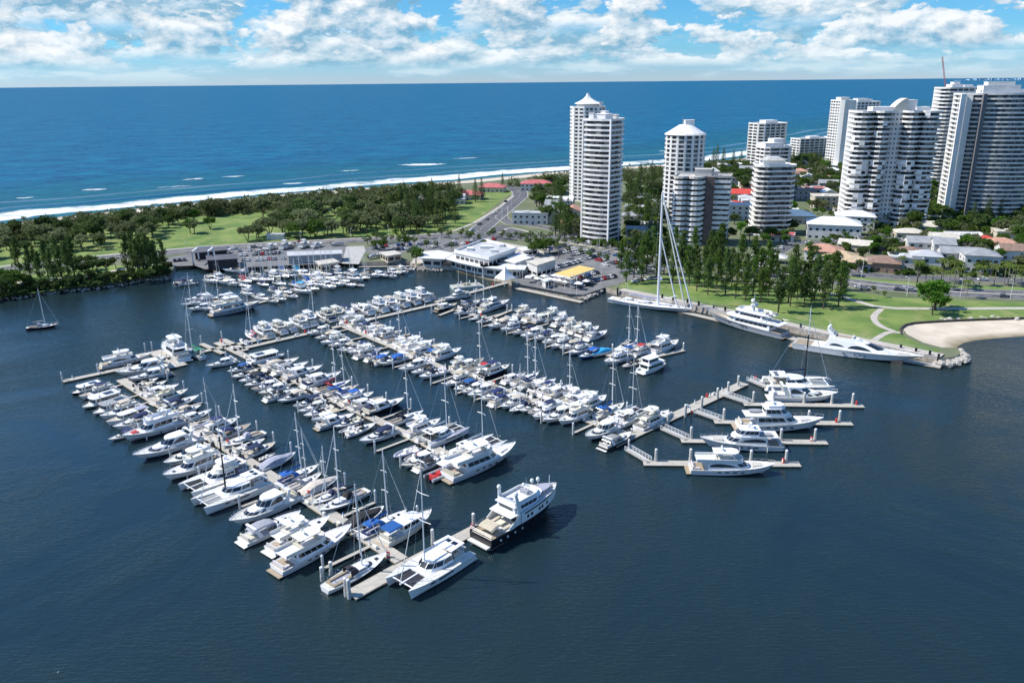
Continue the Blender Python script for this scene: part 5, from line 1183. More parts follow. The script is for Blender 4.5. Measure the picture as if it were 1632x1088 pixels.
L_DARK=leafmat('dark foliage',(.066,.108,.042),(.125,.185,.070)); L_GREY=leafmat('grey green foliage',(.145,.170,.095),(.250,.285,.160))
L_MID=leafmat('green foliage',(.065,.130,.028),(.125,.215,.052)); L_BRI=leafmat('bright foliage',(.055,.15,.02),(.11,.24,.04)); L_PINE=leafmat('pine foliage',(.055,.105,.038),(.115,.185,.060))
L_PALM=leafmat('palm foliage',(.06,.11,.025),(.14,.18,.05)); L_COAST=leafmat('coastal scrub foliage',(.100,.125,.066),(.190,.220,.120),.12)
BARK=mat('bark',(.10,.075,.055),.95,var=.3,vs=2.); BARKL=mat('pale bark',(.24,.20,.16),.95,var=.3,vs=2.)
def leaf(b,c,s,rg,up=.4):
    n=Vector((rg.gauss(0,1),rg.gauss(0,1),rg.gauss(0,1)+up)).normalized(); a=n.orthogonal().normalized(); a=Matrix.Rotation(rg.uniform(0,6.28),3,n)@a; w=n.cross(a)
    s1=s*rg.uniform(.6,1.3); s2=s*rg.uniform(.45,.9)
    b.add([c-a*s1-w*s2*.3,c+w*s2,c+a*s1+w*s2*.2,c-w*s2],[(0,1,2,3)])
def crown(b,c,rx,ry,rz,ncl,nl,ls,rg,shell=.55,cl=.28,flat=0):
    for _ in range(ncl):
        while 1:
            v=Vector((rg.uniform(-1,1),rg.uniform(-1,1),rg.uniform(-1,1)))
            if shell<v.length<1: break
        if flat and v.z<-flat: v.z*=.3
        q=Vector((c[0]+v.x*rx,c[1]+v.y*ry,c[2]+v.z*rz)); r=cl*min(rx,rz*1.3)*rg.uniform(.7,1.3)
        for _ in range(nl):
            d=Vector((rg.gauss(0,1),rg.gauss(0,1),rg.gauss(0,.7))).normalized()*r*rg.uniform(.5,1.)
            leaf(b,q+d,ls,rg)
def mk_tree(kind,seed,leafm):
    rg=random.Random(seed); r=empty(kind); T=MB(); C=MB()
    if kind in('broadleaf_tree','garden_tree'):     # unit height ~ 9 m
        T.tube((0,0,-.3),(.3,.1,3.0),.32,7,.22); 
        tips=[(rg.uniform(-2.6,2.6),rg.uniform(-2.6,2.6),rg.uniform(4.8,7)) for _ in range(6)]
        for t in tips: T.tube((.3,.1,2.8),t,.17,5,.05); crown(C,(t[0]*1.15,t[1]*1.15,t[2]+.3),2.2,2.2,1.5,13,20,.40,rg,.3,.42)
        crown(C,(.2,0,7.0),2.6,2.6,1.8,16,20,.40,rg,.3,.38)
    elif kind=='round_tree':       # clipped round parking-lot tree 5 m
        T.tube((0,0,-.3),(0,0,2.2),.14,6,.1); T.tube((0,0,2.),(.5,.3,3.3),.08,4); T.tube((0,0,2.),(-.5,-.3,3.4),.08,4)
        crown(C,(0,0,3.7),1.9,1.9,1.6,30,14,.26,rg,.5,.36)
    elif kind=='spreading_tree':   # umbrella shaped 8 m
        for a in (0,2.1,4.2): T.tube((0,0,-.3),(2.2*math.cos(a),2.2*math.sin(a),4.6),.22,6,.1)
        crown(C,(0,0,5.4),4.6,4.3,2.2,62,24,.42,rg,.35,.40,flat=.2)
    elif kind=='norfolk_pine':     # 24 m tiers
        H=24.; T.tube((0,0,-.3),(0,0,H-.4),.42,8,.06); n=19
        for k in range(n):
            u=k/(n-1); z=3.0+(H-3.6)*u; R_=4.4*(1-u)**.8+.35; m=7 if u<.8 else 5; a0=rg.uniform(0,6)
            for j in range(m):
                a=a0+6.283*j/m+rg.uniform(-.15,.15); Rr=R_*rg.uniform(.8,1.08); e=Vector((math.cos(a)*Rr,math.sin(a)*Rr,z+.10*Rr))
                s0=Vector((0,0,z)); T.tube(s0,e,.05,3,.02)
                for q in range(int(4+Rr*2.6)):
                    t=rg.uniform(.25,1.05); leaf(C,s0.lerp(e,t)+Vector((rg.gauss(0,.16),rg.gauss(0,.16),rg.gauss(0,.14))),.42,rg,1.2)
    elif kind=='casuarina_tree':   # tall feathery, clear trunk, 18 m
        H=18.; lean=rg.uniform(-.6,.6); T.tube((0,0,-.3),(lean*.5,0,H*.5),.34,7,.22); T.tube((lean*.5,0,H*.5),(lean,0,H-.8),.22,6,.05)
        for k in range(52):
            u=rg.random()**.9; z=H*.20+(H*.78)*u; R_=(2.9*math.sin(min(1,(1-u)*1.25+.12)*math.pi/2))*rg.uniform(.5,1.1); a=rg.uniform(0,6.283)
            s0=Vector((lean*z/H,0,z-.6)); e=s0+Vector((math.cos(a)*R_,math.sin(a)*R_,1.1)); T.tube(s0,e,.06,3,.02)
            for q in range(30): leaf(C,s0.lerp(e,rg.uniform(.25,1.1))+Vector((rg.gauss(0,.48),rg.gauss(0,.48),rg.gauss(0,.42))),.36,rg,.3)
    elif kind=='palm_tree':        # 9 m
        T.path([(0,0,-.3),(.15,0,3),(.2,.05,6),(.15,0,8.2)],.17,6)
        for j in range(15):
            a=6.283*j/15+rg.uniform(-.15,.15); ln=rg.uniform(2.6,3.3); dr=rg.uniform(.3,1.5); pr=None
            for k in range(6):
                t=k/5; c=Vector((.15+math.cos(a)*ln*t,math.sin(a)*ln*t,8.2+1.0*t*(1.3-t)*2-dr*t*t*1.7)); w=.34*math.sin((t*.9+.08)*math.pi)+.03; s_=Vector((-math.sin(a),math.cos(a),0))*w
                if pr: C.add([pr[0],pr[1]+Vector((0,0,.08)),pr[2],c-s_-Vector((0,0,w*.6)),c+Vector((0,0,.08)),c+s_-Vector((0,0,w*.6))],[(0,1,4,3),(1,2,5,4)])
                pr=(c-s_-Vector((0,0,w*.6)),c,c+s_-Vector((0,0,w*.6)))
    T.build('trunk',BARKL if kind=='palm_tree' else BARK,r,fix=False); C.build('crown',leafm,r,fix=False); return r
TREES=[]
def tree(kind,x,y,h,leafm,place,world=False):
    p=Vector((x,y)) if world else G(x,y,ZL).to_2d()
    H0={'garden_tree':9,'broadleaf_tree':9,'round_tree':5.3,'spreading_tree':7.5,'norfolk_pine':24,'casuarina_tree':18,'palm_tree':9}[kind]
    seed=rnd.randint(0,2); s=h/H0*rnd.uniform(.88,1.12); wd=s*(rnd.uniform(.9,1.15) if kind!='casuarina_tree' else rnd.uniform(.72,1.0))
    o=inst(f'{kind}{seed}{leafm.name}',lambda:mk_tree(kind,seed*7+len(kind),leafm),(p.x,p.y,ZL),rnd.uniform(0,6.28),(wd,wd,s))
    TREES.append((o,kind,place,leafm.name)); return o
def scatter(n,poly,fn,mind=3.,world=False,seed=1):
    rg=random.Random(seed); P=[Vector(p) if world else G(*p,ZL).to_2d() for p in poly]; xs=[p.x for p in P];ys=[p.y for p in P]; got=[];tr=0
    def inside(q):
        c=False
        for i in range(len(P)):
            a,b=P[i],P[i-1]
            if (a.y>q.y)!=(b.y>q.y) and q.x<(b.x-a.x)*(q.y-a.y)/(b.y-a.y)+a.x: c=not c
        return c
    while len(got)<n and tr<n*60:
        tr+=1; q=Vector((rg.uniform(min(xs),max(xs)),rg.uniform(min(ys),max(ys))))
        if inside(q) and all((q-g).length>mind for g in got): got.append(q); fn(q,rg)
    return got
# grove by the quay (tall feathery pines)
for x,y in [(998,452),(1010,444),(1022,450),(1030,436),(1046,446),(1058,437),(1072,450),(1085,441),(1098,455),(1110,444),(1122,458),(1132,448),(1110,464),(1128,470),(1142,461),(1156,470),(1150,448),(1166,457),(1172,476),(1186,464),(1188,480),(1200,470),(1210,460),(1212,482),(1224,472),
   (1236,446),(1256,483),(1262,470),(1270,478),(1284,470),(1292,488),(1298,478),(1240,498),(1259,488),(1281,486),(1310,476),(1312,492),(1336,489),(1342,478),(1326,462),(1090,430),(1065,424),(1040,421),(1018,425),(1180,440),(1200,440),(1220,452),(1130,436),(1145,430),(1075,412),(1106,420),(990,436)]:
    tree('casuarina_tree',x,y,rnd.uniform(15,21),L_PINE if rnd.random()<.35 else L_MID,'in the pine grove by the quay')
# riverbank grove, far left
for x,y in [(50,448),(66,452),(78,446),(88,455),(100,448),(112,452),(97,440),(60,440),(120,444),(34,444),(205,440),(214,434),(222,442),(230,436),(238,440),(246,432),(228,428),(252,438),(214,424),(240,424),(262,432)]:
    tree('casuarina_tree',x,y,rnd.uniform(15,20),L_PINE,'in the riverbank grove at left')
for x,y,h in [(5,470,8),(20,464,9),(36,462,8),(52,460,6),(130,452,5),(145,450,6),(160,452,5),(172,449,6),(190,446,5),(8,455,8),(26,452,7),(140,440,7),(156,438,8),(170,434,7),(148,430,8),(120,432,7),(128,426,7),(200,448,5),(256,440,6),(268,434,6),(262,424,5),(-20,466,9),(185,428,6),(240,446,5),(225,446,5),(70,460,5),(100,458,5),(118,457,5),(88,462,4)]:
    tree('broadleaf_tree',x,y,h,rnd.choice((L_DARK,L_MID,L_DARK)),'along the riverbank at left')
# park trees
def pk(q,rg):
    k=rg.random(); tree('broadleaf_tree',q.x,q.y,rg.uniform(8,13),L_GREY if k<.6 else L_DARK,'in the beach park',True)
scatter(62,[(-60,425),(0,412),(60,405),(140,400),(225,392),(290,352),(230,358),(120,368),(0,385),(-60,392)],pk,9,seed=4)
for x,y in [(300,356),(310,372),(395,384),(410,382),(412,378),(430,375),(452,372),(460,378),(472,380),(482,378),(495,380),(503,377),(517,374),(530,378),(440,362),(460,360),(480,358),(505,362),(548,372),(560,372),(562,377),(575,368),(548,350),(560,355),(585,372),(592,350),(600,365),(610,352),(625,360),(300,340),(330,345),(352,340),(335,365),(515,350),(540,342),(572,340),(600,338),(380,340),(620,340),(640,350),(655,368),(640,372)]:
    tree('spreading_tree' if rnd.random()<.4 else 'broadleaf_tree',x,y,rnd.uniform(8,12),rnd.choice((L_GREY,L_GREY,L_DARK,L_MID)),'in the beach park')
for x,y in ((304,372),(310,356)): tree('broadleaf_tree',x,y,10,L_BRI,'in the beach park')
# pines behind the beach park and on the esplanade
scatter(58,[(300,345),(440,338),(640,318),(735,318),(720,340),(690,372),(500,376),(440,350)],lambda q,rg: tree(rg.choice(('broadleaf_tree','broadleaf_tree','spreading_tree')),q.x,q.y,rg.uniform(9,13),rg.choice((L_GREY,L_GREY,L_DARK)),'in the beach park',True),9,seed=41)
scatter(16,[(600,352),(640,325),(735,318),(725,345),(690,368),(620,370)],lambda q,rg: tree('norfolk_pine',q.x,q.y,rg.uniform(15,21),L_PINE,'beside the beach park',True),8,seed=42)
for x,y,h in [(650,345,20),(662,352,22),(672,357,24),(682,356,22),(664,368,20),(690,350,20),(697,360,19),(702,345,19),(715,335,20),(726,356,16),(706,362,17),(732,305,15),(758,322,20),(768,318,18),(801,302,15),(650,362,18),(640,336,18),(676,340,20)]:
    tree('norfolk_pine',x,y,h,L_PINE,'beside the beach park')
for x,y,h in [(888,330,24),(884,316,24),(880,345,14),(894,340,20),(1004,335,24),(1016,328,25),(1028,340,26),(1040,330,25),(1010,352,24),(1030,362,24),(1046,355,22),(1000,372,20),(1018,375,20),(1020,300,22),(1038,302,22),(1050,310,22),(885,375,22),(892,372,22),(900,380,22),(905,368,20),(1128,292,20),(1142,262,22),(1152,268,20),(1136,268,20),(1168,266,18),(1180,270,18),(1120,280,20),(1262,272,20),(1276,276,20),(1290,280,20),(1305,272,18),(1250,290,18),(1320,285,18),(1150,282,18),(1335,262,18),(1262,300,17),(1300,262,16),(1570,365,20),(1590,360,18),(1548,368,16),(1480,330,18),(1474,310,18),(1484,290,16)]:
    tree('norfolk_pine',x,y,h,L_PINE,'among the apartment towers')
# round trees of the car parks
for x,y in [(600,384),(612,388),(625,386),(632,379),(645,381),(667,379),(684,381),(704,378),(716,381),(735,378),(748,383),(752,380),(763,384),(780,380),(786,378),(800,381),(812,383),(822,379),(830,384),(846,382),(852,386),(862,382),(868,386),(877,382),(890,388),(900,391),(912,388),(920,393),(930,391),(944,394),(955,396),(966,399),(975,398),(985,401),(638,392),(660,391),(680,396),(695,396),(720,399),(586,391),(596,396),(905,404),(925,408),(940,412),(955,414),(967,418),(838,386),(885,398),(842,392),(1000,414),(1016,420)]:
    tree('round_tree',x,y,rnd.uniform(4.2,6.),rnd.choice((L_MID,L_DARK,L_DARK)),'in the car parks behind the marina')
for x,y,h in [(600,398,6),(612,398,6),(646,396,8),(663,420,8),(858,404,8),(868,406,8),(850,408,7),(876,404,8)]: tree('broadleaf_tree',x,y,h,L_MID,'in the car parks behind the marina')
for x,y,h in [(1490,494,8.5),(1486,502,6.5)]: tree('broadleaf_tree',x,y,h+3,L_BRI,'by the promenade lawn path')
tree('round_tree',1409,474,3,L_MID,'by the promenade lawn path'); tree('round_tree',1392,466,3.4,L_MID,'by the promenade lawn path')
for x,y in [(770,408),(777,410),(785,409),(1460,453),(1475,452),(1486,450),(1500,449),(1512,452),(1520,456),(1525,460),(1490,457),(1536,462),(1540,475),(1560,455),(1584,454),(1600,452),(1606,456),(1612,450),(1626,455),(1500,462),(1420,424),(1435,436),(1372,378),(1384,380),(1392,376),(1350,372),(1500,360),(1510,362),(1520,358),(1475,358),(1455,362),(1410,362),(1425,360),(1616,452),(1000,412),(890,412),(1024,392),(912,368),(906,352),(895,360),(1046,375)]:
    tree('palm_tree',x,y,rnd.uniform(7,11),L_PALM,'along the roads and buildings')
for x,y,h in [(1462,450,9),(1352,440,7),(1330,425,7),(1310,418,6),(1390,405,7),(1395,400,8),(1380,398,7),(1410,402,7),(1425,400,7),(1435,408,6),(1538,398,9),(1550,396,9),(1562,402,9),(1572,405,8),(1500,372,9),(1518,376,9),(1540,366,9),(1562,366,9),(1590,372,10),(1610,378,10),(1626,386,10),(1620,366,9),(1480,384,7),(1446,400,6),(1598,392,7),(1604,412,7),(1626,410,8),(1620,398,7),(1262,372,8),(1250,385,7),(1282,352,7),(1300,335,8),(1310,345,7),(1345,345,8),(1230,385,8),(1215,392,8),(1195,385,8),(1180,375,8),(1160,385,8),(1170,358,8),(1150,400,7),(1140,390,7),(1195,365,7),(1330,375,6),(1345,380,6),(1375,366,6),(1390,362,6),(1440,366,7),(1460,372,7),(1580,440,6),(1560,436,5),(1250,330,9),(1262,340,8),(1336,318,9),(1322,296,8),(1330,305,8),(1245,345,8)]:
    tree('garden_tree',x,y,h,rnd.choice((L_MID,L_MID,L_DARK,L_GREY,L_BRI)),'between the suburban houses')
def sb(q,rg): tree('garden_tree',q.x,q.y,rg.uniform(7,12),rg.choice((L_MID,L_DARK,L_DARK,L_GREY)),'between the apartment towers',True)
scatter(38,[(880,300),(900,300),(905,345),(935,385),(900,378),(862,350),(850,320)],sb,6,seed=9)
scatter(44,[(1000,300),(1055,290),(1060,375),(1040,400),(1000,400)],sb,6.5,seed=10)
scatter(34,[(1118,280),(1195,268),(1195,300),(1160,340),(1150,300)],sb,9,seed=11)
scatter(66,[(1250,262),(1340,262),(1345,330),(1300,300),(1255,320)],sb,11,seed=12)
scatter(30,[(1462,260),(1500,330),(1490,365),(1440,372),(1460,340)],sb,9,seed=13)
def sb2(q,rg): tree('garden_tree',q.x,q.y,rg.uniform(7,11),rg.choice((L_MID,L_DARK,L_GREY)),'behind the houses at far right',True)
scatter(30,[(1480,352),(1640,345),(1700,400),(1600,385),(1500,378)],sb2,9,seed=14)
def hs_(q,rg): tree('garden_tree',q.x,q.y,rg.uniform(4,8),rg.choice((L_MID,L_BRI,L_DARK,L_GREY)),'between the suburban houses',True)
scatter(60,[(1290,400),(1330,388),(1400,376),(1480,380),(1632,372),(1640,432),(1560,438),(1480,436),(1380,436),(1300,426)],hs_,9,seed=51)
scatter(16,[(1240,395),(1290,330),(1330,335),(1380,365),(1360,392),(1280,392)],hs_,10,seed=52)
# continuous belt of coastal scrub: one mass nobody could count
def belt(name,px,n,label,lm,h0,h1,seed):
    b=MB(); rg=random.Random(seed)
    def one(q,_):
        h=rg.uniform(h0,h1); r=h*rg.uniform(.45,.75)
        crown(b,(q.x,q.y,ZL+h*.5),r,r,h*.5,14,12,.62,rg,.5,.42)
    scatter(n,px,one,2.6,seed=seed); o=b.build(name,lm,None,fix=False); tag(o,label,'scrub',kind='stuff')
belt('coastal_scrub',[(-260,392),(0,366),(100,353),(200,342),(320,329),(430,318),(520,310),(640,302),(720,298),(720,304),(640,318),(560,326),(430,340),(330,346),(200,362),(100,372),(0,392),(-260,425)],620,'dense grey-green coastal scrub belt behind the ocean beach at left',L_COAST,3.2,6.5,21)
belt('riverbank_scrub',[(-240,500),(0,477),(50,466),(116,459),(179,453),(240,442),(268,438),(262,430),(160,443),(60,455),(0,462),(-240,480)],170,'low scrub covering the estuary bank at left',L_DARK,1.6,3.4,22)
belt('dune_scrub',[(800,298),(880,284),(1040,272),(1190,262),(1280,252),(1340,240),(1345,250),(1280,262),(1190,272),(1050,284),(890,296),(830,304)],260,'dark scrub along the dunes behind the towers',L_COAST,4,9,23)
belt('garden_undergrowth',[(870,345),(930,388),(1000,402),(1060,398),(1060,330),(1000,300),(1000,370),(930,370)],150,'low garden undergrowth around the tower bases',L_MID,1.5,3.5,24)
belt('garden_shrubs',[(1290,400),(1330,388),(1400,376),(1480,380),(1632,372),(1640,440),(1560,444),(1480,440),(1380,438),(1300,430)],260,'low garden shrubs between the suburban houses',L_MID,1.,2.6,26)
belt('garden_hedge',[(1380,376),(1432,372),(1500,384),(1530,372),(1632,372),(1632,360),(1500,350),(1400,362)],150,'leafy garden planting below the right-hand towers',L_MID,1.5,4,25)
KN={'garden_tree':'leafy','broadleaf_tree':'bushy','round_tree':'clipped round','spreading_tree':'wide-spreading','norfolk_pine':'tiered dark','casuarina_tree':'tall feathery','palm_tree':'fan-headed'}
KC={'garden_tree':'tree','broadleaf_tree':'tree','round_tree':'tree','spreading_tree':'tree','norfolk_pine':'pine','casuarina_tree':'pine','palm_tree':'palm'}
LC={'dark foliage':'dark','grey green foliage':'grey-green','green foliage':'green','bright foliage':'bright green','pine foliage':'','palm foliage':''}
tc_={}
for o,k,pl,lm in sorted(TREES,key=lambda t:PX(t[0].location)[0]):
    key=(k,pl,LC[lm]); tc_[key]=tc_.get(key,0)+1
    tag(o,' '.join(f'{KN[k]} {LC[lm]} {KC[k]}, {ordn(tc_[key])} such from the left, {pl}'.split()),KC[k],f'{KC[k]}s {pl}')
# ---------------- towers ----------------
def facade_glass(name,dark,light,pw=3.2,ph=2.9,thr=.62):
    m=bpy.data.materials.new(name); m.use_nodes=True; N=NT(m.node_tree); tc=N('ShaderNodeTexCoord'); oi=N('ShaderNodeObjectInfo')
    sp=N('ShaderNodeSeparateXYZ',i_0=tc.outputs['Object'])
    fx=N.math('FLOOR',N.math('DIVIDE',N.math('ADD',sp.outputs[0],sp.outputs[1]),pw)); fy=N.math('FLOOR',N.math('DIVIDE',N.math('SUBTRACT',sp.outputs[0],sp.outputs[1]),pw))
    cv=N('ShaderNodeCombineXYZ',i_0=fx,i_1=fy,i_2=N.math('MULTIPLY',oi.outputs['Random'],91.))
    w=N('ShaderNodeTexWhiteNoise',i_Vector=cv.outputs[0],noise_dimensions='3D')
    f=N.ramp(w.outputs[0],((0,0),(thr,.0),(thr+.02,.45),(1,1)))
    c=N.mix(f,dark,light); ro=N.math('MULTIPLY_ADD',f,.5,.12)
    b=N('ShaderNodeBsdfPrincipled',i_Roughness=ro,**{'i_Base_Color':c}); o=N('ShaderNodeOutputMaterial'); N.l.new(b.outputs[0],o.inputs[0]); return m
FG=facade_glass('tower glazing',(.040,.045,.055),(.30,.28,.26),thr=.52); FGB=facade_glass('blue tower glazing',(.05,.065,.09),(.26,.28,.29),thr=.5)
TW=mat('tower white render',(.80,.78,.74),.8,var=.10,vs=.15,objvar=.03); TG=mat('tower pale grey render',(.76,.74,.70),.8,var=.12,vs=.15,objvar=.03); TB=mat('tower beige render',(.56,.52,.47),.8,var=.12,vs=.15)
TD=mat('tower brown brick',(.14,.10,.09),.85,var=.2,vs=.3); ROOFG=mat('flat roof membrane',(.50,.49,.47),.9,var=.25,vs=.2)
def arc(cx,cy,r,a0,a1,n): return [(cx+r*math.cos(R(a0+(a1-a0)*i/n)),cy+r*math.sin(R(a0+(a1-a0)*i/n))) for i in range(n+1)]
def rect(w,d,c=0):
    w/=2;d/=2
    if not c: return [(-w,-d),(w,-d),(w,d),(-w,d)]
    return [(-w+c,-d),(w-c,-d),(w,-d+c),(w,d-c),(w-c,d),(-w+c,d),(-w,d-c),(-w,-d+c)]
def tower(name,px,py,P,nf,fh,rot,label,wall=TW,glass=FG,depth=1.4,par=1.05,fin=0,solid=(),piers=(),base=None,at=None,skip=None,gname='window_band',pierw=.5,blank=(),parm=None):
    """P outer outline (ccw local). floors repeat: slab+parapet outside, glass inside. solid: edges filled with wall"""
    p=at if at is not None else G(px,py,ZL).to_2d(); r=empty(name,(p.x,p.y,ZL),R(rot)); tag(r,label,'apartment tower')
    n=len(P); I=off2(P,-depth); Z0=base if base is not None else 0.
    fl=MB(); fl.prism(off2(P,-.02),0,.22)
    I2=off2(P,-.16)
    for i in range(n):
        j=(i+1)%n
        if i in solid:
            fl.add([(*P[i],.22),(*P[j],.22),(*P[j],fh),(*P[i],fh),(*I[i],.22),(*I[j],.22),(*I[j],fh),(*I[i],fh)],[(0,1,2,3),(4,5,6,7),(0,3,7,4),(1,2,6,5)])
        elif i not in blank:
            fl.add([(*P[i],0),(*P[j],0),(*P[j],par),(*P[i],par),(*I2[i],.22),(*I2[j],.22),(*I2[j],par),(*I2[i],par)],[(0,1,2,3),(4,5,6,7),(3,2,6,7)])
        L=math.dist(P[i],P[j])
        if fin and i not in solid and L>fin*.9:
            k=max(1,round(L/fin))
            for q in range(0,k+1):
                t=q/k; t=min(max(t,pierw*.5/L),1-pierw*.5/L)
                a=Vector(P[i]).lerp(Vector(P[j]),t); c=Vector(I[i]).lerp(Vector(I[j]),t); fl.obox(a.lerp(c,.02),c,pierw,.22,fh)
    gl=MB(); gl.prism(off2(P,-depth-.02),.21,fh+.01,cap=False,bot=False)
    f0=fl.build('balcony' if depth>.9 else 'facade_storey',parm or wall,r); g0=gl.build(gname,glass,r)
    f0.location=(0,0,Z0); g0.location=(0,0,Z0)
    for k in range(1,nf):
        for o in (f0,g0):
            c=o.copy(); COL.objects.link(c); c.parent=r; c.location=(0,0,Z0+k*fh)
    H=Z0+nf*fh
    if Z0: MB().prism(off2(P,-1.2),-.5,Z0).build('podium',wall,r)
    for (x,y,w,d,z0,z1,m) in piers: MB().box(x-w/2,x+w/2,y-d/2,y+d/2,z0,z1 if z1 else H+.8).build('wall_pier',m,r)
    rf=MB().prism(off2(P,.05),H,H+.35); Q=off2(P,-.3)
    for i in range(n):
        j=(i+1)%n; a=off2(P,.05); rf.add([(*a[i],H+.35),(*a[j],H+.35),(*a[j],H+1.2),(*a[i],H+1.2),(*Q[i],H+.35),(*Q[j],H+.35),(*Q[j],H+1.2),(*Q[i],H+1.2)],[(0,1,2,3),(4,5,6,7),(3,2,6,7)])
    rf.build('roof',wall,r); MB().prism(off2(P,-.4),H+.36,H+.42).build('roof_deck',ROOFG,r)
    return r,H+.42
def bits(r,H,lst,m=TW,name='plant_room'):
    for (x,y,w,d,h) in lst:
        b=MB().box(x-w/2,x+w/2,y-d/2,y+d/2,H,H+h); b.box(x-w/2-.25,x+w/2+.25,y-d/2-.25,y+d/2+.25,H+h,H+h+.25); b.build(name,m,r)
def pyr(r,P,z,h,m,name='pitched_roof',curve=0.,top=.08):
    b=MB(); cx=sum(p[0] for p in P)/len(P); cy=sum(p[1] for p in P)/len(P); rings=[]
    for k in range(7):
        t=k/6; s=(1-t)**(1+curve)*(1-top)+top; rings.append([(cx+(p[0]-cx)*s,cy+(p[1]-cy)*s,z+h*t) for p in P])
    b.loft(rings,(1,1)); b.build(name,m,r)
# T1 rear of the twins, pagoda roof
P=rect(25,25,7); r,H=tower('apartment_tower',934,318,P,26,2.66,8,'rear twin tower with white pagoda-shaped roof beside the beach',fin=4.2,depth=1.1,pierw=1.2,par=1.15)
bits(r,H,[(0,0,14,14,2.2)]); pyr(r,rect(19,19,4),H+2.6,7.5,TW,curve=1.1,top=.1); bits(r,H,[(8,-8,3,3,3.5),(9.5,3,2.5,2.5,2.5)])
# T2 front twin
s=9.0; P=[(-s,-s),(s*.35,-s),(s,-s+2.),(s+1.5,-1),(s+1.5,5),(s,s),(-s,s),(-s-1.2,3),(-s-1.2,-4)]
r,H=tower('apartment_tower',960,383,P,25,2.70,52,'front twin tower, white horizontal balconies, dark glazed top corner, nearest the car park',depth=1.7,par=1.1,fin=0,piers=((-s+.1,-s+.1,.9,.9,0,0,TW),(s*.35,-s+.1,.6,.6,0,0,TW),(-s+.1,s-.1,.9,.9,0,0,TW)))
bits(r,H,[(-2,0,8,7,3.0),(4,3,4,3,4.2),(5.5,-3,3,3,2.4),(-6,5,2,3,3.4)])
MB().prism(off2(P,-.4),H-7.4,H-1.6).build('penthouse_glazing',FG,r)
# T3 round tower with conical roof
P=[(13*math.cos(2*math.pi*i/16+.2),13*math.sin(2*math.pi*i/16+.2)) for i in range(16)]
r,H=tower('apartment_tower',1085,347,P,19,2.86,0,'round white tower with shallow conical roof behind the tall mast',fin=5.,depth=.75,pierw=.8,par=.9)
pyr(r,off2(P,.8),H,6.,TW,top=.3); bits(r,H+5.6,[(2,0,6,5,3.2)]); MB().tube((-2.5,0,H+5),(-2.5,0,H+12),.15,5).build('antenna',STEEL,r)
# T4 lower beige tower
P=[(-15,-6)]+arc(-11.5,-8,4.4,160,370,7)+arc(-3.5,-9,4.2,170,365,7)+[(2,-7.),(6.2,-7.5),(6.2,-5),(15,-5),(16,8),(-14,9)]
r,H=tower('apartment_tower',1114,386,P,13,2.85,-14,'short beige tower with curved balconies and one dark brick stripe',wall=TB,parm=TW,depth=1.0,par=1.7,piers=((4.2,-7.,4.4,2.4,0,0,TD),))
bits(r,H,[(0,1,9,6,3.6),(6,2,4,5,2.4)],TB)
# T5 far tower near beach
P=rect(36,26,5); r,H=tower('apartment_tower',1218,268,P,15,3.0,20,'distant white tower close to the beach behind the banded tower',depth=1.4,par=1.,fin=6.5,pierw=1.)
bits(r,H,[(0,0,14,10,3),(10,3,5,4,2.4)])
# T6 banded + T6b behind it
P=arc(-5,-6,6.5,150,290,6)+arc(6,-5,6.5,250,400,7)+[(10,7),(-9,8)]
r,H=tower('apartment_tower',1221,370,P,14,2.85,0,'slim tower with bold dark and white bands, right of the red roofs',depth=1.9,par=1.05)
bits(r,H,[(0,0,13,8,2.6)]); pyr(r,rect(16,11,3),H+2.9,1.8,ROOFG,top=.4)
P=rect(23,18,3); r,H=tower('apartment_tower',1226,318,P,14,2.8,14,'stepped white tower rising directly behind the banded tower',depth=1.3,par=1.1,fin=7.)
bits(r,H,[(-4,0,14,12,3.2),(2,1,9,8,6.)])
# T7 white slab pair
a=G(1332,270,ZL).to_2d(); P=rect(17,24,3)
r,H=tower('apartment_tower',0,0,P,24,2.8,10,'slender white slab tower with blank end wall at the left of its pair',at=a,depth=.9,par=1.2,fin=4.6,pierw=1.1,solid=(7,0))
bits(r,H,[(0,2,9,9,3)])
a=G(1362,262,ZL).to_2d(); P=rect(32,24,3)
r,H=tower('apartment_tower',0,0,P,23,2.8,10,'broad white gridded tower immediately right of the slender slab',at=a,depth=.9,par=1.15,fin=4.2,pierw=1.2)
bits(r,H,[(-2,0,12,9,3.4),(9,2,5,5,2.4)])
# T8 complex stepped white tower
P=arc(-19,-6,6.0,150,330,6)+arc(-9,-9.5,4.6,190,350,5)+[(-3,-7),(3,-7)]+arc(8,-10,5.,190,340,5)+arc(18,-8,7.2,230,390,7)+[(25,7),(-24,8)]
i0=[i for i,p in enumerate(P) if p==(-3,-7)][0]
r,H=tower('apartment_tower',1400,357,P,24,2.86,-4,'wide white tower of scalloped balconies with curved canopy roof',depth=1.5,par=1.1,fin=5.5,pierw=.7,solid=(i0,))
bits(r,H,[(-8,0,12,9,2.6),(16,0,8,8,2.4)]); bits(r,H,[(9,3,8,9,6.4)])
cn=MB(); rg_=[]
for k in range(9):
    t=k/8; x=-3+9*t; z=H+.5+7.2*math.sin(t*math.pi/2); rg_.append([(x,-5,z),(x,4,z),(x,4,H+.4),(x,-5,H+.4)])
cn.loft(rg_,(1,1)); cn.build('curved_canopy',mat('canopy beige',(.62,.58,.48),.7),r)
rg8=random.Random(8); ne=len(P)
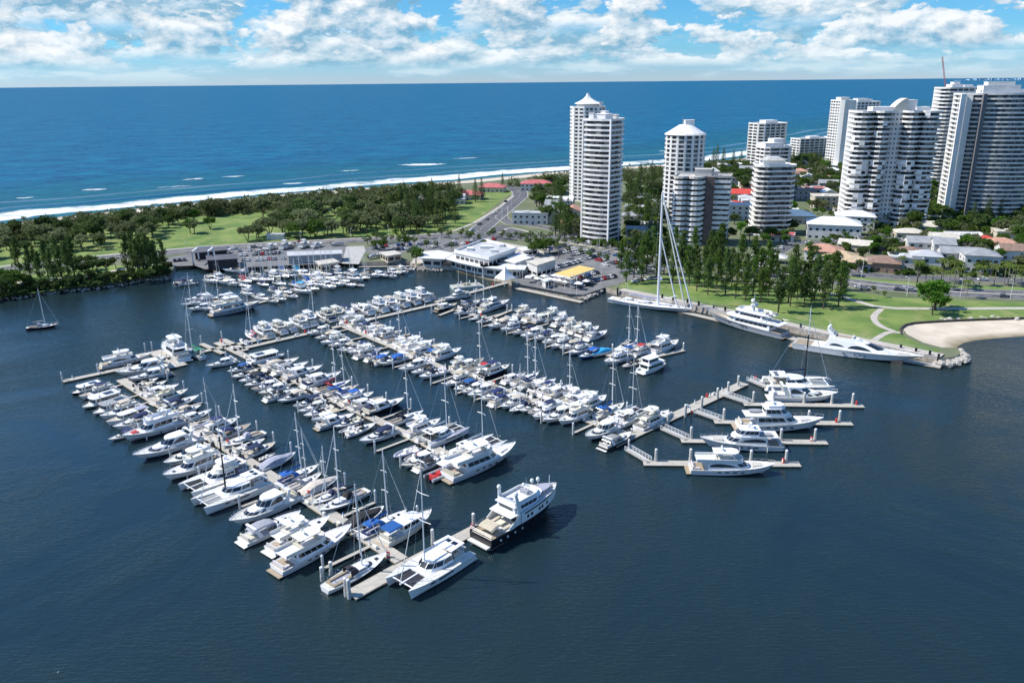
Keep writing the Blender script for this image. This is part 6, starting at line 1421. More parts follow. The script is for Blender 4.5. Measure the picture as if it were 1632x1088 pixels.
for f in range(24):
    for e in range(ne-2):
        if rg8.random()<(.34 if 3<f<20 else .16) and e!=i0:
            a_=Vector(P[e]);b_=Vector(P[e+1]); In8=off2(P,-.35); c_=Vector(In8[e]);d_=Vector(In8[e+1])
            if (b_-a_).length<1.5: continue
            w8=MB().prism([tuple(a_),tuple(b_),tuple(d_),tuple(c_)],.3,2.84).build('wall_panel',TW,r); w8.location=(0,0,2.86*f)
            KP=globals().setdefault('KP',[0]); KP[0]+=1
            if KP[0]>95: break
sw=MB().box(0,1,-.03,.03,0,1.1).build('stair_window',FG,r); first=True
for f in range(24):
    for q in range(3):
        c=sw if first else sw.copy()
        if not first: COL.objects.link(c); c.parent=r
        c.location=(-2.6+2.2*q,-7.01,1.2+2.86*f); first=False
# T9 rear right white towers
a=G(1500,303,ZL).to_2d(); P=arc(-9,-6,7,140,300,6)+[(8,-12),(14,-12),(16,10),(-12,12)]
r,H=tower('apartment_tower',0,0,P,28,2.86,0,'tall white tower with rounded left corner behind the big curved one',at=a,depth=1.4,par=1.15,fin=5.)
bits(r,H,[(-2,0,9,9,2.6),(-2,0,5,5,4.4),(9,2,7,5,2.2)])
# T10 big curved
P=[(x*.92,y) for x,y in [(-29,-9),(-24,-11)]+arc(4,42,56,-121,-57,12)+[(33,4),(-29,7)]]
r,H=tower('apartment_tower',1564,347,P,28,2.78,-6,'huge curved pale grey tower with white end wall at far right',wall=TG,glass=FGB,depth=1.5,par=1.05,fin=8.,pierw=.35,solid=(0,),piers=((-15.5,-11.6,2.2,2.2,0,0,mat('tower charcoal render',(.16,.16,.17),.8)),(-27.6,-10.4,3.0,1.5,0,0,TW)))
bits(r,H,[(-3,0,22,9,5.),(-12,0,6,6,2.4),(12,0,8,8,2.4)],TW); bits(r,H+5,[(-3,0,16,6,2.2)],TW)
a=G(1632,322,ZL).to_2d()+Vector((26,14)); P=rect(30,30,6)
r,H=tower('apartment_tower',0,0,P,28,2.95,12,'tower cut off by the right edge behind the curved tower',at=a,wall=TG,glass=FGB,depth=1.4,par=1.,fin=5.); pyr(r,rect(22,22,4),H,9,TW,curve=.5)
# far low apartment blocks by the beach
for x,y,w,d,nf,lab in ((1292,250,46,20,7,'low white beachfront apartment block behind the pine trees'),(1468,262,22,22,12,'small cream apartment block seen between two big towers'),(1420,262,30,20,9,'pale apartment block half hidden behind the scalloped tower'),(1165,272,24,16,2,'low white beach house right of the round tower')):
    r,H=tower('apartment_block',x,y,rect(w,d,0),nf,3.,14,lab,depth=1.3,par=1.,fin=7.,pierw=.8); r['category']='apartment block'; bits(r,H,[(0,0,w*.3,d*.4,2.4)])
a=G(1466,262,ZL).to_2d()
yl=empty('yellow_hoist_shaft',(a.x-4,a.y-16,ZL)); tag(yl,'yellow wrapped hoist shaft on the cream block between towers','hoist shaft'); MB().box(-4,4,-3,3,0,24).build('wrap',mat('yellow wrap',(.75,.55,.02),.8,var=.15,vs=.3),yl)
b=MB(); [b.box(-4.1,4.1,-3.1,3.1,z,z+.3) for z in range(3,24,3)]; b.build('floor_band',STEEL,yl)
# tower crane far right
a=G(1484,300,ZL).to_2d(); cr=empty('tower_crane',(a.x,a.y,ZL)); tag(cr,'slender luffing tower crane left of the rear right tower','crane')
b=MB(); HH=78
for x,y in ((-1,-1),(1,-1),(1,1),(-1,1)): b.tube((x,y,0),(x,y,HH),.16,4)
for k in range(26):
    z=k*3; b.tube((-1,-1,z),(1,-1,z+3),.09,3).tube((1,-1,z),(1,1,z+3),.09,3).tube((1,1,z),(-1,1,z+3),.09,3).tube((-1,1,z),(-1,-1,z+3),.09,3)
b.build('mast',mat('crane blue grey',(.28,.34,.42),.6),cr)
b=MB(); b.tube((0,-.8,HH),(-7,-.8,HH+26),.22,4).tube((0,.8,HH),(-7,.8,HH+26),.22,4).tube((0,0,HH+1.6),(-7,0,HH+27),.18,4)
for k in range(12): t=k/12;u=(k+1)/12; b.tube((-7*t,-.8,HH+26*t),(-7*u,.8,HH+26*u),.08,3)
b.build('jib',mat('crane red',(.35,.12,.10),.6),cr); MB().box(0,6,-1.2,1.2,HH-1,HH+1.4).build('counter_jib',STEEL,cr); MB().box(-1.6,.2,-2.4,-1.1,HH,HH+2.4).build('cab',WHITE,cr)
# ---------------- low buildings ----------------
RC={'white':mat('white metal roof',(.70,.70,.69),.6,var=.1,vs=.3),'grey':mat('grey roof',(.30,.31,.32),.7,var=.2,vs=.3),'salmon':mat('terracotta roof',(.50,.27,.19),.85,var=.2,vs=.8),'tan':mat('tan roof',(.50,.38,.24),.85,var=.2,vs=.8),
 'brown':mat('brown tile roof',(.26,.17,.13),.85,var=.25,vs=.8),'blue':mat('blue metal roof',(.10,.17,.26),.6,var=.15,vs=.4),'red':mat('red roof',(.55,.06,.045),.8,var=.2,vs=.6),'pink':mat('faded red roof',(.50,.14,.14),.85,var=.25,vs=.6),'beige':mat('beige roof',(.56,.52,.44),.85,var=.15,vs=.4),'dark':mat('charcoal roof',(.10,.10,.115),.8,var=.2,vs=.4),'yellow':mat('yellow roof',(.70,.50,.16),.8,var=.15,vs=.4),'lgrey':mat('light grey roof',(.46,.47,.48),.8,var=.15,vs=.2)}
WC=[mat('house wall white',(.66,.64,.60),.9,var=.1,vs=.4),mat('house wall cream',(.60,.53,.42),.9,var=.1,vs=.4),mat('house wall grey',(.38,.38,.38),.9,var=.1,vs=.4),mat('house wall brick',(.30,.20,.15),.9,var=.2,vs=.8),mat('dark shed wall and interior shade',(.03,.032,.036),.8,var=.3,vs=.5)]
HOUSES=[]
def house(px,py,w,d,h,rot,roof,style,label,wall=0,name='house',cat='house',at=None,win=True):
    p=at if at is not None else G(px,py,ZL).to_2d(); r=empty(name,(p.x,p.y,ZL),R(rot)); tag(r,label,cat)
    W=w/2;D=d/2
    MB().box(-W,W,-D,D,-.4,h).build('wall',WC[wall],r)
    if style=='hip':
        e=.6; rh=min(w,d)*.19; k=max(.0,W-D)
        MB().add([(-W-e,-D-e,h),(W+e,-D-e,h),(W+e,D+e,h),(-W-e,D+e,h),(-k,0,h+rh+.3),(k,0,h+rh+.3),(-W-e,-D-e,h+.2),(W+e,-D-e,h+.2),(W+e,D+e,h+.2),(-W-e,D+e,h+.2)],
          [(0,3,2,1),(0,1,7,6),(1,2,8,7),(2,3,9,8),(3,0,6,9),(6,7,5,4),(8,9,4,5),(7,8,5),(9,6,4)]).build('roof',RC[roof],r)
    elif style=='gable':
        e=.5; rh=d*.22
        MB().add([(-W-e,-D-e,h-.05),(W+e,-D-e,h-.05),(W+e,0,h+rh),(-W-e,0,h+rh),(W+e,D+e,h-.05),(-W-e,D+e,h-.05),(-W-e,-D-e,h+.15),(W+e,-D-e,h+.15),(W+e,0,h+rh+.2),(-W-e,0,h+rh+.2),(W+e,D+e,h+.15),(-W-e,D+e,h+.15)],
          [(0,1,2,3),(3,2,4,5),(6,7,8,9),(9,8,10,11),(0,1,7,6),(5,4,10,11),(0,3,9,6),(3,5,11,9),(1,2,8,7),(2,4,10,8)]).build('roof',RC[roof],r)
        MB().add([(-W,-D,h),(-W,D,h),(-W,0,h+rh),(W,-D,h),(W,D,h),(W,0,h+rh)],[(0,1,2),(3,5,4)]).build('gable_wall',WC[wall],r)
    else:
        b=MB().box(-W-.4,W+.4,-D-.4,D+.4,h,h+.3); b.build('roof',RC[roof],r)
        q=MB(); q.box(-W-.4,W+.4,-D-.4,-D-.15,h+.3,h+.75).box(-W-.4,W+.4,D+.15,D+.4,h+.3,h+.75).box(-W-.4,-W-.15,-D-.15,D+.15,h+.3,h+.75).box(W+.15,W+.4,-D-.15,D+.15,h+.3,h+.75); q.build('parapet',WC[wall],r)
        MB().box(-W*.4,-W*.1,-D*.3,D*.2,h+.3,h+1.1).build('roof_unit',TW,r)
    if win:
        st=max(1,int(h//2.9))
        for f in range(st):
            z=.9+f*(h/st)
            n=max(2,int(w/3.6))
            for k in range(n):
                x=-W+w*(k+.5)/n
                if f==0 and k==n//2: MB().box(x-.5,x+.5,-D-.05,-D+.02,0,2.1).build('door',TD,r); continue
                g=MB().box(x-.75,x+.75,-D-.04,-D+.02,z,z+1.25).build('window',GLASS,r); 
            for k in range(max(1,int(d/4.5))):
                y=-D+d*(k+.5)/max(1,int(d/4.5)); MB().box(-W-.04,-W+.02,y-.7,y+.7,z,z+1.25).build('window',GLASS,r)
    return r
H=house
H(1326,378,29,18,8.5,-18,'white','hip','large three-storey white-roofed building in front of the scalloped tower',0,'apartment_house','apartment house')
H(1360,366,22,14,9,-18,'white','hip','white-roofed rear wing beside the large white-roofed building',0,'apartment_house','apartment house')
H(1262,354,26,15,5,-10,'blue','hip','building with dark blue metal hip roof right of the banded tower',2)
H(1248,342,18,12,4,-10,'white','flat','small white flat-roofed shed behind the blue-roofed building',0)
H(1312,414,17,14,5.5,-30,'salmon','hip','house with salmon terracotta hip roof by the street corner',0)
H(1338,419,15,12,4,-30,'tan','hip','house with tan roof, left of the two brown-roofed houses',1)
H(1364,428,13,11,4,-24,'tan','hip','small house with tan and grey roof on the service road',2)
H(1406,430,15,13,4.5,-24,'brown','hip','house with brown tiled pyramid roof on the service road',3)
H(1362,400,16,10,4,-30,'beige','gable','long low beige-roofed house behind the tan-roofed house',1)
H(1402,394,22,12,4,-15,'dark','flat','low flat dark-roofed building right of the white-roofed block',2)
H(1440,428,14,11,6,-18,'lgrey','flat','light grey flat-roofed modern house next to the brown-roofed house',0)
H(1472,428,13,11,7,-18,'lgrey','hip','three-storey white house behind the row of palms',0)
H(1468,402,16,12,6,-15,'grey','gable','grey-gabled house behind the three-storey white house',0)
H(1500,408,10,12,7,-18,'grey','gable','narrow grey-roofed townhouse left of the long grey one',0)
H(1526,420,18,11,6,-18,'grey','gable','long grey-roofed townhouse above the palms',0)
H(1558,430,15,13,8,-18,'grey','hip','tall grey-roofed house with big windows above the palms at right',0)
H(1536,388,18,12,5,-10,'white','flat','white flat-roofed building below the huge curved tower',0)
H(1568,392,10,9,4,-10,'red','hip','little red-roofed house below the huge curved tower',0)
H(1592,400,14,11,5,-14,'salmon','hip','terracotta-roofed house at far right below the trees',0)
H(1616,412,16,12,5,-14,'brown','gable','brown gabled house at the far right edge above the palms',0)
H(1610,382,18,12,5,-14,'beige','flat','beige flat-roofed house at right below the tower',1)
H(1500,392,14,11,5,-14,'beige','gable','beige-roofed house behind the grey townhouses',1)
H(1446,414,12,9,5,-20,'brown','hip','brown hip-roofed house between the white modern houses',0)
H(1252,383,9,8,3.5,-20,'red','flat','tiny red-roofed kiosk by the street corner',0)
H(1238,384,8,6,3,-20,'pink','flat','pink-walled annex beside the tiny kiosk',1)
H(1319,332,22,16,9,-8,'beige','flat','beige three-storey block of flats left of the scalloped tower',1,'apartment_house','apartment house')
H(1268,316,24,14,7,-8,'dark','flat','dark-roofed block behind the blue-roofed building',2,'apartment_house','apartment house')
H(1296,314,16,12,7,-8,'pink','flat','pinkish block next to the dark-roofed block',1,'apartment_house','apartment house')
H(1172,322,34,15,7,-12,'red','hip','long bright red-roofed building behind the beige tower',0,'apartment_house','apartment house')
H(1163,338,18,10,6,-12,'red','hip','front red-roofed wing right of the beige tower',0,'apartment_house','apartment house')
H(1187,348,20,12,9,-10,'white','flat','white flats left of the banded tower base',0,'apartment_house','apartment house')
H(1195,335,12,10,7,-10,'white','flat','small white flats behind the banded tower base',0,'apartment_house','apartment house')
H(846,356,23,10,7,-8,'lgrey','flat','two-storey motel with long balconies by the junction',0,'motel','motel')
H(855,303,26,14,6,-6,'pink','hip','red-roofed surf club beside the beach road end',0,'surf_club','club house')
H(882,298,16,10,5,-6,'white','flat','white flat-roofed pavilion right of the surf club',0,'pavilion','pavilion')
H(745,317,24,14,4,-12,'pink','hip','faded red pyramid-roofed pavilion left of the esplanade pines',1,'pavilion','pavilion')
H(785,305,22,14,4,-12,'pink','hip','faded red pavilion nearest the beach road bend',1,'pavilion','pavilion')
H(700,324,40,14,4,0,'lgrey','gable','long pale grey hall roof behind the park trees',0,'hall','hall')
H(440,381,10,4,2.6,5,'white','flat','small white shelter on the park lawn beside the road',0,'shelter','shelter',win=False)
H(1178,440,7,5,3,-30,'white','flat','small toilet block among the quay pines',0,'kiosk','kiosk')
for i,(x,y,l) in enumerate(((1215,416,'tallest-peaked white shade canopy left of the suburban street'),(1236,418,'white shade canopy next to the street corner'),(1218,432,'lowest white shade canopy beside the quay pines'))):
    a=G(x,y,ZL).to_2d(); c=empty('shade_canopy',(a.x,a.y,ZL),R(-25)); tag(c,l,'canopy','shade canopies by the pine grove'); pyr(c,rect(11,8),3.,2.,mat('shade cloth',(.62,.60,.56),.8),name='canopy_top',top=.05)
    q=MB(); [q.tube((x_,y_,0),(x_,y_,3.1),.1,5) for x_ in (-5,5) for y_ in (-3.6,3.6)]; q.build('post',STEEL,c)
# scattered far houses between towers
FH=[]
def fh_(q,rg):
    rc=rg.choice(['white','lgrey','grey','grey','beige','salmon','brown','white','brown']); o=house(0,0,rg.uniform(11,18),rg.uniform(9,13),rg.choice((3.5,6.2)),rg.choice((-10,80,-14,76)),rc,rg.choice(('hip','gable','flat')),'x',rg.choice((0,0,1,2)),at=q); FH.append((o,rc))
scatter(16,[(1120,285),(1195,272),(1195,330),(1150,345),(1118,300)],fh_,19,seed=31)
scatter(34,[(1252,262),(1338,262),(1345,345),(1305,308),(1255,305)],fh_,22,seed=32)
scatter(12,[(1460,262),(1485,262),(1495,340),(1490,380),(1440,380)],fh_,20,seed=33)
scatter(8,[(862,320),(905,330),(925,372),(880,362)],fh_,17,seed=34)
scatter(8,[(1002,320),(1052,305),(1056,390),(1000,395)],fh_,17,seed=35)
hc={}
for o,rc in sorted(FH,key=lambda t:PX(t[0].location)[0]):
    hc[rc]=hc.get(rc,0)+1; nm={'lgrey':'light grey','white':'white','grey':'grey','beige':'beige','salmon':'terracotta','brown':'brown'}[rc]
    tag(o,f'small {nm}-roofed house among the tower gardens, {ordn(hc[rc])} of that colour from left','house','small houses between the towers')
# ---------------- marina buildings, from their roof corners ----------------
def bldg(name,px,h,label,roof='white',wall=0,cat='building',over=.5,thick=.35,walls=True,parapet=False,windows=True,open_=False,pts=None):
    z=ZL+h; P=[G(*p,z).to_2d() for p in px]; c=sum(P,Vector((0,0)))/len(P); Q=[(p.x-c.x,p.y-c.y) for p in P]; r=empty(name,(c.x,c.y,ZL)); tag(r,label,cat)
    MB().prism(Q,h,h+thick).build('roof',RC[roof],r); In=off2(Q,-over)
    if open_:
        q=MB(); n=len(In)
        for i in range(n):
            a=Vector(In[i]);b_=Vector(In[(i+1)%n]); k=max(1,int((b_-a).length/6)); [q.tube((*a.lerp(b_,j/k),0),(*a.lerp(b_,j/k),h+.01),.11,6) for j in range(k)]
        q.build('post',STEEL,r)
    if walls:
        MB().prism(In,-.3,h+.01,cap=False).build('wall',WC[wall],r)
        if windows:
            n=len(In)
            for i in range(n):
                a=Vector(In[i]);b_=Vector(In[(i+1)%n]); L=(b_-a).length
                if L<4: continue
                d=(b_-a)/L; nn=Vector((d.y,-d.x)); 
                A=sum(In[j][0]*In[(j+1)%n][1]-In[(j+1)%n][0]*In[j][1] for j in range(n))
                if A<0: nn=-nn
                k=max(1,int(L/3.4))
                for f in range(max(1,int(h//3.4))):
                    for j in range(k):
                        p=a+d*(L*(j+.12)/k)+nn*.03; q_=a+d*(L*(j+.88)/k)+nn*.03; z0=.7+f*3.4
                        MB().add([(*p,z0),(*q_,z0),(*q_,z0+1.8),(*p,z0+1.8)],[(0,1,2,3)]).build('window',GLASS,r)
    if parapet:
        O=off2(Q,.05);I=off2(Q,-.3); b=MB(); n=len(Q)
        for i in range(n):
            j=(i+1)%n; b.add([(*O[i],h+thick-.6),(*O[j],h+thick-.6),(*O[j],h+1.4),(*O[i],h+1.4),(*I[i],h+thick),(*I[j],h+thick),(*I[j],h+1.4),(*I[i],h+1.4)],[(0,1,2,3),(4,5,6,7),(3,2,6,7)])
        b.build('parapet',TW,r)
    return r,Q
r,Q=bldg('marina_hall',[(724,402),(772,384),(823,398),(779,414)],7.5,'big grey-roofed marina hall with white parapet','lgrey',0,parapet=True)
for x,y,w,d in ((0,4,6,3),(4,-5,3,3),(-8,0,3,4),(8,8,2.5,2.5)): MB().box(x-w/2,x+w/2,y-d/2,y+d/2,7.86,9.1).build('roof_unit',TW,r)
bldg('restaurant',[(664,402),(700,400),(724,404),(708,414),(666,412)],4.2,'white-roofed waterfront restaurant with white umbrellas, left end of the complex','white',0,over=2.6)
bldg('restaurant',[(715,406),(745,409),(776,413),(800,424),(768,427),(735,420),(709,413)],4.0,'long white-roofed restaurant above the cove sand','white',0,over=2.8)
r,Q=bldg('shopping_arcade',[(792,413),(828,403),(853,410),(821,420)],5.2,'white arcade with dark sunken roof panels','white',0)
for s in (.36,): 
    a=[(q[0]*s-7,q[1]*s-3) for q in Q]; c=[(q[0]*s*.8+7.5,q[1]*s*.8+4) for q in Q]; MB().prism(a,5.552,5.68).build('roof_panel',RC['dark'],r); MB().prism(c,5.552,5.68).build('roof_panel',RC['dark'],r)
bldg('awning_building',[(764,417),(800,421),(840,424),(836,431),(800,430),(766,426)],4.0,'white awning-roofed terrace building behind the tent pavilion','white',0,over=2.4,open_=True)
bldg('office_building',[(838,417),(874,411),(887,414),(856,424)],6.2,'two-storey marina office with beige roof beside the car park','beige',0)
bldg('side_building',[(825,396),(850,392),(858,396),(834,401)],3.6,'small white flat roof behind the marina hall','white',0)
r,Q=bldg('yellow_canopy',[(883,437),(924,424),(949,429),(908,443)],5.0,'flat yellow canopy roof over parked cars near the fuel quay','yellow',0,cat='canopy',walls=False,open_=True,over=1.)
MB().prism(off2(Q,.08),4.8,5.3).build('fascia',TW,r)
bldg('harbour_office',[(604,403),(629,400),(641,405),(617,409)],3.3,'small cream harbour office right of the boat ramp','beige',1)
bldg('workshop',[(457,402),(545,399),(546,405),(458,409)],4.0,'long blue-grey boatyard workshop with pale roof','lgrey',2,windows=False)
bldg('storage_shed',[(328,408),(378,405),(380,413),(329,416)],4.2,'open dark boat storage shed at the boatyard quay','dark',4,windows=False)  # closed near-black walls paint in the shade of the open interior
bldg('storage_shed',[(308,398),(362,394),(363,399),(309,404)],3.6,'dark-walled storage shed behind the travel-lift slot','dark',4,windows=False)
bldg('floating_office',[(501,417),(532,413),(542,418),(510,423)],3.4,'cream-roofed floating office among the inner basin boats','beige',1)
bldg('fuel_kiosk',[(862,446),(874,443),(881,446),(869,450)],3.0,'small white fuel kiosk on the terrace quay','white',0)
a=G(805.5,452,ZL).to_2d(); c=empty('tent_pavilion',(a.x,a.y,ZL),R(40)); tag(c,'white pyramid tent pavilion at the corner of the quay','tent'); pyr(c,rect(7.2,7.2),2.8,5.6,mat('tent membrane',(.82,.81,.78),.6),name='tent_roof',curve=.5,top=.02)
q=MB(); [q.tube((x,y,-.2),(x,y,2.9),.12,6) for x in (-3.5,3.5) for y in (-3.5,3.5)]; q.build('post',WHITE,c)
# quay terrace: umbrellas and light poles
def mk_umb():
    r=empty('terrace_umbrella'); MB().tube((0,0,0),(0,0,2.6),.05,5).build('pole',STEEL,r); pyr(r,rect(3,3),2.3,.8,mat('umbrella cloth',(.78,.77,.73),.8,objvar=.1),name='canopy',top=.03); return r
U=[]
for x,y in [(673,417),(681,416),(688,417),(694,416),(700,417),(706,418),(678,420),(686,421),(694,421),(702,421),(868,449),(876,451),(884,453),(892,455),(884,447),(893,449),(902,457),(912,458),(922,461),(850,447),(858,452),(934,456),(842,450),(722,424),(734,428),(746,430),(758,433),(780,431),(790,433)]:
    a=G(x,y,ZL).to_2d(); U.append(inst('umb',mk_umb,(a.x,a.y,ZL),rnd.uniform(0,1.5),rnd.uniform(.9,1.2)))
U.sort(key=lambda o:PX(o.location)[0])
for i,o in enumerate(U): tag(o,f'cream square terrace umbrella, {ordn(i+1)} from the left along the waterfront','umbrella','terrace umbrellas on the waterfront')
def mk_lamp(h=8.):
    r=empty('street_lamp'); MB().tube((0,0,0),(0,0,h),.10,6,.07).build('pole',TW,r); MB().tube((0,0,h),(1.3,0,h+.25),.05,4).build('arm',TW,r); MB().box(1.0,1.8,-.18,.18,h+.2,h+.34).build('lamp_head',TG,r); return r
LM=[]
for x,y,hh in [(824,453,1.),(833,446,1.),(864,457,1.),(874,461,.8),(883,463,.7),(909,468,1.1),(919,470,1.),(900,463,.8),(958,452,1.),(1000,470,.6),(905,378,1.),(782,330,1.),(815,330,1.),(688,336,1.),(640,405,1.),(700,400,.9),(1370,462,1.),(1445,472,1.),(1530,474,1.),(1610,476,1.),(1340,434,.9),(1362,433,.9),(1374,436,.9),(1060,430,1.),(300,408,1.),(480,392,1.),(560,386,1.),(620,382,1.),(860,388,.9),(955,400,.9)]:
    a=G(x,y,ZL).to_2d(); LM.append(inst('lamp',mk_lamp,(a.x,a.y,ZL),rnd.uniform(0,6),(1,1,hh)))
LM.sort(key=lambda o:PX(o.location)[0])
for i,o in enumerate(LM): tag(o,f'thin white street lamp, {ordn(i+1)} of all the lamps from the left','street lamp','street lamps behind the marina')
# black fender piles on the quay
FPl=[]
def mk_fp():
    r=empty('fender_pile'); MB().tube((0,0,-1.2),(0,0,3.6),.42,10).build('post',BLKC,r); MB().tube((0,0,3.6),(0,0,3.75),.46,10).build('cap',BLACK,r); return r
for x,y in [(984,471),(1055,483),(1072,487),(1095,491),(1113,495),(1137,500),(1155,504),(1226,519),(1246,524),(1275,531),(1434,564),(1458,570),(1480,575),(1494,580)]:
    a=G(x,y,0); FPl.append(inst('fpile',mk_fp,(a.x,a.y,0),0,rnd.uniform(.9,1.05)))
for i,o in enumerate(FPl): tag(o,f'black fender pile on the superyacht quay, {ordn(i+1)} from the left','fender pile','black fender piles on the quay')
# boats on the hardstand
hs=[]
for x,y,c,L,hd in ((361,404,'spo',9,80),(433,397,'spo',11,75),(456,396,'fly',11,75),(486,394,'fly',11,80),(506,394,'spo',10,70),(415,402,'open',7,60),(470,393,'open',7,20),(610,409,'open',7,30),(595,412,'cov',7,50),(540,392,'cov',8,10)):
    o=boat(x,y,c,L,hd,'y' if c=='cov' else '','H',label='x'); p=G(x,y,ZL).to_2d(); o.location=(p.x,p.y,ZL+.9); hs.append((o,c))
for i,(o,c) in enumerate(sorted(hs,key=lambda t:PX(t[0].location)[0])):
    nm={'spo':'sport cruiser','fly':'flybridge cruiser','open':'open motorboat','cov':'covered motorboat'}[c]; o['label']=f'{nm} stored ashore at the boatyard, {ordn(i+1)} stored boat from the left'; o['group']='boats stored ashore at the boatyard'
    p=o.location; cr_=MB(); 
    for dx in (-2.2,2.2): cr_.box(dx-.15,dx+.15,-1.3,1.3,0,.85)
    q=cr_.build('boat_cradle',STEEL,None); q.location=(p.x,p.y,ZL+.05); q.rotation_euler=o.rotation_euler; tag(q,f'steel cradle under the {ordn(i+1)} stored boat from the left','boat cradle','cradles in the boatyard')
# travel lift and jetties of the boatyard
a=G(315,431,0).to_2d(); tl=empty('travel_lift',(a.x,a.y+10,ZL),R(5)); tag(tl,'white steel boat lift straddling the boatyard slot','boat lift'); q=MB()
for x in (-4,4):
    for y in (-5,5): q.box(x-.3,x+.3,y-.3,y+.3,0,7)
    q.box(x-.35,x+.35,-5.3,5.3,6.6,7.3)
q.box(-4.3,4.3,4.7,5.3,7.3,7.9); q.build('frame',TW,tl); w=MB(); [w.tube((x-.35,y,.5),(x+.35,y,.5),.5,10) for x in (-4,4) for y in (-5,5)]; w.build('wheel',BLKC,tl)
# ---------------- cars ----------------
CP=[mat('car white',(.75,.75,.75),.3),mat('car silver',(.42,.43,.45),.3,metal=.3),mat('car black',(.02,.02,.025),.25),mat('car red',(.45,.02,.02),.3),mat('car blue',(.03,.08,.25),.3),mat('car grey',(.12,.13,.14),.3)]
CN=['white','silver','black','red','blue','dark grey']
def mk_car():
    r=empty('parked_car'); pf=[(-2.2,.35),(-2.25,.85),(-1.7,1.0),(1.0,1.0),(2.15,.8),(2.25,.35)]
    b=MB(); b.loft([[(x,y*(1 if z<.9 else .95),z) for x,z in pf] for y in (-.88,-.8,.8,.88)],(1,1)); b.build('body',CP[0],r)
    MB().prism([(-1.8,-.78),(1.05,-.78),(1.05,.78),(-1.8,.78)],1.0,1.42,[(-1.3,-.62),(.35,-.62),(.35,.62),(-1.3,.62)],cap=False).build('window',GLASS,r)
    MB().box(-1.32,.37,-.63,.63,1.42,1.47).build('roof',CP[0],r)
    for x in (-1.4,1.4):
        for y in (-.8,.8): MB().tube((x,y-.1,.33),(x,y+.1,.33),.33,10).build('wheel',BLACK,r)
    return r
CARS=[]
def car(x,y,hd,place,world=None,ci=None,z=ZL+.04):
    p=world if world is not None else G(x,y,ZL).to_2d(); ci=ci if ci is not None else rnd.choices(range(6),(9,5,4,2,2,4))[0]
    o=inst('car',mk_car,(p.x,p.y,z),R(hd+rnd.uniform(-2,2)),1,{'body':CP[ci],'roof':CP[ci]}); CARS.append((o,CN[ci],place))
def carrow(a,b,n,dh,place,fill=.85):
    A=G(*a,ZL).to_2d();B=G(*b,ZL).to_2d(); d=(B-A); hd=math.degrees(math.atan2(d.y,d.x))+dh
    for k in range(n):
        if rnd.random()<fill: car(0,0,hd,place,A.lerp(B,(k+.5)/n))
pl='in the car park behind the marina'
for a,b,n in (((868,399),(905,391),8),((884,406),(925,396),9),((905,408),(945,400),9),((930,414),(968,404),9),((942,419),(985,408),9),((962,424),(1010,412),10),((860,436),(905,421),12),((888,427),(925,417),10),((985,428),(1030,418),9)):
    carrow(a,b,n,90,pl,.9)
for a,b,n in (((612,393),(700,387),14),((625,399),(700,393),12),((705,393),(770,386),11),((585,398),(612,395),5),((720,386),(790,382),10)): carrow(a,b,n,90,'in the roadside car park',.72)
for i,c in enumerate((0,0,3,0,4,0,2)): 
    A=G(905,447,ZL).to_2d();B=G(952,435,ZL).to_2d(); car(0,0,math.degrees(math.atan2((B-A).y,(B-A).x))+90,'beside the yellow canopy',A.lerp(B,(i+.5)/7),c)
carrow((1010,450),(1050,444),6,0,'under the quay pines',.9); carrow((905,460),(950,451),10,90,'on the terrace quay',.75); carrow((840,441),(880,430),10,90,'on the terrace quay',.7); carrow((935,450),(985,440),9,90,'on the terrace quay',.6)
for a,b,n in (((990,437),(1060,430),12),): carrow(a,b,n,90,pl,.8)
for x,y,h,c in ((1370,459,-20,0),(1378,461,-20,1),(1432,463,-8,5),(1442,462,-8,0),(1452,464,-8,1),(1600,474,-5,5),(1566,447,-5,0),(320,401,15,2),(330,402,15,0),(342,400,15,0),(480,387,12,3),(405,394,14,0),(650,379,8,0),(815,378,-8,1),(752,368,60,0),(764,358,70,5),(776,350,72,1),(788,341,74,0),(806,322,76,2),(940,386,-30,0),(1235,402,60,2),(1290,388,-10,0),(1300,392,-10,1),(1316,396,-12,5),(1420,374,-10,0),(1468,374,0,1),(1246,396,60,0),(1340,454,-20,1)): car(x,y,h,'on the roads',None,c,ZL+.06)
for a,b,n,f in (((330,404),(425,398),12,.5),((385,416),(455,413),10,.75),((340,400),(420,393),12,.45),((275,417),(305,414),4,.6),((380,408),(450,404),10,.6)): carrow(a,b,n,90,'in the boatyard',f)
cc_={}
for o,cn,plc in sorted(CARS,key=lambda t:PX(t[0].location)[0]):
    k=(cn,plc); cc_[k]=cc_.get(k,0)+1; tag(o,f'{cn} car {plc}, {ordn(cc_[k])} {cn} one from left','car','cars '+plc)
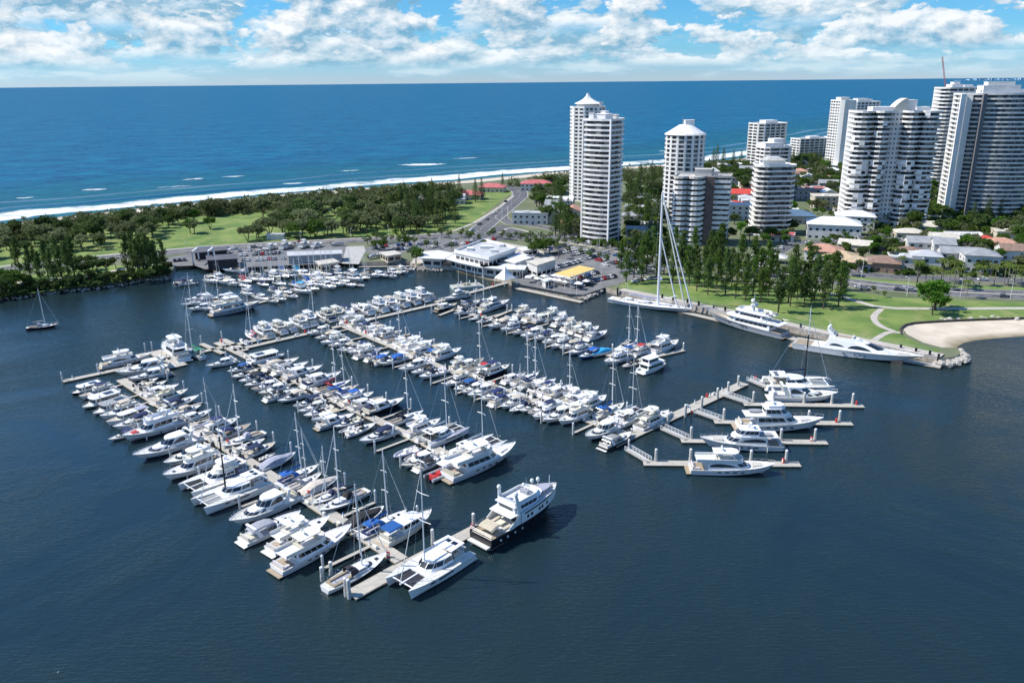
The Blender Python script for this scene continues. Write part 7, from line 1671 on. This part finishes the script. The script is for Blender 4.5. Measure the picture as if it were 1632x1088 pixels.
# bay markings
b=MB()
for a,c,n in (((868,399),(905,391),9),((884,406),(925,396),10),((905,408),(945,400),10),((930,414),(968,404),10),((942,419),(985,408),10),((962,424),(1010,412),11),((612,393),(700,387),15),((705,393),(770,386),12)):
    A=G(*a,ZL).to_2d();B=G(*c,ZL).to_2d(); d=(B-A).normalized(); nn=Vector((-d.y,d.x))
    for k in range(n+1):
        p=A.lerp(B,k/n); b.add([(*(p-nn*2.6-d*.06),ZL+.05),(*(p-nn*2.6+d*.06),ZL+.05),(*(p+nn*2.6+d*.06),ZL+.05),(*(p+nn*2.6-d*.06),ZL+.05)],[(0,1,2,3)])
o=b.build('parking_bay_markings',M_PAINT,None,fix=False); o['kind']='structure'
# rocks around the breakwater head and the beach
M_BR=mat('boulder',(.42,.39,.34),.95,var=.3,vs=.6,bump=.6,bs=2.)
def rocks(name,pts,n,w,label,s0,s1,z,seed):
    rg=random.Random(seed); P=[G(*p,.5).to_2d() for p in pts]; b=MB(); Ls=[(q-p).length for p,q in zip(P,P[1:])]
    for k in range(n):
        i=rg.choices(range(len(Ls)),Ls)[0]; c=P[i].lerp(P[i+1],rg.random())+Vector((rg.uniform(-w,w),rg.uniform(-w,w))); s=rg.uniform(s0,s1); zz=z+rg.uniform(-.5,.5)
        rings=[]
        for a,f in ((-.5,.6),(0,1.),(.35,.75),(.55,.25)): rings.append([(c.x+s*f*math.cos(t*1.05)*rg.uniform(.8,1.15),c.y+s*f*math.sin(t*1.05)*rg.uniform(.8,1.15),zz+a*s*1.1) for t in range(6)])
        b.loft(rings,(1,1))
    o=b.build(name,M_BR,None,fix=False); tag(o,label,'rocks',kind='stuff')
rocks('breakwater_rocks',[(1497,581),(1520,578),(1532,571),(1528,563),(1510,558)],130,2.2,'pale boulders around the breakwater head at right',.5,1.3,.7,1)
rocks('revetment_rocks',[(930,477),(946,470),(958,464)],70,1.2,'rock revetment at the corner of the terrace quay',.4,.9,.6,2)
rocks('beach_rocks',[(1500,514),(1540,512),(1570,511),(1632,511)],34,1.6,'scattered white rocks at the top of the estuary beach',.4,1.5,1.3,3)
rocks('riverbank_rocks',[(10,476),(83,466),(154,459),(240,445),(268,442)],150,1.6,'scattered rocks at the foot of the left bank',.3,.9,.2,4)
rocks('cove_rocks',[(655,424),(680,431),(704,431)],60,1.2,'rocks edging the restaurant garden by the cove',.3,.8,.6,5)
